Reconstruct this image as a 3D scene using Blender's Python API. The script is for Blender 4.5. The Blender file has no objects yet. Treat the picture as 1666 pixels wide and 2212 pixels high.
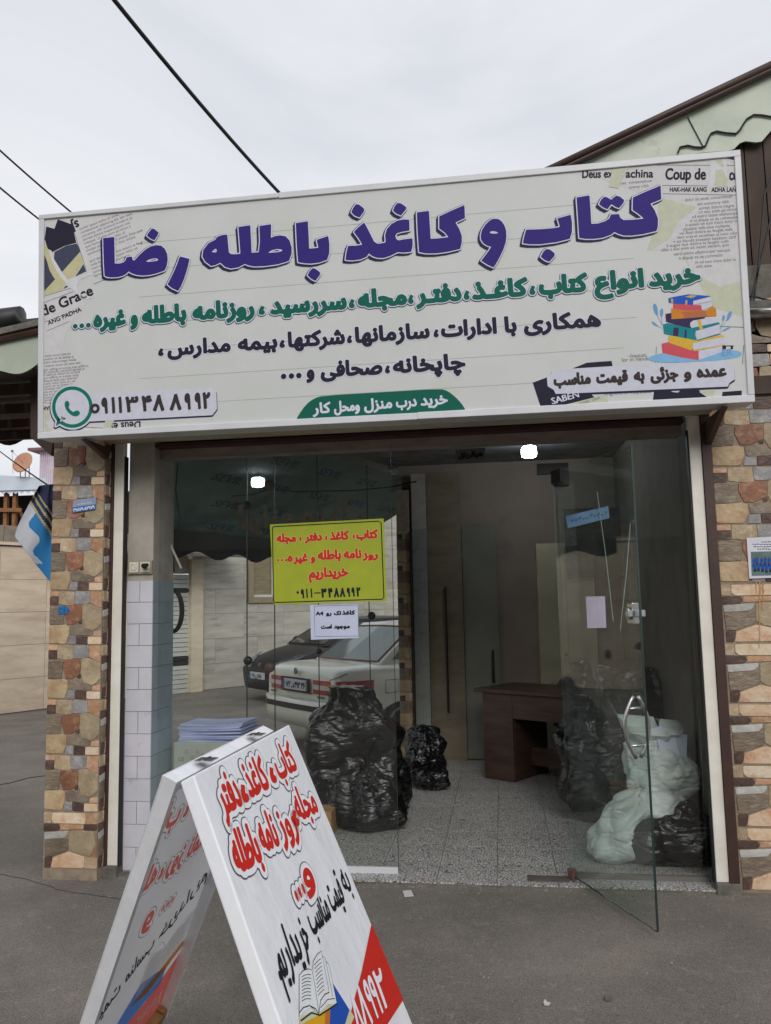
import bpy, bmesh, math, random
import numpy as np
from mathutils import Vector, Matrix, noise
random.seed(7)
SC = bpy.context.scene
COL = SC.collection
R = math.radians

# ------------------------------------------------------------------ camera
CAMP = np.array([2.291, -4.5733, 1.5])
YAW, PITCH, ROLL, FOC = .1396, .1135, -.0193, 1740.45   # focal length in units of a 1666 x 2212 picture
_f = np.array([-math.sin(YAW)*math.cos(PITCH), math.cos(YAW)*math.cos(PITCH), math.sin(PITCH)])
_r0 = np.array([math.cos(YAW), math.sin(YAW), 0.]); _u0 = np.cross(_r0, _f)
_r = math.cos(ROLL)*_r0 + math.sin(ROLL)*_u0
_u = -math.sin(ROLL)*_r0 + math.cos(ROLL)*_u0
cam = bpy.data.cameras.new('camera'); cam_o = bpy.data.objects.new('camera', cam); COL.objects.link(cam_o)
cam.sensor_fit = 'VERTICAL'; cam.sensor_height = 24; cam.lens = FOC/2212*24; cam.clip_end = 500; cam.clip_start = .05
cam_o.matrix_world = Matrix(((_r[0], _u[0], -_f[0], CAMP[0]), (_r[1], _u[1], -_f[1], CAMP[1]), (_r[2], _u[2], -_f[2], CAMP[2]), (0, 0, 0, 1)))
SC.camera = cam_o

# ------------------------------------------------------------------ sky and sun: bright overcast afternoon
SUN_EL, SUN_AZ = R(32), R(166)       # azimuth clockwise from +Y: behind the photographer
w = bpy.data.worlds.new('World'); SC.world = w; w.use_nodes = True
nt = w.node_tree; nt.nodes.clear()
def N(nt, t, **k):
    n = nt.nodes.new(t)
    for a, b in k.items(): setattr(n, a, b)
    return n
out = N(nt, 'ShaderNodeOutputWorld'); bg = N(nt, 'ShaderNodeBackground')
sky = N(nt, 'ShaderNodeTexSky', sky_type='NISHITA', sun_disc=False, sun_elevation=SUN_EL, sun_rotation=SUN_AZ)
sky.air_density = 1.2; sky.dust_density = 3.0
tc = N(nt, 'ShaderNodeTexCoord'); mp = N(nt, 'ShaderNodeMapping'); mp.inputs['Scale'].default_value = (1, 1, 2.4)
mp.inputs['Rotation'].default_value = (.3, .2, .9)
n1 = N(nt, 'ShaderNodeTexNoise'); n1.inputs['Scale'].default_value = 1.7; n1.inputs['Detail'].default_value = 6; n1.inputs['Roughness'].default_value = .5
n1.inputs['Distortion'].default_value = .7
cr = N(nt, 'ShaderNodeValToRGB')
cr.color_ramp.elements[0].position = .28; cr.color_ramp.elements[0].color = (6.0, 6.25, 6.9, 1)
cr.color_ramp.elements[1].position = .72; cr.color_ramp.elements[1].color = (8.9, 8.95, 9.1, 1)
mx = N(nt, 'ShaderNodeMix', data_type='RGBA'); mx.inputs['Factor'].default_value = .93
L = nt.links.new
L(tc.outputs['Generated'], mp.inputs['Vector']); L(mp.outputs['Vector'], n1.inputs['Vector']); L(n1.outputs['Fac'], cr.inputs['Fac'])
L(sky.outputs['Color'], mx.inputs['A']); L(cr.outputs['Color'], mx.inputs['B'])
L(mx.outputs['Result'], bg.inputs['Color']); bg.inputs['Strength'].default_value = .1; L(bg.outputs[0], out.inputs['Surface'])
sun = bpy.data.lights.new('sun', 'SUN'); sun.energy = 1.35; sun.angle = R(30); sun.color = (1, .97, .93)
so = bpy.data.objects.new('sun', sun); COL.objects.link(so)
_sd = Vector((math.sin(SUN_AZ)*math.cos(SUN_EL), math.cos(SUN_AZ)*math.cos(SUN_EL), math.sin(SUN_EL)))
so.rotation_euler = _sd.to_track_quat('Z', 'Y').to_euler(); so.location = (0, -8, 12)
SC.view_settings.view_transform = 'Standard'; SC.view_settings.look = 'None'; SC.view_settings.exposure = .15; SC.view_settings.gamma = 1
SC.view_settings.use_curve_mapping = False
SC.cycles.use_denoising = True
SC.cycles.max_bounces = 10; SC.cycles.transparent_max_bounces = 24; SC.cycles.sample_clamp_indirect = 6
SC.cycles.caustics_reflective = False; SC.cycles.caustics_refractive = False

# ------------------------------------------------------------------ rays through picture points, to place things on real planes
def ray(px, py): return _f + _r*(px-833)/FOC - _u*(py-1106)/FOC
def ay(px, py, y): d = ray(px, py); return Vector(CAMP + d*((y-CAMP[1])/d[1]))
def az(px, py, z): d = ray(px, py); return Vector(CAMP + d*((z-CAMP[2])/d[2]))
def ax(px, py, x): d = ray(px, py); return Vector(CAMP + d*((x-CAMP[0])/d[0]))
class Plane:
    def __init__(s, O, U, V):
        s.O = np.array(O, float); s.U = np.array(U, float); s.U /= np.linalg.norm(s.U)
        V = np.array(V, float); V = V - s.U*(V@s.U); s.V = V/np.linalg.norm(V); s.N = np.cross(s.U, s.V); s.W = s.V
        if s.N@(CAMP-s.O) < 0: s.N = -s.N
    def uv(s, px, py):
        d = ray(px, py); t = ((s.O-CAMP)@s.N)/(d@s.N); q = CAMP+d*t-s.O
        v = (q@s.W)/(s.V@s.W); return np.array([(q-s.V*v)@s.U, v])
    def shear(s, V): s.V = np.array(V, float)/np.linalg.norm(V); return s
    def P(s, u, v, h=0): return tuple(s.O+s.U*u+s.V*v+s.N*h)
def crop(x0, y0, w_, pts, W=1666):
    s = w_/W
    return [((x0+x*s)/1.36735, (y0+y*s)/1.36735) for x, y in pts]

# ------------------------------------------------------------------ materials
def lin(c):
    c = c/255
    return c/12.92 if c <= .04045 else ((c+.055)/1.055)**2.4
def rgb(*c): return (lin(c[0]), lin(c[1]), lin(c[2]), 1)
MATS = {}
def mat(name, c1, c2=None, rough=.7, scale=8, detail=6, bump=0, bscale=None, metal=0, rnd=0, stretch=(1, 1, 1), lo=.35, hi=.65,
        emit=None, estr=0, spec=.5, c3=None, s3=2, lo3=.55, hi3=.7, coat=0, alpha=1, bdist=.01, coords='Object'):
    if name in MATS: return MATS[name]
    m = bpy.data.materials.new(name); MATS[name] = m; m.use_nodes = True; nt = m.node_tree; L = nt.links.new
    b = nt.nodes['Principled BSDF']; b.inputs['Roughness'].default_value = rough; b.inputs['Metallic'].default_value = metal
    b.inputs['Specular IOR Level'].default_value = spec; b.inputs['Coat Weight'].default_value = coat
    b.inputs['Base Color'].default_value = c1
    m.diffuse_color = c1
    tc = N(nt, 'ShaderNodeTexCoord'); mp = N(nt, 'ShaderNodeMapping'); mp.inputs['Scale'].default_value = stretch
    L(tc.outputs[coords], mp.inputs['Vector'])
    vec = mp.outputs['Vector']
    if rnd:
        oi = N(nt, 'ShaderNodeObjectInfo'); va = N(nt, 'ShaderNodeVectorMath', operation='MULTIPLY_ADD')
        va.inputs[1].default_value = (1, 1, 1); cx = N(nt, 'ShaderNodeCombineXYZ'); ml = N(nt, 'ShaderNodeMath', operation='MULTIPLY'); ml.inputs[1].default_value = 37
        L(oi.outputs['Random'], ml.inputs[0]); L(ml.outputs[0], cx.inputs[0]); L(ml.outputs[0], cx.inputs[2]); L(vec, va.inputs[0]); L(cx.outputs[0], va.inputs[2]); vec = va.outputs[0]
    colout = None
    if c2 is not None:
        nz = N(nt, 'ShaderNodeTexNoise'); nz.inputs['Scale'].default_value = scale; nz.inputs['Detail'].default_value = detail; nz.inputs['Roughness'].default_value = .6
        mr = N(nt, 'ShaderNodeMapRange'); mr.inputs['From Min'].default_value = lo; mr.inputs['From Max'].default_value = hi
        mi = N(nt, 'ShaderNodeMix', data_type='RGBA'); mi.inputs['A'].default_value = c1; mi.inputs['B'].default_value = c2
        L(vec, nz.inputs['Vector']); L(nz.outputs['Fac'], mr.inputs['Value']); L(mr.outputs[0], mi.inputs['Factor']); colout = mi.outputs['Result']
    if c3 is not None:
        nz = N(nt, 'ShaderNodeTexNoise'); nz.inputs['Scale'].default_value = s3; nz.inputs['Detail'].default_value = 8; nz.inputs['Roughness'].default_value = .7
        mr = N(nt, 'ShaderNodeMapRange'); mr.inputs['From Min'].default_value = lo3; mr.inputs['From Max'].default_value = hi3
        mi = N(nt, 'ShaderNodeMix', data_type='RGBA'); mi.inputs['B'].default_value = c3
        if colout: L(colout, mi.inputs['A'])
        else: mi.inputs['A'].default_value = c1
        L(vec, nz.inputs['Vector']); L(nz.outputs['Fac'], mr.inputs['Value']); L(mr.outputs[0], mi.inputs['Factor']); colout = mi.outputs['Result']
    if rnd:
        hs = N(nt, 'ShaderNodeHueSaturation'); mr = N(nt, 'ShaderNodeMapRange'); mr.inputs['To Min'].default_value = 1-rnd; mr.inputs['To Max'].default_value = 1+rnd
        L(oi.outputs['Random'], mr.inputs['Value']); L(mr.outputs[0], hs.inputs['Value'])
        if colout: L(colout, hs.inputs['Color'])
        else: hs.inputs['Color'].default_value = c1
        colout = hs.outputs['Color']
    if colout: L(colout, b.inputs['Base Color'])
    if bump:
        nz = N(nt, 'ShaderNodeTexNoise'); nz.inputs['Scale'].default_value = bscale or scale*4; nz.inputs['Detail'].default_value = 6
        bp = N(nt, 'ShaderNodeBump'); bp.inputs['Strength'].default_value = bump; bp.inputs['Distance'].default_value = bdist
        L(vec, nz.inputs['Vector']); L(nz.outputs['Fac'], bp.inputs['Height']); L(bp.outputs[0], b.inputs['Normal'])
    if emit: b.inputs['Emission Color'].default_value = emit; b.inputs['Emission Strength'].default_value = estr
    return m
def glass(name, tint=(.972, .985, .98, 1), refl=1.0, smudge=.006):
    m = bpy.data.materials.new(name); MATS[name] = m; m.use_nodes = True; nt = m.node_tree; nt.nodes.clear(); L = nt.links.new
    o = N(nt, 'ShaderNodeOutputMaterial'); mi = N(nt, 'ShaderNodeMixShader'); tr = N(nt, 'ShaderNodeBsdfTransparent'); gl = N(nt, 'ShaderNodeBsdfGlossy')
    tr.inputs[0].default_value = tint; gl.inputs['Roughness'].default_value = .0; gl.inputs[0].default_value = (1, 1, 1, 1)
    lw = N(nt, 'ShaderNodeLayerWeight'); lw.inputs[0].default_value = .5
    p = N(nt, 'ShaderNodeMath', operation='POWER'); p.inputs[1].default_value = 5
    ma = N(nt, 'ShaderNodeMath', operation='MULTIPLY_ADD'); ma.inputs[1].default_value = .9*refl; ma.inputs[2].default_value = .035*refl
    L(lw.outputs['Facing'], p.inputs[0]); L(p.outputs[0], ma.inputs[0]); L(ma.outputs[0], mi.inputs[0]); L(tr.outputs[0], mi.inputs[1]); L(gl.outputs[0], mi.inputs[2])
    # a thin film of dust
    df = N(nt, 'ShaderNodeBsdfDiffuse'); df.inputs[0].default_value = (.35, .37, .36, 1); m2 = N(nt, 'ShaderNodeMixShader')
    tc = N(nt, 'ShaderNodeTexCoord'); nz = N(nt, 'ShaderNodeTexNoise'); nz.inputs['Scale'].default_value = 2.2; nz.inputs['Detail'].default_value = 7
    mr = N(nt, 'ShaderNodeMapRange'); mr.inputs['From Min'].default_value = .35; mr.inputs['From Max'].default_value = .75; mr.inputs['To Max'].default_value = smudge*2
    L(tc.outputs['Object'], nz.inputs['Vector']); L(nz.outputs['Fac'], mr.inputs['Value']); L(mr.outputs[0], m2.inputs[0])
    L(mi.outputs[0], m2.inputs[1]); L(df.outputs[0], m2.inputs[2]); L(m2.outputs[0], o.inputs[0])
    return m
G1 = glass('pane_glass'); G2 = glass('door_glass', (.89, .925, .91, 1), 1.25, .028)
def _st(n, a, b, c, rnd=.14, sc=7, **k): return mat(n, rgb(*a), rgb(*b), .55, sc, rnd=rnd, bump=.5, bscale=38, c3=rgb(*c), s3=sc*2.3, lo3=.5, hi3=.72, lo=.3, hi=.7, **k)
STONE = {
 'tan': _st('stone_tan', (188, 168, 138), (152, 128, 100), (206, 194, 168)), 'tan2': _st('stone_sand', (192, 172, 138), (162, 134, 100), (160, 120, 88)),
 'peach': _st('stone_peach', (204, 170, 140), (180, 134, 104), (220, 196, 170)), 'orange': _st('stone_orange', (194, 158, 126), (168, 120, 86), (214, 190, 162)),
 'cream': _st('stone_cream', (226, 212, 190), (208, 176, 140), (190, 142, 102), .08, 5), 'cream2': _st('stone_rose_cream', (220, 202, 176), (202, 162, 128), (186, 128, 92), .08, 4.5),
 'white': _st('stone_pale', (194, 192, 188), (162, 158, 154), (210, 208, 202)), 'gray': _st('stone_grey', (154, 152, 150), (120, 118, 120), (188, 184, 180)),
 'rust': _st('stone_rust', (152, 106, 80), (122, 78, 58), (182, 146, 118)), 'dark': _st('stone_dark', (90, 68, 60), (64, 48, 46), (116, 90, 78)),
 'olive': _st('stone_olive', (174, 158, 130), (142, 124, 98), (190, 170, 138)), 'olivebrown': _st('stone_umber', (134, 120, 102), (102, 88, 76), (156, 144, 126), stretch=(1, 1, 2.2)),
 'graybrown': _st('stone_taupe', (138, 124, 108), (108, 96, 84), (158, 144, 126)),
}
M_mortar = mat('mortar', rgb(158, 142, 122), rgb(130, 116, 100), .9, 20)
M_rail = mat('white_rail', rgb(238, 234, 224), rgb(222, 216, 204), .45, 6, bump=.05, c3=rgb(190, 180, 150), s3=3, lo3=.62, hi3=.8)
M_brown = mat('brown_steel', rgb(70, 46, 40), rgb(58, 38, 34), .5, 10, bump=.1)
M_black = mat('black_rubber', rgb(24, 24, 26), rough=.6)
M_conc = mat('rough_concrete', rgb(120, 116, 108), rgb(92, 88, 82), .9, 14, bump=.5, bscale=60)
M_white = mat('sign_frame_white', rgb(214, 216, 220), rgb(204, 206, 210), .4, 5)
M_lintel = mat('lintel_marble', rgb(168, 152, 146), rgb(144, 130, 124), .6, 5, c3=rgb(80, 70, 64), s3=3, lo3=.6, hi3=.75, stretch=(1, 1, 3))

# ------------------------------------------------------------------ object helpers
LOCALP = set()
def link(o, parent=None, kind=None, label=None, cat=None, group=None):
    COL.objects.link(o)
    if parent is not None:
        o.parent = parent; o.matrix_parent_inverse = Matrix() if parent.name in LOCALP else Matrix.Translation(-parent.location)
    if kind: o['kind'] = kind
    if label: o['label'] = label
    if cat: o['category'] = cat
    if group: o['group'] = group
    return o
def thing(name, label, cat, loc=(0, 0, 0), group=None):
    o = bpy.data.objects.new(name, None); o.location = loc; o.empty_display_size = .1
    return link(o, None, None, label, cat, group)
class MB:
    def __init__(s): s.v = []; s.f = []
    def add(s, vs, fs):
        n = len(s.v); s.v += [tuple(v) for v in vs]; s.f += [tuple(i+n for i in f) for f in fs]; return s
    def box(s, a, b):
        x0, y0, z0 = a; x1, y1, z1 = b
        return s.add([(x0, y0, z0), (x1, y0, z0), (x1, y1, z0), (x0, y1, z0), (x0, y0, z1), (x1, y0, z1), (x1, y1, z1), (x0, y1, z1)],
                     [(0, 3, 2, 1), (4, 5, 6, 7), (0, 1, 5, 4), (1, 2, 6, 5), (2, 3, 7, 6), (3, 0, 4, 7)])
    def obox(s, O, X, Y, Z):
        O, X, Y, Z = map(Vector, (O, X, Y, Z))
        vs = [O, O+X, O+X+Y, O+Y, O+Z, O+X+Z, O+X+Y+Z, O+Y+Z]
        return s.add(vs, [(0, 3, 2, 1), (4, 5, 6, 7), (0, 1, 5, 4), (1, 2, 6, 5), (2, 3, 7, 6), (3, 0, 4, 7)])
    def beam(s, a, b, w_, h):
        a, b = Vector(a), Vector(b); d = (b-a).normalized(); up = Vector((0, 0, 1)) if abs(d.z) < .95 else Vector((0, 1, 0))
        x = d.cross(up).normalized(); y = x.cross(d).normalized()
        return s.obox(a-x*w_/2-y*h/2, x*w_, b-a, y*h)
    def tube(s, pts, r, n=8, cap=True):
        pts = [Vector(p) for p in pts]; rings = []
        rr = r if isinstance(r, (list, tuple)) else [r]*len(pts)
        base = len(s.v); vs = []; up = None
        for i, p in enumerate(pts):
            d = (pts[min(i+1, len(pts)-1)]-pts[max(i-1, 0)]).normalized()
            if up is None: up = Vector((0, 0, 1)) if abs(d.z) < .9 else Vector((1, 0, 0))
            x = d.cross(up).normalized(); y = x.cross(d).normalized(); up = y
            for k in range(n):
                a = 2*math.pi*k/n; vs.append(p+(x*math.cos(a)+y*math.sin(a))*rr[i])
        fs = []
        for i in range(len(pts)-1):
            for k in range(n): fs.append((i*n+k, i*n+(k+1) % n, (i+1)*n+(k+1) % n, (i+1)*n+k))
        if cap: fs.append(tuple(range(n))[::-1]); fs.append(tuple((len(pts)-1)*n+k for k in range(n)))
        return s.add(vs, fs)
    def prism(s, pts, dv):
        dv = Vector(dv); n = len(pts); vs = [Vector(p) for p in pts]; vs += [v+dv for v in vs]
        return s.add(vs, [tuple(range(n))[::-1], tuple(range(n, 2*n))]+[(i, (i+1) % n, n+(i+1) % n, n+i) for i in range(n)])
    def lathe(s, c, prof, n=24, axis='z'):
        vs = []; fs = []
        for i, (r_, h) in enumerate(prof):
            for k in range(n):
                a = 2*math.pi*k/n; p = (r_*math.cos(a), r_*math.sin(a), h)
                if axis == 'y': p = (p[0], p[2], p[1])
                if axis == 'x': p = (p[2], p[0], p[1])
                vs.append((c[0]+p[0], c[1]+p[1], c[2]+p[2]))
        for i in range(len(prof)-1):
            for k in range(n): fs.append((i*n+k, i*n+(k+1) % n, (i+1)*n+(k+1) % n, (i+1)*n+k))
        fs.append(tuple(range(n))); fs.append(tuple((len(prof)-1)*n+k for k in range(n)))
        return s.add(vs, fs)
    def mesh(s, name, m):
        me = bpy.data.meshes.new(name); me.from_pydata(s.v, [], s.f); me.update()
        if m: me.materials.append(m)
        return me
    def build(s, name, m, parent=None, smooth=False, bevel=0, sub=0, **k):
        me = s.mesh(name, m)
        b = bmesh.new(); b.from_mesh(me); bmesh.ops.recalc_face_normals(b, faces=b.faces); b.to_mesh(me); b.free()
        o = link(bpy.data.objects.new(name, me), parent, **k)
        if smooth: me.polygons.foreach_set('use_smooth', [True]*len(me.polygons))
        if bevel:
            md = o.modifiers.new('bevel', 'BEVEL'); md.width = bevel; md.segments = 2; md.limit_method = 'ANGLE'; md.angle_limit = R(40)
        if sub:
            md = o.modifiers.new('sub', 'SUBSURF'); md.levels = sub; md.render_levels = sub
        return o
def Box(name, a, b, m, parent=None, **k): return MB().box(a, b).build(name, m, parent, **k)

# ------------------------------------------------------------------ lettering: outlines -> distance field -> clean flat shapes
FORMS = {}
def _fr(ch, code, n=4, codes=None): FORMS[ch] = codes or [code+i for i in range(n)]
for ch, code, n in (('\u0627', 0xFE8D, 2), ('\u0628', 0xFE8F, 4), ('\u067E', 0xFB56, 4), ('\u062A', 0xFE95, 4), ('\u062C', 0xFE9D, 4), ('\u0686', 0xFB7A, 4),
                    ('\u062D', 0xFEA1, 4), ('\u062E', 0xFEA5, 4), ('\u062F', 0xFEA9, 2), ('\u0630', 0xFEAB, 2), ('\u0631', 0xFEAD, 2), ('\u0632', 0xFEAF, 2),
                    ('\u0633', 0xFEB1, 4), ('\u0634', 0xFEB5, 4), ('\u0635', 0xFEB9, 4), ('\u0636', 0xFEBD, 4), ('\u0637', 0xFEC1, 4), ('\u0639', 0xFEC9, 4),
                    ('\u063A', 0xFECD, 4), ('\u0641', 0xFED1, 4), ('\u0642', 0xFED5, 4), ('\u06A9', 0xFB8E, 4), ('\u06AF', 0xFB92, 4), ('\u0644', 0xFEDD, 4),
                    ('\u0645', 0xFEE1, 4), ('\u0646', 0xFEE5, 4), ('\u0648', 0xFEED, 2), ('\u0647', 0xFEE9, 4), ('\u06CC', 0xFBFC, 4), ('\u0626', 0xFE89, 4)):
    _fr(ch, code, n)
def shape(s):
    if any(c in '\u06f0\u06f1\u06f2\u06f3\u06f4\u06f5\u06f6\u06f7\u06f8\u06f9' or c.isascii() and c.isalnum() for c in s): return s
    o = []
    for i, c in enumerate(s):
        if c not in FORMS: o.append(c); continue
        F = FORMS[c]
        pv = s[i-1] if i else ''; nx = s[i+1] if i+1 < len(s) else ''
        jp = (pv in FORMS and len(FORMS[pv]) == 4) or pv == '\u0640'
        jn = len(F) == 4 and (nx in FORMS or nx == '\u0640')
        o.append(chr(F[(3 if jp else 2) if jn else (1 if jp else 0)]))
    return ''.join(o[::-1])
TS = bpy.data.scenes.new('lettering_scratch')
_oc = {}
def outlines(txt):
    if txt in _oc: return _oc[txt]
    c = bpy.data.curves.new('t', 'FONT'); c.body = txt; c.size = 1
    o = bpy.data.objects.new('t', c); TS.collection.objects.link(o)
    vl = TS.view_layers[0]; vl.update(); dg = vl.depsgraph
    cu = o.evaluated_get(dg).to_curve(dg)
    res = []
    for sp in cu.splines:
        pts = []
        if sp.type == 'BEZIER':
            bp = sp.bezier_points; n = len(bp)
            for i in range(n):
                a, b = bp[i], bp[(i+1) % n]
                p0, p1, p2, p3 = (np.array(v[:2]) for v in (a.co, a.handle_right, b.handle_left, b.co))
                st = 1 if np.linalg.norm(np.cross(p3-p0, p1-p0))+np.linalg.norm(np.cross(p3-p0, p2-p0)) < 1e-6 else 4
                for k in range(st):
                    t = k/st; pts.append((1-t)**3*p0+3*t*(1-t)**2*p1+3*t*t*(1-t)*p2+t**3*p3)
        else: pts = [np.array(p.co[:2]) for p in sp.points]
        if len(pts) > 2: res.append(np.array(pts))
    o.evaluated_get(dg).to_curve_clear(); bpy.data.objects.remove(o)
    _oc[txt] = res
    return res
def field(cons, cell, pad, evenodd=False):
    A = np.concatenate(cons); B = np.concatenate([np.roll(c, -1, 0) for c in cons])
    lo = A.min(0)-pad; hi = A.max(0)+pad
    nx = int((hi[0]-lo[0])/cell)+2; ny = int((hi[1]-lo[1])/cell)+2
    X = lo[0]+np.arange(nx)*cell; D = np.zeros((ny, nx))
    AB = B-A; LL = (AB**2).sum(1)+1e-18
    for j in range(ny):
        y = lo[1]+j*cell
        t = ((X[:, None]-A[None, :, 0])*AB[:, 0]+(y-A[:, 1])*AB[:, 1])/LL
        t = np.clip(t, 0, 1)
        d2 = (X[:, None]-A[:, 0]-t*AB[:, 0])**2+(y-A[:, 1]-t*AB[:, 1])**2
        d = np.sqrt(d2.min(1))
        up = (A[:, 1] <= y) & (B[:, 1] > y); dn = (B[:, 1] <= y) & (A[:, 1] > y); m = up | dn
        if m.any():
            xc = A[m, 0]+(y-A[m, 1])*AB[m, 0]/AB[m, 1]; sg = np.where(up[m], 1, -1)
            W = ((xc[None, :] > X[:, None])*sg).sum(1)
            if evenodd: W = (xc[None, :] > X[:, None]).sum(1) % 2
            d = np.where(W != 0, -d, d)
        D[j] = d
    return D, lo
def fill(D, lo, cell, iso, T):
    I = D < iso; full = I[:-1, :-1] & I[1:, :-1] & I[:-1, 1:] & I[1:, 1:]; anyc = I[:-1, :-1] | I[1:, :-1] | I[:-1, 1:] | I[1:, 1:]
    vs = []; fs = []
    for j in range(full.shape[0]):
        row = full[j]; i = 0; n = len(row)
        idx = np.flatnonzero(np.diff(np.concatenate([[0], row.astype(np.int8), [0]])))
        for a, b in zip(idx[::2], idx[1::2]):
            k = len(vs); vs += [(a, j), (b, j), (b, j+1), (a, j+1)]; fs.append((k, k+1, k+2, k+3))
        for i in np.flatnonzero(anyc[j] & ~row):
            q = [(i, j), (i+1, j), (i+1, j+1), (i, j+1)]; val = [iso-D[y, x] for x, y in q]; pl = []
            for a in range(4):
                b = (a+1) % 4
                if val[a] > 0: pl.append(q[a])
                if (val[a] > 0) != (val[b] > 0):
                    t = val[a]/(val[a]-val[b]); pl.append((q[a][0]+(q[b][0]-q[a][0])*t, q[a][1]+(q[b][1]-q[a][1])*t))
            if len(pl) > 2: k = len(vs); vs += pl; fs.append(tuple(range(k, k+len(pl))))
    return [T(lo[0]+x*cell, lo[1]+y*cell) for x, y in vs], fs
class Print:
    """collects flat print on one plane, one mesh per colour"""
    def __init__(s, plane, parent): s.p = plane; s.parent = parent; s.b = {}
    def get(s, key): return s.b.setdefault(key, MB())
    def sdf(s, cons, cell, layers, evenodd=False):
        pad = max(l[0] for l in layers)+cell*2
        D, lo = field(cons, cell, max(pad, cell*2), evenodd)
        for l in layers:
            ex, m, h = l[:3]; du, dv = l[3:5] if len(l) > 3 else (0, 0)
            F, iso = (np.abs(D-ex)-.0014, 0) if len(l) > 5 and l[5].endswith('_line') else (D, ex)
            vs, fs = fill(F, lo, cell, iso, lambda x, y: s.p.P(x+du, y+dv, h))
            s.get((l[5] if len(l) > 5 else 'lettering', m)).add(vs, fs)
    def text(s, word, pL, pR, hm, emb, layers, mirror=False, cell=None, uv=False):
        a = s.p.uv(*pL) if not uv else np.array(pL, float); b = s.p.uv(*pR) if not uv else np.array(pR, float)
        cons = outlines(shape(word)); al = .714
        allp = np.concatenate(cons); x0, x1 = allp[:, 0].min(), allp[:, 0].max()
        ln = np.linalg.norm(b-a); e = (b-a)/ln; p = np.array([-e[1], e[0]]); sx = (ln-2*emb)/(x1-x0); sy = hm/al*(1.55 if word == '\u060c' else 1)
        if p[1] < 0 and not uv: pass
        cc = []
        for c in cons:
            X = (c[:, 0]-x0)*sx+emb
            if mirror: X = ln-X
            cc.append(a+X[:, None]*e+(c[:, 1]*sy)[:, None]*p)
        ly = [((l[0]+emb,)+tuple(l[1:])) for l in layers]
        s.sdf(cc, cell or hm/26, ly)
    def latin(s, txt, pL, hm, m, h=.0012, rot=0, ang=None, uv=False, sx=1., pR=None):
        a = np.array(pL, float) if uv else s.p.uv(*pL)
        c, sn = math.cos(rot), math.sin(rot)
        cu = bpy.data.curves.new('t', 'FONT'); cu.body = txt; cu.size = 1; cu.resolution_u = 2
        o = bpy.data.objects.new('t', cu); TS.collection.objects.link(o); vl = TS.view_layers[0]; vl.update()
        me = bpy.data.meshes.new_from_object(o.evaluated_get(vl.depsgraph)); k = hm/.7
        if pR is not None: sx = np.linalg.norm(s.p.uv(*pR)-a)/(k*max(v.co.x for v in me.vertices))
        vs = [s.p.P(a[0]+(v.co.x*c*sx-v.co.y*sn)*k, a[1]+(v.co.x*sn*sx+v.co.y*c)*k, h) for v in me.vertices]
        s.get(('small_print', m)).add(vs, [tuple(q.vertices) for q in me.polygons])
        bpy.data.objects.remove(o); bpy.data.meshes.remove(me)
    def poly(s, pts, m, h=.0006, name='printed_shape', uv=False, close=True):
        q = [p if uv else s.p.uv(*p) for p in pts]
        s.get((name, m)).add([s.p.P(x, y, h) for x, y in q], [tuple(range(len(q)))])
    def line(s, pts, wd, m, h=.001, name='printed_line', uv=False):
        q = [np.array(p, float) if uv else s.p.uv(*p) for p in pts]; vs = []; fs = []
        for i, p in enumerate(q):
            d = q[min(i+1, len(q)-1)]-q[max(i-1, 0)]; d = d/np.linalg.norm(d); n_ = np.array([-d[1], d[0]])*wd/2
            vs += [s.p.P(*(p+n_), h), s.p.P(*(p-n_), h)]
        for i in range(len(q)-1): fs.append((2*i, 2*i+1, 2*i+3, 2*i+2))
        s.get((name, m)).add(vs, fs)
    def build(s):
        for (nm, m), b in s.b.items():
            b.build(nm, m, s.parent)
def smooth_poly(pts, it=2):
    for _ in range(it):
        q = []
        for i in range(len(pts)):
            a, b = pts[i], pts[(i+1) % len(pts)]
            q += [(a[0]*.75+b[0]*.25, a[1]*.75+b[1]*.25), (a[0]*.25+b[0]*.75, a[1]*.25+b[1]*.75)]
        pts = q
    return pts
def flat(name, r, g, b, rough=.6, v=.96): return mat(name, rgb(r, g, b), rgb(r*v, g*v, b*v), rough, 30, spec=.18)
INK_navy = flat('ink_navy', 36, 40, 74); INK_purple = flat('ink_purple', 52, 38, 122); INK_green = flat('ink_green', 12, 98, 82)
INK_white = flat('ink_white', 214, 216, 232); INK_dark = flat('ink_dark', 38, 35, 54); INK_text = flat('ink_brown_black', 60, 52, 52)
INK_gray = flat('ink_grey', 112, 112, 120); INK_lightline = flat('ink_line', 168, 172, 170); INK_teal = flat('ink_teal', 4, 116, 96)

# ================================================================== SHOP SIGN
SX0, SX1, SZ0, SZ1, SY, TL = -.2656, 3.5785, 2.4628, 3.7618, -.42, .0566
sign = thing('shop_sign', 'long white signboard with purple title lettering above the shop entrance', 'sign', (1.65, -.3, 2.46))
SP = Plane((SX0, SY, SZ0), (1, 0, 0), (0, -TL, SZ1-SZ0))
SW = SX1-SX0; SH = math.hypot(TL, SZ1-SZ0)
M_panel = mat('sign_vinyl', rgb(204, 205, 206), rgb(198, 202, 199), .5, 3, spec=.3, bump=.03, bscale=6, c3=rgb(192, 197, 184), s3=2.2, lo3=.55, hi3=.8)
def sbox(u0, v0, u1, v1, h0, h1, name, m, **k):
    q = [SP.P(u, v, h0) for u, v in ((u0, v0), (u1, v0), (u1, v1), (u0, v1))]
    n = Vector(SP.N)*(h1-h0)
    return MB().prism(q, n).build(name, m, sign, **k)
sbox(.02, .02, SW-.02, SH-.02, -.14, -.006, 'sign_box', M_panel)
FW = .036
M_fr2 = mat('sign_frame_dirty', rgb(206, 208, 212), rgb(196, 197, 200), .4, 5)
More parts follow.
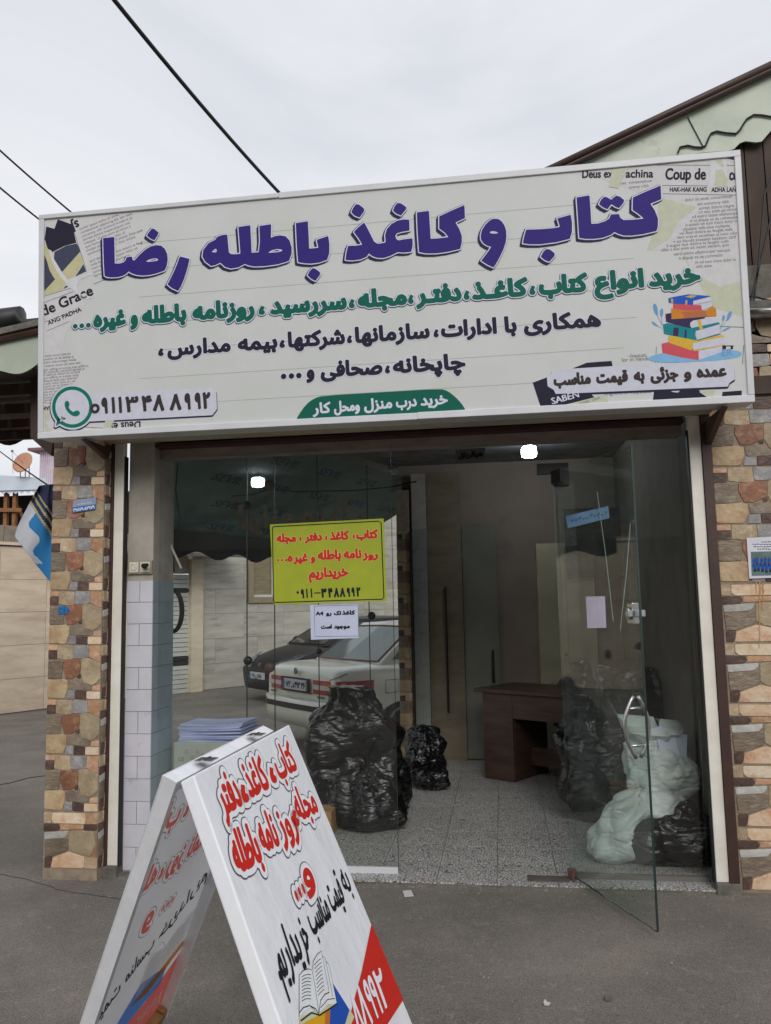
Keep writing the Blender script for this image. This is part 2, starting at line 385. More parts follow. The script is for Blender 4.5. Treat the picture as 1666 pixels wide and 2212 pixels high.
sbox(0, SH-.026, SW*.37, SH, -.15, .006, 'frame_strip', M_fr2, bevel=.003)
sbox(SW*.37, SH-.03, SW, SH+.004, -.15, .004, 'frame_strip', M_fr2, bevel=.003)
sbox(0, 0, SW*.56, FW, -.15, .006, 'frame_strip', M_white, bevel=.003)
sbox(SW*.56, .002, SW, FW+.003, -.15, .004, 'frame_strip', M_white, bevel=.003)
sbox(0, FW, .032, SH-.026, -.15, .005, 'frame_strip', M_fr2, bevel=.003)
sbox(SW-.032, FW+.003, SW, SH-.03, -.15, .005, 'frame_strip', M_fr2, bevel=.003)
SP.O = SP.O + SP.N*(-.006)       # print plane = panel face
PR = Print(SP, sign)
uv0, uv1 = (.032, FW+.002), (SW-.032, SH-.03)
# faint ruled lines of the notebook background
for yl, yr, x0 in ((655, 560, 520), (700, 640, 540), (745, 728, 120), (640, 575, 800)): pass
for k in range(7):
    v = .16+k*.155
    PR.line([(.5+.1*(k % 3), v-.004), (SW-.55-.07*(k % 2), v+.003)], .0028, INK_lightline, .0004, uv=True)
# torn newspaper pieces
NP1 = flat('newsprint', 208, 207, 208); NP2 = flat('old_paper', 196, 192, 150); NP3 = flat('olive_wash', 196, 200, 178); INK_slate = flat('ink_slate', 66, 70, 92); INK_paperwhite = flat('torn_edge', 212, 214, 218)
def clipv(P):
    return [(min(max(u, uv0[0]), uv1[0]), min(max(v, uv0[1]), uv1[1])) for u, v in P]
def spoly(c, m, h): PR.poly(clipv([SP.uv(*p) for p in c]), m, h, uv=True)
C1 = lambda p: crop(120, 620, 300, p)
spoly(C1([(30, 140), (490, 120), (760, 1020), (600, 1250), (800, 1480), (560, 1790), (480, 1900), (300, 2400), (640, 2800), (380, 3300), (250, 3700), (30, 3700)]), NP1, .0006)
spoly(C1([(500, 120), (1500, 40), (1430, 420), (1650, 600), (1560, 760), (1000, 1140), (840, 1060), (760, 1010), (650, 700)]), NP1, .0006)
spoly(C1([(30, 540), (190, 660), (250, 890), (440, 1170), (340, 1330), (30, 1400)]), NP2, .0009)
spoly(C1([(650, 690), (710, 890), (560, 1080), (450, 1180), (340, 1040)]), NP2, .0009)
spoly(C1([(285, 155), (520, 240), (590, 540), (400, 590), (200, 690), (120, 640), (45, 480), (95, 275), (230, 310)]), INK_dark, .0012)
spoly(C1([(230, 690), (420, 590), (600, 550), (655, 680), (345, 1030), (220, 830)]), INK_slate, .0012)
spoly(C1([(38, 740), (110, 850), (150, 990), (200, 1080), (240, 1140), (38, 1330)]), INK_slate, .0012)
spoly(C1([(710, 890), (750, 1010), (570, 1095)]), INK_slate, .0012)
spoly(C1([(370, 1300), (455, 1262), (420, 1240)]), INK_slate, .0012)
spoly(C1([(120, 640), (180, 670), (220, 800), (340, 1000), (440, 1140), (600, 1110), (830, 1030), (840, 1060), (640, 1150), (590, 1250), (640, 1370), (880, 1440), (700, 1480), (560, 1340), (430, 1220), (300, 1060), (200, 880), (150, 700)]), INK_paperwhite, .0014)
PR.line(C1([(38, 1425), (540, 1270)]), .003, INK_gray); PR.line(C1([(38, 1530), (540, 1340)]), .003, INK_gray)
PR.line(C1([(38, 1850), (620, 1640)]), .003, INK_gray); PR.line(C1([(100, 1990), (480, 1830)]), .003, INK_gray)
PR.line(C1([(480, 130), (760, 1010)]), .0025, INK_gray); PR.line(C1([(875, 1215), (1080, 1135)]), .003, INK_gray)
# serif headline lettering, thick and thin strokes
def serif(txt, p, hm, rot=0, m=INK_dark, e=None):
    a = SP.uv(*p)
    if e: b = SP.uv(*e)
    else:
        xm = np.concatenate(outlines(txt))[:, 0]; w_ = (xm.max()-xm.min())*hm/.7; b = a+w_*np.array([math.cos(rot), math.sin(rot)])
    PR.text(txt, a, b, hm, hm*.035, [(0, m, .0014, 0, 0, 'headline')], uv=True, cell=hm/22)
serif('de Grace', C1([(45, 1745)])[0], .062, R(19))
serif('ANG PADHA', C1([(130, 1895)])[0], .026, R(19))
serif('sJ', C1([(610, 165)])[0], .06, R(-160))
LOREM = ['Lorem ipsum dolor sit amet,', 'consectetuer adipiscing elit, sed diam', 'nonummy nibh euismod tincidunt ut', 'laoreet dolore magna aliquam era', 'volutpat. Ut wisi enim ad minim v', 'quis nostrud exerci tation ull', 'suscipit lobortis nisl ut aliquip. Duis aute', 'commodo consequat. Duis dolore', '', 'zzril delenit augue duis dolore te feugi', 'nulla facilisi lorem ipsum dolor sit', 'cons ectetuer adipiscing se', 'nonummy nibh', 'laoreet do']
for i, t in enumerate(LOREM):
    if t: PR.latin(t, C1([(645+i*18.5, 335+i*59)])[0], .0155, INK_gray, .0011, R(15.5), sx=.97)
C4 = lambda p: crop(110, 1000, 320, p)
BODY = ['dolor sit amet, consectetuer', 'em nonummy nibh', 'aoreet dolore magna', '. Ut wisi enim ad minim', 'ud exerci tation ullamcorpe', 'sl ut aliquip ex ea commodo', 'is autem vel eum iriure dolor in', 'ulputate velit esse molestie', 'vel illum dolore eu feugiat nulla', 'vero eros et accumsan et iusto odio', 's qui blandit praesent luptatum zzril', 'it augue duis dolore te feugait nulla', 'cilisi. t wisi enim ad minim veniam, quis', 'xerci tation ullamcorper suscipit', 'it aliquip ex ea commodo', 'm vel eum iriure dolor in', 'velit esse.']
# upside-down copy, lower left
ends = [330, 380, 420, 450, 480, 560, 590, 620, 640, 660, 730, 790, 670, 600, 560, 520]
for i, t in enumerate(BODY[:16]):
    y = 935-i*47; x = ends[i]
    PR.latin(t[-max(8, int((x-80)/19)):], C4([(x, y-12)])[0], .0145, INK_gray, .0011, R(180+2), sx=.95)
PR.line(C4([(78, 985), (262, 1002)]), .003, INK_gray); serif('HAK', C4([(240, 1038)])[0], .022, R(180))
spoly(C4([(70, 1085), (185, 1090), (200, 1240), (120, 1300), (80, 1200)]), NP3, .0009); spoly(C4([(110, 1300), (160, 1320), (210, 1450), (130, 1460)]), NP3, .0009)
spoly(C4([(680, 1290), (1620, 1240), (1560, 1385), (200, 1450), (240, 1390)]), NP1, .0005)
serif('Deus ex', C4([(1590, 1272)])[0], .04, R(181)); spoly(C4([(1050, 1260), (1190, 1250), (1130, 1400), (1030, 1400)]), NP3, .0019)
PR.line(C4([(1200, 1382), (1540, 1392)]), .003, INK_gray); PR.line(C4([(640, 1355), (1020, 1378)]), .003, INK_gray); spoly(C4([(480, 1420), (720, 1435), (400, 1450)]), INK_slate, .0012)
# upper right newspaper
C5 = lambda p: crop(1940, 460, 270, p, 1659)
C3 = lambda p: crop(1500, 440, 778, p)
spoly(C3([(440, 160), (1450, 20), (1475, 840), (1340, 870), (1180, 790), (1100, 640), (920, 640), (1030, 560), (1080, 450), (1200, 370), (960, 320), (600, 190)]), NP1, .0005)
spoly(C3([(980, 310), (1190, 372), (1080, 455), (1030, 560), (905, 640), (880, 640), (940, 480), (960, 330)]), NP3, .0007)
spoly(C3([(1090, 645), (1480, 840), (1490, 1060), (1300, 1000), (1200, 830)]), NP3, .0004)
spoly(C5([(1040, 40), (1170, 30), (1230, 210), (1160, 190), (1060, 90)]), NP3, .0014)
spoly(C5([(1060, 260), (1190, 240), (1290, 430), (1280, 560), (1180, 575), (1030, 530), (1070, 420)]), NP3, .0014)
spoly(C5([(970, 60), (1260, 60), (1300, 560), (940, 570), (980, 300)]), INK_paperwhite, .0009)
spoly(C5([(1260, 50), (1463, 5), (1470, 72)]), INK_slate, .0012)
spoly(C3([(660, 130), (770, 115), (720, 200), (700, 250), (640, 240)]), NP3, .002)
serif('Coup de', C5([(150, 430)])[0], .06, e=C5([(890, 430)])[0]); serif('ce', C5([(1310, 440)])[0], .06, e=C5([(1470, 440)])[0]); serif('Deus ex', C3([(470, 183)])[0], .044, e=C3([(665, 180)])[0]); serif('achina', C3([(745, 181)])[0], .044, e=C3([(920, 180)])[0])
serif('HAK-HAK KANG', C5([(235, 652)])[0], .024, e=C5([(905, 652)])[0]); serif('ADHA LAN', C5([(990, 658)])[0], .024, e=C5([(1435, 655)])[0])
for a in ([(100, 540), (925, 548)], [(110, 690), (1470, 715)], [(0, 170), (975, 175)], [(1260, 172), (1465, 184)], [(1390, 558), (1470, 562)]): PR.line(C5(a), .003, INK_gray)
xs = [510, 735, 765, 720, 640, 605, 520, 475, 412, 370, 305, 175, 80, 310, 400, 700, 710]
xe = [1385, 1310, 1402, 1455, 1490, 1490, 1470, 1330, 1380, 1490, 1435, 1310, 1310, 1335, 1200, 1435, 1015]
for i, t in enumerate(BODY):
    PR.latin(t, C5([(xs[i], 830+i*75.5)])[0], .0165, INK_gray, .0011, 0, pR=C5([(min(xe[i], 1462), 830+i*75.5)])[0])
PR.latin('amet, consectetuer', C3([(692, 228)])[0], .016, INK_gray, .0011); PR.latin('ummy nibh', C3([(765, 252)])[0], .016, INK_gray, .0011)
# small marks, lower right
C2 = lambda p: crop(1540, 1040, 700, p)
spoly(C2([(80, 215), (180, 178), (190, 240), (240, 292), (480, 285), (515, 318), (300, 385), (135, 388)]), INK_dark, .0008)
spoly(C2([(360, 115), (460, 75), (520, 70), (635, 62), (642, 98)]), INK_dark, .0008)
spoly(C2([(925, 345), (935, 262), (1230, 250), (1305, 325)]), INK_dark, .0008); spoly(C2([(1410, 320), (1415, 280), (1550, 270), (1550, 315)]), INK_dark, .0008)
spoly(C2([(1040, 262), (1130, 258), (1100, 285), (1060, 280)]), NP1, .0011); spoly(C2([(1300, 262), (1365, 258), (1350, 325), (1310, 322), (1250, 280)]), NP3, .0009)
spoly(C2([(510, 318), (600, 300), (610, 365), (330, 382)]), NP3, .0007)
PR.latin('engrent in vulputate', C2([(585, 303)])[0], .02, INK_gray, .0013); PR.latin('lor in hendrent', C2([(705, 68)])[0], .02, INK_gray, .0011); PR.latin('-lsequat,', C2([(755, 38)])[0], .019, INK_gray, .0011)
PR.latin('amet, com', C2([(410, 372)])[0], .018, INK_gray, .0013, R(14))
for d in (0, .8, 1.5): PR.latin('SABEN', (C2([(215, 368)])[0][0]+d, C2([(215, 368)])[0][1]), .034, INK_white, .0014+d*.0001, R(13))
# title, traced letter by letter
def title(cons):
    q = [np.array([SP.uv(*p) for p in c]) for c in cons]
    PR.sdf(q, .0042, [(.0045, INK_navy, .003, -.013, -.012, 'title_shadow'), (.0085, INK_navy, .0033, -.003, -.002, 'title_shadow'), (.0055, INK_white, .0036, 0, 0, 'title_outline'), (0, INK_purple, .0042, 0, 0, 'title_lettering')], evenodd=True)
T1 = lambda p: crop(290, 650, 300, p); T2 = lambda p: crop(580, 600, 420, p); T3 = lambda p: crop(1000, 580, 400, p); T4 = lambda p: crop(1400, 540, 200, p); T5 = lambda p: crop(1530, 530, 440, p)
title([T1([(88, 300), (272, 282), (280, 715), (350, 718), (415, 702), (455, 668), (475, 612), (560, 602), (572, 650), (592, 672), (625, 640), (690, 570), (780, 490), (870, 435), (960, 415), (1040, 425), (1100, 475), (1140, 560), (1148, 660), (1130, 760), (1098, 832), (960, 880), (850, 905), (740, 915), (640, 905), (560, 880), (505, 845), (470, 885), (410, 920), (330, 940), (230, 945), (150, 938), (112, 915), (98, 700)]),
       T1([(780, 690), (840, 652), (900, 635), (960, 632), (1000, 655), (960, 675), (880, 685)]), T1([(885, 145), (930, 150), (998, 210), (985, 250), (928, 338), (860, 305), (805, 262), (830, 215)]),
       T1([(1345, 600), (1505, 640), (1480, 760), (1430, 930), (1370, 1080), (1318, 1168), (1215, 1120), (1142, 1060), (1200, 950), (1262, 820), (1310, 700)])])
title([T2([(245, 400), (300, 378), (366, 370), (376, 480), (385, 580), (410, 600), (460, 602), (520, 595), (508, 440), (495, 282), (636, 262), (645, 430), (652, 585), (735, 578), (748, 450), (742, 270), (880, 250), (878, 410), (920, 390), (990, 380), (1050, 392), (1095, 440), (1120, 520), (1120, 590), (1090, 680), (960, 720), (800, 742), (680, 745), (620, 735), (572, 715), (500, 755), (410, 770), (340, 750), (285, 700), (230, 728), (178, 740), (110, 690), (75, 630), (85, 550), (150, 470), (225, 432)]),
       T2([(182, 578), (215, 545), (238, 535), (242, 560), (236, 580)]), T2([(840, 585), (890, 555), (950, 540), (1000, 545), (1015, 560), (960, 578)]),
       T2([(1168, 238), (1310, 215), (1320, 400), (1325, 535), (1375, 532), (1432, 525), (1420, 470), (1412, 432), (1548, 388), (1562, 480), (1560, 590), (1535, 668), (1440, 700), (1350, 712), (1270, 708), (1195, 695), (1180, 500)]),
       T2([(1365, 765), (1400, 772), (1455, 815), (1450, 845), (1398, 915), (1350, 890), (1305, 848), (1330, 800)])])
title([T3([(190, 440), (250, 380), (318, 325), (350, 380), (400, 480), (440, 560), (480, 585), (530, 582), (582, 570), (575, 480), (595, 410), (650, 345), (730, 300), (800, 287), (872, 290), (876, 425), (780, 440), (720, 458), (700, 490), (715, 530), (740, 545), (820, 530), (912, 520), (915, 600), (898, 685), (820, 695), (730, 690), (640, 735), (560, 762), (480, 760), (420, 740), (375, 705), (350, 745), (270, 780), (170, 792), (88, 785), (100, 690), (120, 612), (210, 610), (295, 598), (250, 520)]),
       T3([(215, 100), (255, 105), (318, 155), (318, 185), (262, 265), (200, 240), (160, 200), (180, 150)]), T3([(725, 85), (770, 90), (835, 135), (832, 165), (770, 240), (710, 215), (672, 178), (690, 130)]),
       T3([(965, 200), (1115, 182), (1125, 350), (1135, 525), (1230, 520), (1355, 505), (1310, 450), (1240, 398), (1240, 250), (1400, 175), (1550, 110), (1558, 270), (1440, 325), (1490, 410), (1518, 490), (1518, 570), (1498, 650), (1350, 685), (1200, 705), (1080, 705), (992, 690), (975, 450)])])
title([T4([(520, 890), (610, 900), (690, 960), (755, 1060), (795, 1180), (800, 1330), (790, 1450), (730, 1640), (640, 1830), (540, 2010), (480, 2090), (330, 2020), (180, 1920), (260, 1820), (350, 1700), (430, 1580), (330, 1555), (230, 1490), (175, 1400), (170, 1290), (205, 1160), (280, 1040), (370, 950), (450, 900)]),
       T4([(375, 1225), (440, 1195), (500, 1195), (560, 1215), (610, 1245), (520, 1258), (430, 1252)])])
title([T5([(92, 565), (250, 560), (380, 550), (470, 535), (455, 485), (440, 440), (590, 398), (605, 490), (605, 590), (580, 668), (430, 705), (250, 728), (130, 728), (55, 718), (70, 640)]),
       T5([(320, 780), (365, 790), (412, 830), (408, 860), (350, 925), (300, 905), (255, 868), (285, 810)]),
       T5([(655, 205), (800, 182), (812, 340), (820, 500), (900, 495), (975, 470), (1020, 440), (1040, 395), (1130, 390), (1142, 430), (1180, 458), (1270, 455), (1410, 442), (1350, 390), (1282, 345), (1285, 205), (1440, 135), (1595, 72), (1603, 225), (1480, 275), (1530, 350), (1565, 440), (1565, 520), (1550, 580), (1400, 615), (1270, 632), (1180, 630), (1120, 612), (1080, 590), (1040, 622), (950, 655), (850, 668), (760, 668), (685, 658), (672, 450)]),
       T5([(962, 200), (990, 200), (1045, 230), (1070, 205), (1100, 185), (1140, 195), (1188, 235), (1180, 265), (1130, 325), (1090, 310), (1045, 280), (1000, 338), (950, 315), (905, 280), (930, 230)])])
# second line, green
def ln(y0, x0, y1, x1): return lambda x: y0+(y1-y0)*(x-x0)/(x1-x0)
B2 = ln(703, 236, 613, 1460)
G = [(.0075, INK_navy, .0018, -.001, -.002, 'green_shadow'), (.0055, INK_white, .0024, 0, 0, 'green_line_outline'), (0, INK_green, .003, 0, 0, 'green_line_lettering')]
for wd, a, b in (('\u062e\u0631\u06cc\u062f', 1402, 1514), ('\u0627\u0646\u0648\u0627\u0639', 1284, 1392), ('\u06a9\u062a\u0627\u0628', 1164, 1270), ('\u060c', 1144, 1157), ('\u06a9\u0627\u063a\u0640\u0630', 1020, 1141), ('\u060c', 1002, 1015),
                 ('\u062f\u0641\u062a\u0640\u0631', 899, 998), ('\u060c', 882, 894), ('\u0645\u062c\u0644\u0647', 773, 880), ('\u060c', 754, 767), ('\u0633\u0631\u0631\u0633\u06cc\u062f', 584, 750), ('\u060c', 559, 573),
                 ('\u0631\u0648\u0632\u0646\u0627\u0645\u0647', 416, 551), ('\u0628\u0627\u0637\u0644\u0647', 307, 404), ('\u0648', 282, 299), ('\u063a\u06cc\u0631\u0647', 202, 273), ('...', 158, 197)):
    k = .55 if wd == '...' else 1
    PR.text(wd, (a, B2(a)), (b, B2(b)), .088 if wd != '...' else .12, .0085 if wd not in ('\u060c', '...') else .004, G, cell=.0034)
# third and fourth line, near black
B3 = ln(763, 420, 709, 1215); K3 = [(.004, INK_white, .0012, 0, 0, 'third_line_outline'), (0, INK_dark, .0018, 0, 0, 'third_line_lettering')]
for wd, a, b in (('\u0647\u0645\u06a9\u0627\u0631\u06cc', 1132, 1299), ('\u0628\u0627', 1090, 1117), ('\u0627\u062f\u0627\u0631\u0627\u062a', 953, 1074), ('\u060c', 937, 948), ('\u0633\u0627\u0632\u0645\u0627\u0646\u0647\u0627', 767, 929), ('\u060c', 750, 761),
                 ('\u0634\u0631\u06a9\u062a\u0647\u0627', 622, 746), ('\u060c', 604, 616), ('\u0628\u06cc\u0645\u0647', 514, 600), ('\u0645\u062f\u0627\u0631\u0633', 362, 499), ('\u060c', 342, 354)):
    PR.text(wd, (a, B3(a)), (b, B3(b)), .078, .0062 if wd != '\u060c' else .003, K3, cell=.0032)
B4 = ln(815, 670, 796, 1000)
for wd, a, b in (('\u0686\u0627\u067e\u062e\u0627\u0646\u0647', 849, 1006), ('\u060c', 832, 843), ('\u0635\u062d\u0627\u0641\u06cc', 693, 827), ('\u0648', 662, 680)):
    PR.text(wd, (a, B4(a)), (b, B4(b)), .078, .0062 if wd != '\u060c' else .003, K3, cell=.0032)
for x in (613, 630, 646): PR.sdf([np.array([SP.uv(x, B4(x)-5)+.0155*np.array([math.cos(t), math.sin(t)]) for t in np.linspace(0, 6.28, 18)[:-1]])], .003, [(.004, INK_white, .0012), (0, INK_dark, .0018)])
# green tab
C6 = lambda p: crop(800, 900, 800, p)
PR.poly(smooth_poly(C6([(155, 713), (170, 680), (220, 610), (270, 575), (320, 560), (700, 538), (1040, 517), (1090, 530), (1150, 580), (1190, 630), (1200, 659), (1200, 659.5), (155, 713.5)]), 1), INK_green, .0012, 'green_tab')
B5 = ln(893, 680, 872, 960)
for wd, a, b in (('\u062e\u0631\u06cc\u062f', 909, 968), ('\u062f\u0631\u0628', 856, 901), ('\u0645\u0646\u0632\u0644', 787, 848), ('\u0648\u0645\u062d\u0644', 722, 778), ('\u06a9\u0627\u0631', 676, 715)):
    PR.text(wd, (a, B5(a)), (b, B5(b)), .055, .0032, [(0, INK_white, .002)], cell=.0026)
# messenger logo and telephone number
C7 = lambda p: crop(100, 900, 800, p)
def band(pts, w_, m, h, dx=0, dy=0): PR.sdf([np.array([SP.uv(*p) for p in pts])+np.array([dx, dy])], .003, [(w_, m, h, 0, 0, 'number_box')])
box = C7([(320, 562), (700, 540), (1085, 520), (1115, 540), (1120, 640), (1095, 672), (700, 692), (320, 712)])
cc = C4([(545, 1055)])[0]
def ring(r_, k=40): return [(cc[0]+r_*math.cos(a), cc[1]+r_*1.02*math.sin(a)) for a in np.linspace(0, 2*math.pi, k)[:-1]]
sil = ring(45); tail = C4([(318, 1180), (285, 1350), (420, 1280)])

for pts in (box, sil, tail):
    q = np.array([SP.uv(*p) for p in pts]); ar = 0.5*np.sum(q[:, 0]*np.roll(q[:, 1], -1)-np.roll(q[:, 0], -1)*q[:, 1])
    if ar < 0: q = q[::-1]
    PR.sdf([q], .003, [(.0115, INK_navy, .001+.0001*len(pts)/10, -.001, -.005, 'number_box_border')])
    PR.sdf([q], .003, [(.0075, flat('box_white', 206, 208, 222), .0016+.00003*len(pts)/10, 0, 0, 'number_box')])
PR.poly(ring(44), INK_teal, .0022, 'logo_ring'); PR.poly(C4([(330, 1150), (292, 1345), (440, 1262)]), INK_teal, .0022, 'logo_ring')
PR.poly(ring(36.5), flat('box_white', 206, 208, 222), .0026, 'logo_disc'); PR.poly(C4([(370, 1190), (358, 1285), (450, 1230)]), flat('box_white', 206, 208, 222), .0026, 'logo_disc')
PR.poly(smooth_poly(C4([(430, 975), (465, 955), (492, 970), (505, 1025), (485, 1060), (520, 1105), (560, 1135), (590, 1110), (640, 1105), (665, 1140), (655, 1175), (610, 1200), (560, 1195), (500, 1160), (450, 1100), (425, 1030)]), 2), INK_teal, .003, 'logo_phone')
B6 = ln(893, 200, 880.5, 454)
zc = SP.uv(*C4([(893, 1078)])[0]); PR.sdf([zc+np.array([(.0285*math.cos(t), .0285*math.sin(t)) for t in np.linspace(0, 6.283, 25)[:-1]]), zc+np.array([(.0115*math.cos(t), .0115*math.sin(t)) for t in np.linspace(0, 6.283, 19)[:-1]])], .003, [(0, INK_text, .003, 0, 0, 'telephone_number')], evenodd=True)
for wd, a, b, e in (('\u06f9', 219.5, 234, .006), ('\u06f1', 241, 249.5, .0062), ('\u06f1', 256, 264.5, .0062), ('\u06f3', 271, 300, .0045), ('\u06f4', 306, 329, .0045), ('\u06f8', 331, 356, .006),
                 ('\u06f8', 367, 393, .006), ('\u06f9', 399, 413, .006), ('\u06f9', 421, 435, .006), ('\u06f2', 438, 455, .006)):
    PR.text(wd, (a, B6(a)-(6 if wd == '\u06f0' else 0)), (b, B6(b)-(6 if wd == '\u06f0' else 0)), .085 if wd != '\u06f0' else .11, e, [(0, INK_text, .003, 0, 0, 'telephone_number')], cell=.003)
# price box
pb = C2([(222, 132), (1440, 62), (1452, 88), (1492, 112), (1494, 190), (1460, 212), (1448, 238), (245, 290), (232, 262), (190, 238), (185, 178), (212, 160)])
q = np.array([SP.uv(*p) for p in pb])[::-1]
PR.sdf([q], .003, [(.006, INK_navy, .0015, -.002, -.008, 'price_box_border'), (.0035, flat('box_white', 206, 208, 222), .0019, 0, 0, 'price_box')])
B7 = ln(832, 1200, 811.5, 1565)
for wd, a, b in (('\u0639\u0645\u062f\u0647', 1505, 1570), ('\u0648', 1477, 1494), ('\u062c\u0632\u0626\u06cc', 1405, 1466), ('\u0628\u0647', 1369, 1393), ('\u0642\u06cc\u0645\u062a', 1288, 1357), ('\u0645\u0646\u0627\u0633\u0628', 1196, 1277)):
    PR.text(wd, (a, B7(a)), (b, B7(b)), .056, .0048, [(0, INK_text, .0026, 0, 0, 'price_lettering')], cell=.0026)
# printed stack of books
CB = lambda p: crop(1900, 840, 340, p)
ic = dict(b=flat('print_blue', 36, 88, 190), r=flat('print_rose', 206, 84, 96), o=flat('print_orange', 206, 132, 50), p=flat('print_plum', 56, 44, 84), t=flat('print_teal', 24, 132, 142),
          y=flat('print_yellow', 216, 178, 60), w=flat('print_page', 204, 206, 222), s=flat('print_sky', 130, 182, 222), l=flat('print_leaf', 108, 158, 206), d=flat('print_brown_orange', 180, 112, 72), g=flat('print_gold', 200, 170, 80))
PR.poly(smooth_poly(CB([(55, 1070), (150, 1020), (500, 960), (1000, 950), (1330, 950), (1440, 990), (1400, 1050), (1150, 1095), (700, 1125), (300, 1140), (100, 1110)]), 2), ic['s'], .0012, 'book_picture')
for pts, k, h in (([(265, 860), (380, 830), (800, 960), (805, 1098), (560, 1060), (280, 995)], 'r', 20), ([(800, 962), (1140, 890), (1150, 975), (805, 1095)], 'w', 20), ([(360, 750), (420, 745), (760, 810), (1160, 730), (1170, 760), (720, 850), (700, 960), (540, 900), (380, 850)], 'y', 22),
                  ([(722, 850), (1160, 762), (1180, 870), (722, 952)], 'w', 23), ([(722, 950), (1180, 868), (1180, 882), (740, 968)], 'y', 23.5), ([(285, 580), (360, 560), (740, 650), (1100, 555), (1108, 575), (762, 670), (750, 720), (775, 810), (520, 765), (300, 715)], 't', 24), ([(760, 680), (1095, 580), (1100, 710), (775, 805)], 'w', 24.6),
                  ([(775, 806), (1120, 708), (1122, 722), (785, 820)], 't', 24.8), ([(322, 430), (400, 415), (620, 450), (900, 470), (890, 490), (690, 540), (690, 620), (700, 640), (560, 610), (330, 540)], 'p', 25), ([(680, 560), (720, 525), (1060, 470), (1090, 550), (700, 635), (680, 600)], 'w', 25.5), ([(700, 632), (1090, 548), (1105, 565), (740, 655)], 't', 25.7),
                  ([(405, 350), (900, 380), (920, 468), (640, 490), (410, 505)], 'o', 27), ([(560, 400), (930, 375), (930, 468), (600, 488)], 'd', 27.4), ([(900, 380), (1000, 310), (1055, 360), (1060, 460), (925, 468)], 'o', 27.8),
                  ([(435, 280), (720, 300), (840, 300), (850, 375), (620, 382), (430, 350)], 'r', 28.5), ([(838, 298), (990, 250), (995, 320), (850, 375)], 'w', 28.6), ([(365, 200), (480, 175), (650, 145), (985, 170), (730, 235), (720, 300), (520, 285), (370, 265)], 'b', 30), ([(725, 240), (982, 180), (985, 245), (722, 298)], 'w', 30.4),
                  ([(440, 625), (515, 630), (505, 755), (430, 740)], 'p', 30), ([(605, 655), (632, 660), (622, 780), (595, 775)], 'p', 30), ([(780, 515), (830, 515), (865, 655), (820, 660)], 'y', 31), ([(400, 205), (432, 210), (435, 270), (405, 272)], 'g', 31), ([(610, 232), (640, 232), (636, 295), (608, 295)], 'g', 31),
                  ([(600, 180), (690, 158), (780, 165), (700, 200)], 'g', 31)):
    PR.poly(CB(pts), ic[k], .0014+h*.00006-.0012, 'book_picture')
for pts in ([(150, 275), (190, 290), (215, 380), (210, 460), (170, 420), (140, 330)], [(265, 345), (290, 360), (290, 430), (265, 480), (245, 440), (242, 380)], [(112, 535), (160, 545), (230, 615), (160, 595)], [(1280, 380), (1285, 430), (1250, 500), (1205, 540), (1215, 450), (1245, 395)], [(1160, 435), (1188, 460), (1175, 510), (1150, 550), (1142, 480)], [(1275, 615), (1230, 650), (1140, 685), (1190, 635)]):
    PR.poly(smooth_poly(CB(pts), 1), ic['l'], .0016, 'leaf_picture')
for pts in ([(200, 440), (280, 600)], [(265, 470), (275, 590)], [(200, 600), (280, 640)], [(1220, 500), (1110, 660)], [(1150, 545), (1110, 640)], [(1180, 650), (1110, 690)]): PR.line(CB(pts), .002, ic['l'], .0015)
PR.line(CB([(1110, 606), (1455, 622)]), .003, INK_gray); PR.line(CB([(192, 900), (178, 1140)]), .003, INK_gray); PR.line(CB([(1455, 880), (1437, 1150)]), .003, INK_gray)
PR.line(CB([(1145, 890), (1310, 890)]), .004, INK_dark); spoly(CB([(1145, 895), (1200, 895), (1200, 935), (1145, 935)]), INK_dark, .0014); spoly(CB([(1265, 895), (1300, 895), (1300, 938), (1265, 938)]), INK_dark, .0014)
PR.latin('ER', CB([(1130, 1040)])[0], .035, ic['l'], .002)
PR.build()
# steel brackets and underside of the sign
for nm, x, yb, zb in (('left', -.02, -.125, 2.385), ('right', 3.425, -.05, 2.33)):
    m = MB(); m.prism([(x, yb, zb), (x, -.40, 2.455), (x, yb+.03, 2.455)], (.03, 0, 0)); m.build('bracket', M_brown, sign)

# ================================================================== GROUND
def gz(x, y):
    t = min(max((y-.6)/3.2, 0), 1); t = t*t*(3-2*t)
    if x > -.2: t *= min(max((y-2.5)/1.5, 0), 1) if x < 6 else 0
    return -.018-.12*t
M_asph = mat('asphalt', rgb(130, 123, 114), rgb(102, 97, 91), .88, 1.3, bump=.6, bscale=150, c3=rgb(94, 90, 86), s3=.8, lo3=.45, hi3=.8, bdist=.006)
def grain(m, sc, c, lo, hi, dark=None):
    nt = m.node_tree; b = nt.nodes['Principled BSDF']; L = nt.links.new
    src = b.inputs['Base Color'].links[0].from_socket
    tc = N(nt, 'ShaderNodeTexCoord'); vo = N(nt, 'ShaderNodeTexNoise'); vo.inputs['Scale'].default_value = sc; vo.inputs['Detail'].default_value = 3; vo.inputs['Roughness'].default_value = .8
    mr = N(nt, 'ShaderNodeMapRange'); mr.inputs['From Min'].default_value = lo; mr.inputs['From Max'].default_value = hi
    mi = N(nt, 'ShaderNodeMix', data_type='RGBA'); mi.inputs['B'].default_value = c
    L(tc.outputs['Object'], vo.inputs['Vector']); L(vo.outputs['Fac'], mr.inputs['Value']); L(mr.outputs[0], mi.inputs['Factor']); L(src, mi.inputs['A']); L(mi.outputs['Result'], b.inputs['Base Color'])
grain(M_asph, 230, rgb(186, 178, 166), .57, .66); grain(M_asph, 150, rgb(62, 58, 56), .56, .66); grain(M_asph, 60, rgb(80, 76, 72), .58, .72); grain(M_asph, 24, rgb(146, 138, 126), .56, .8)
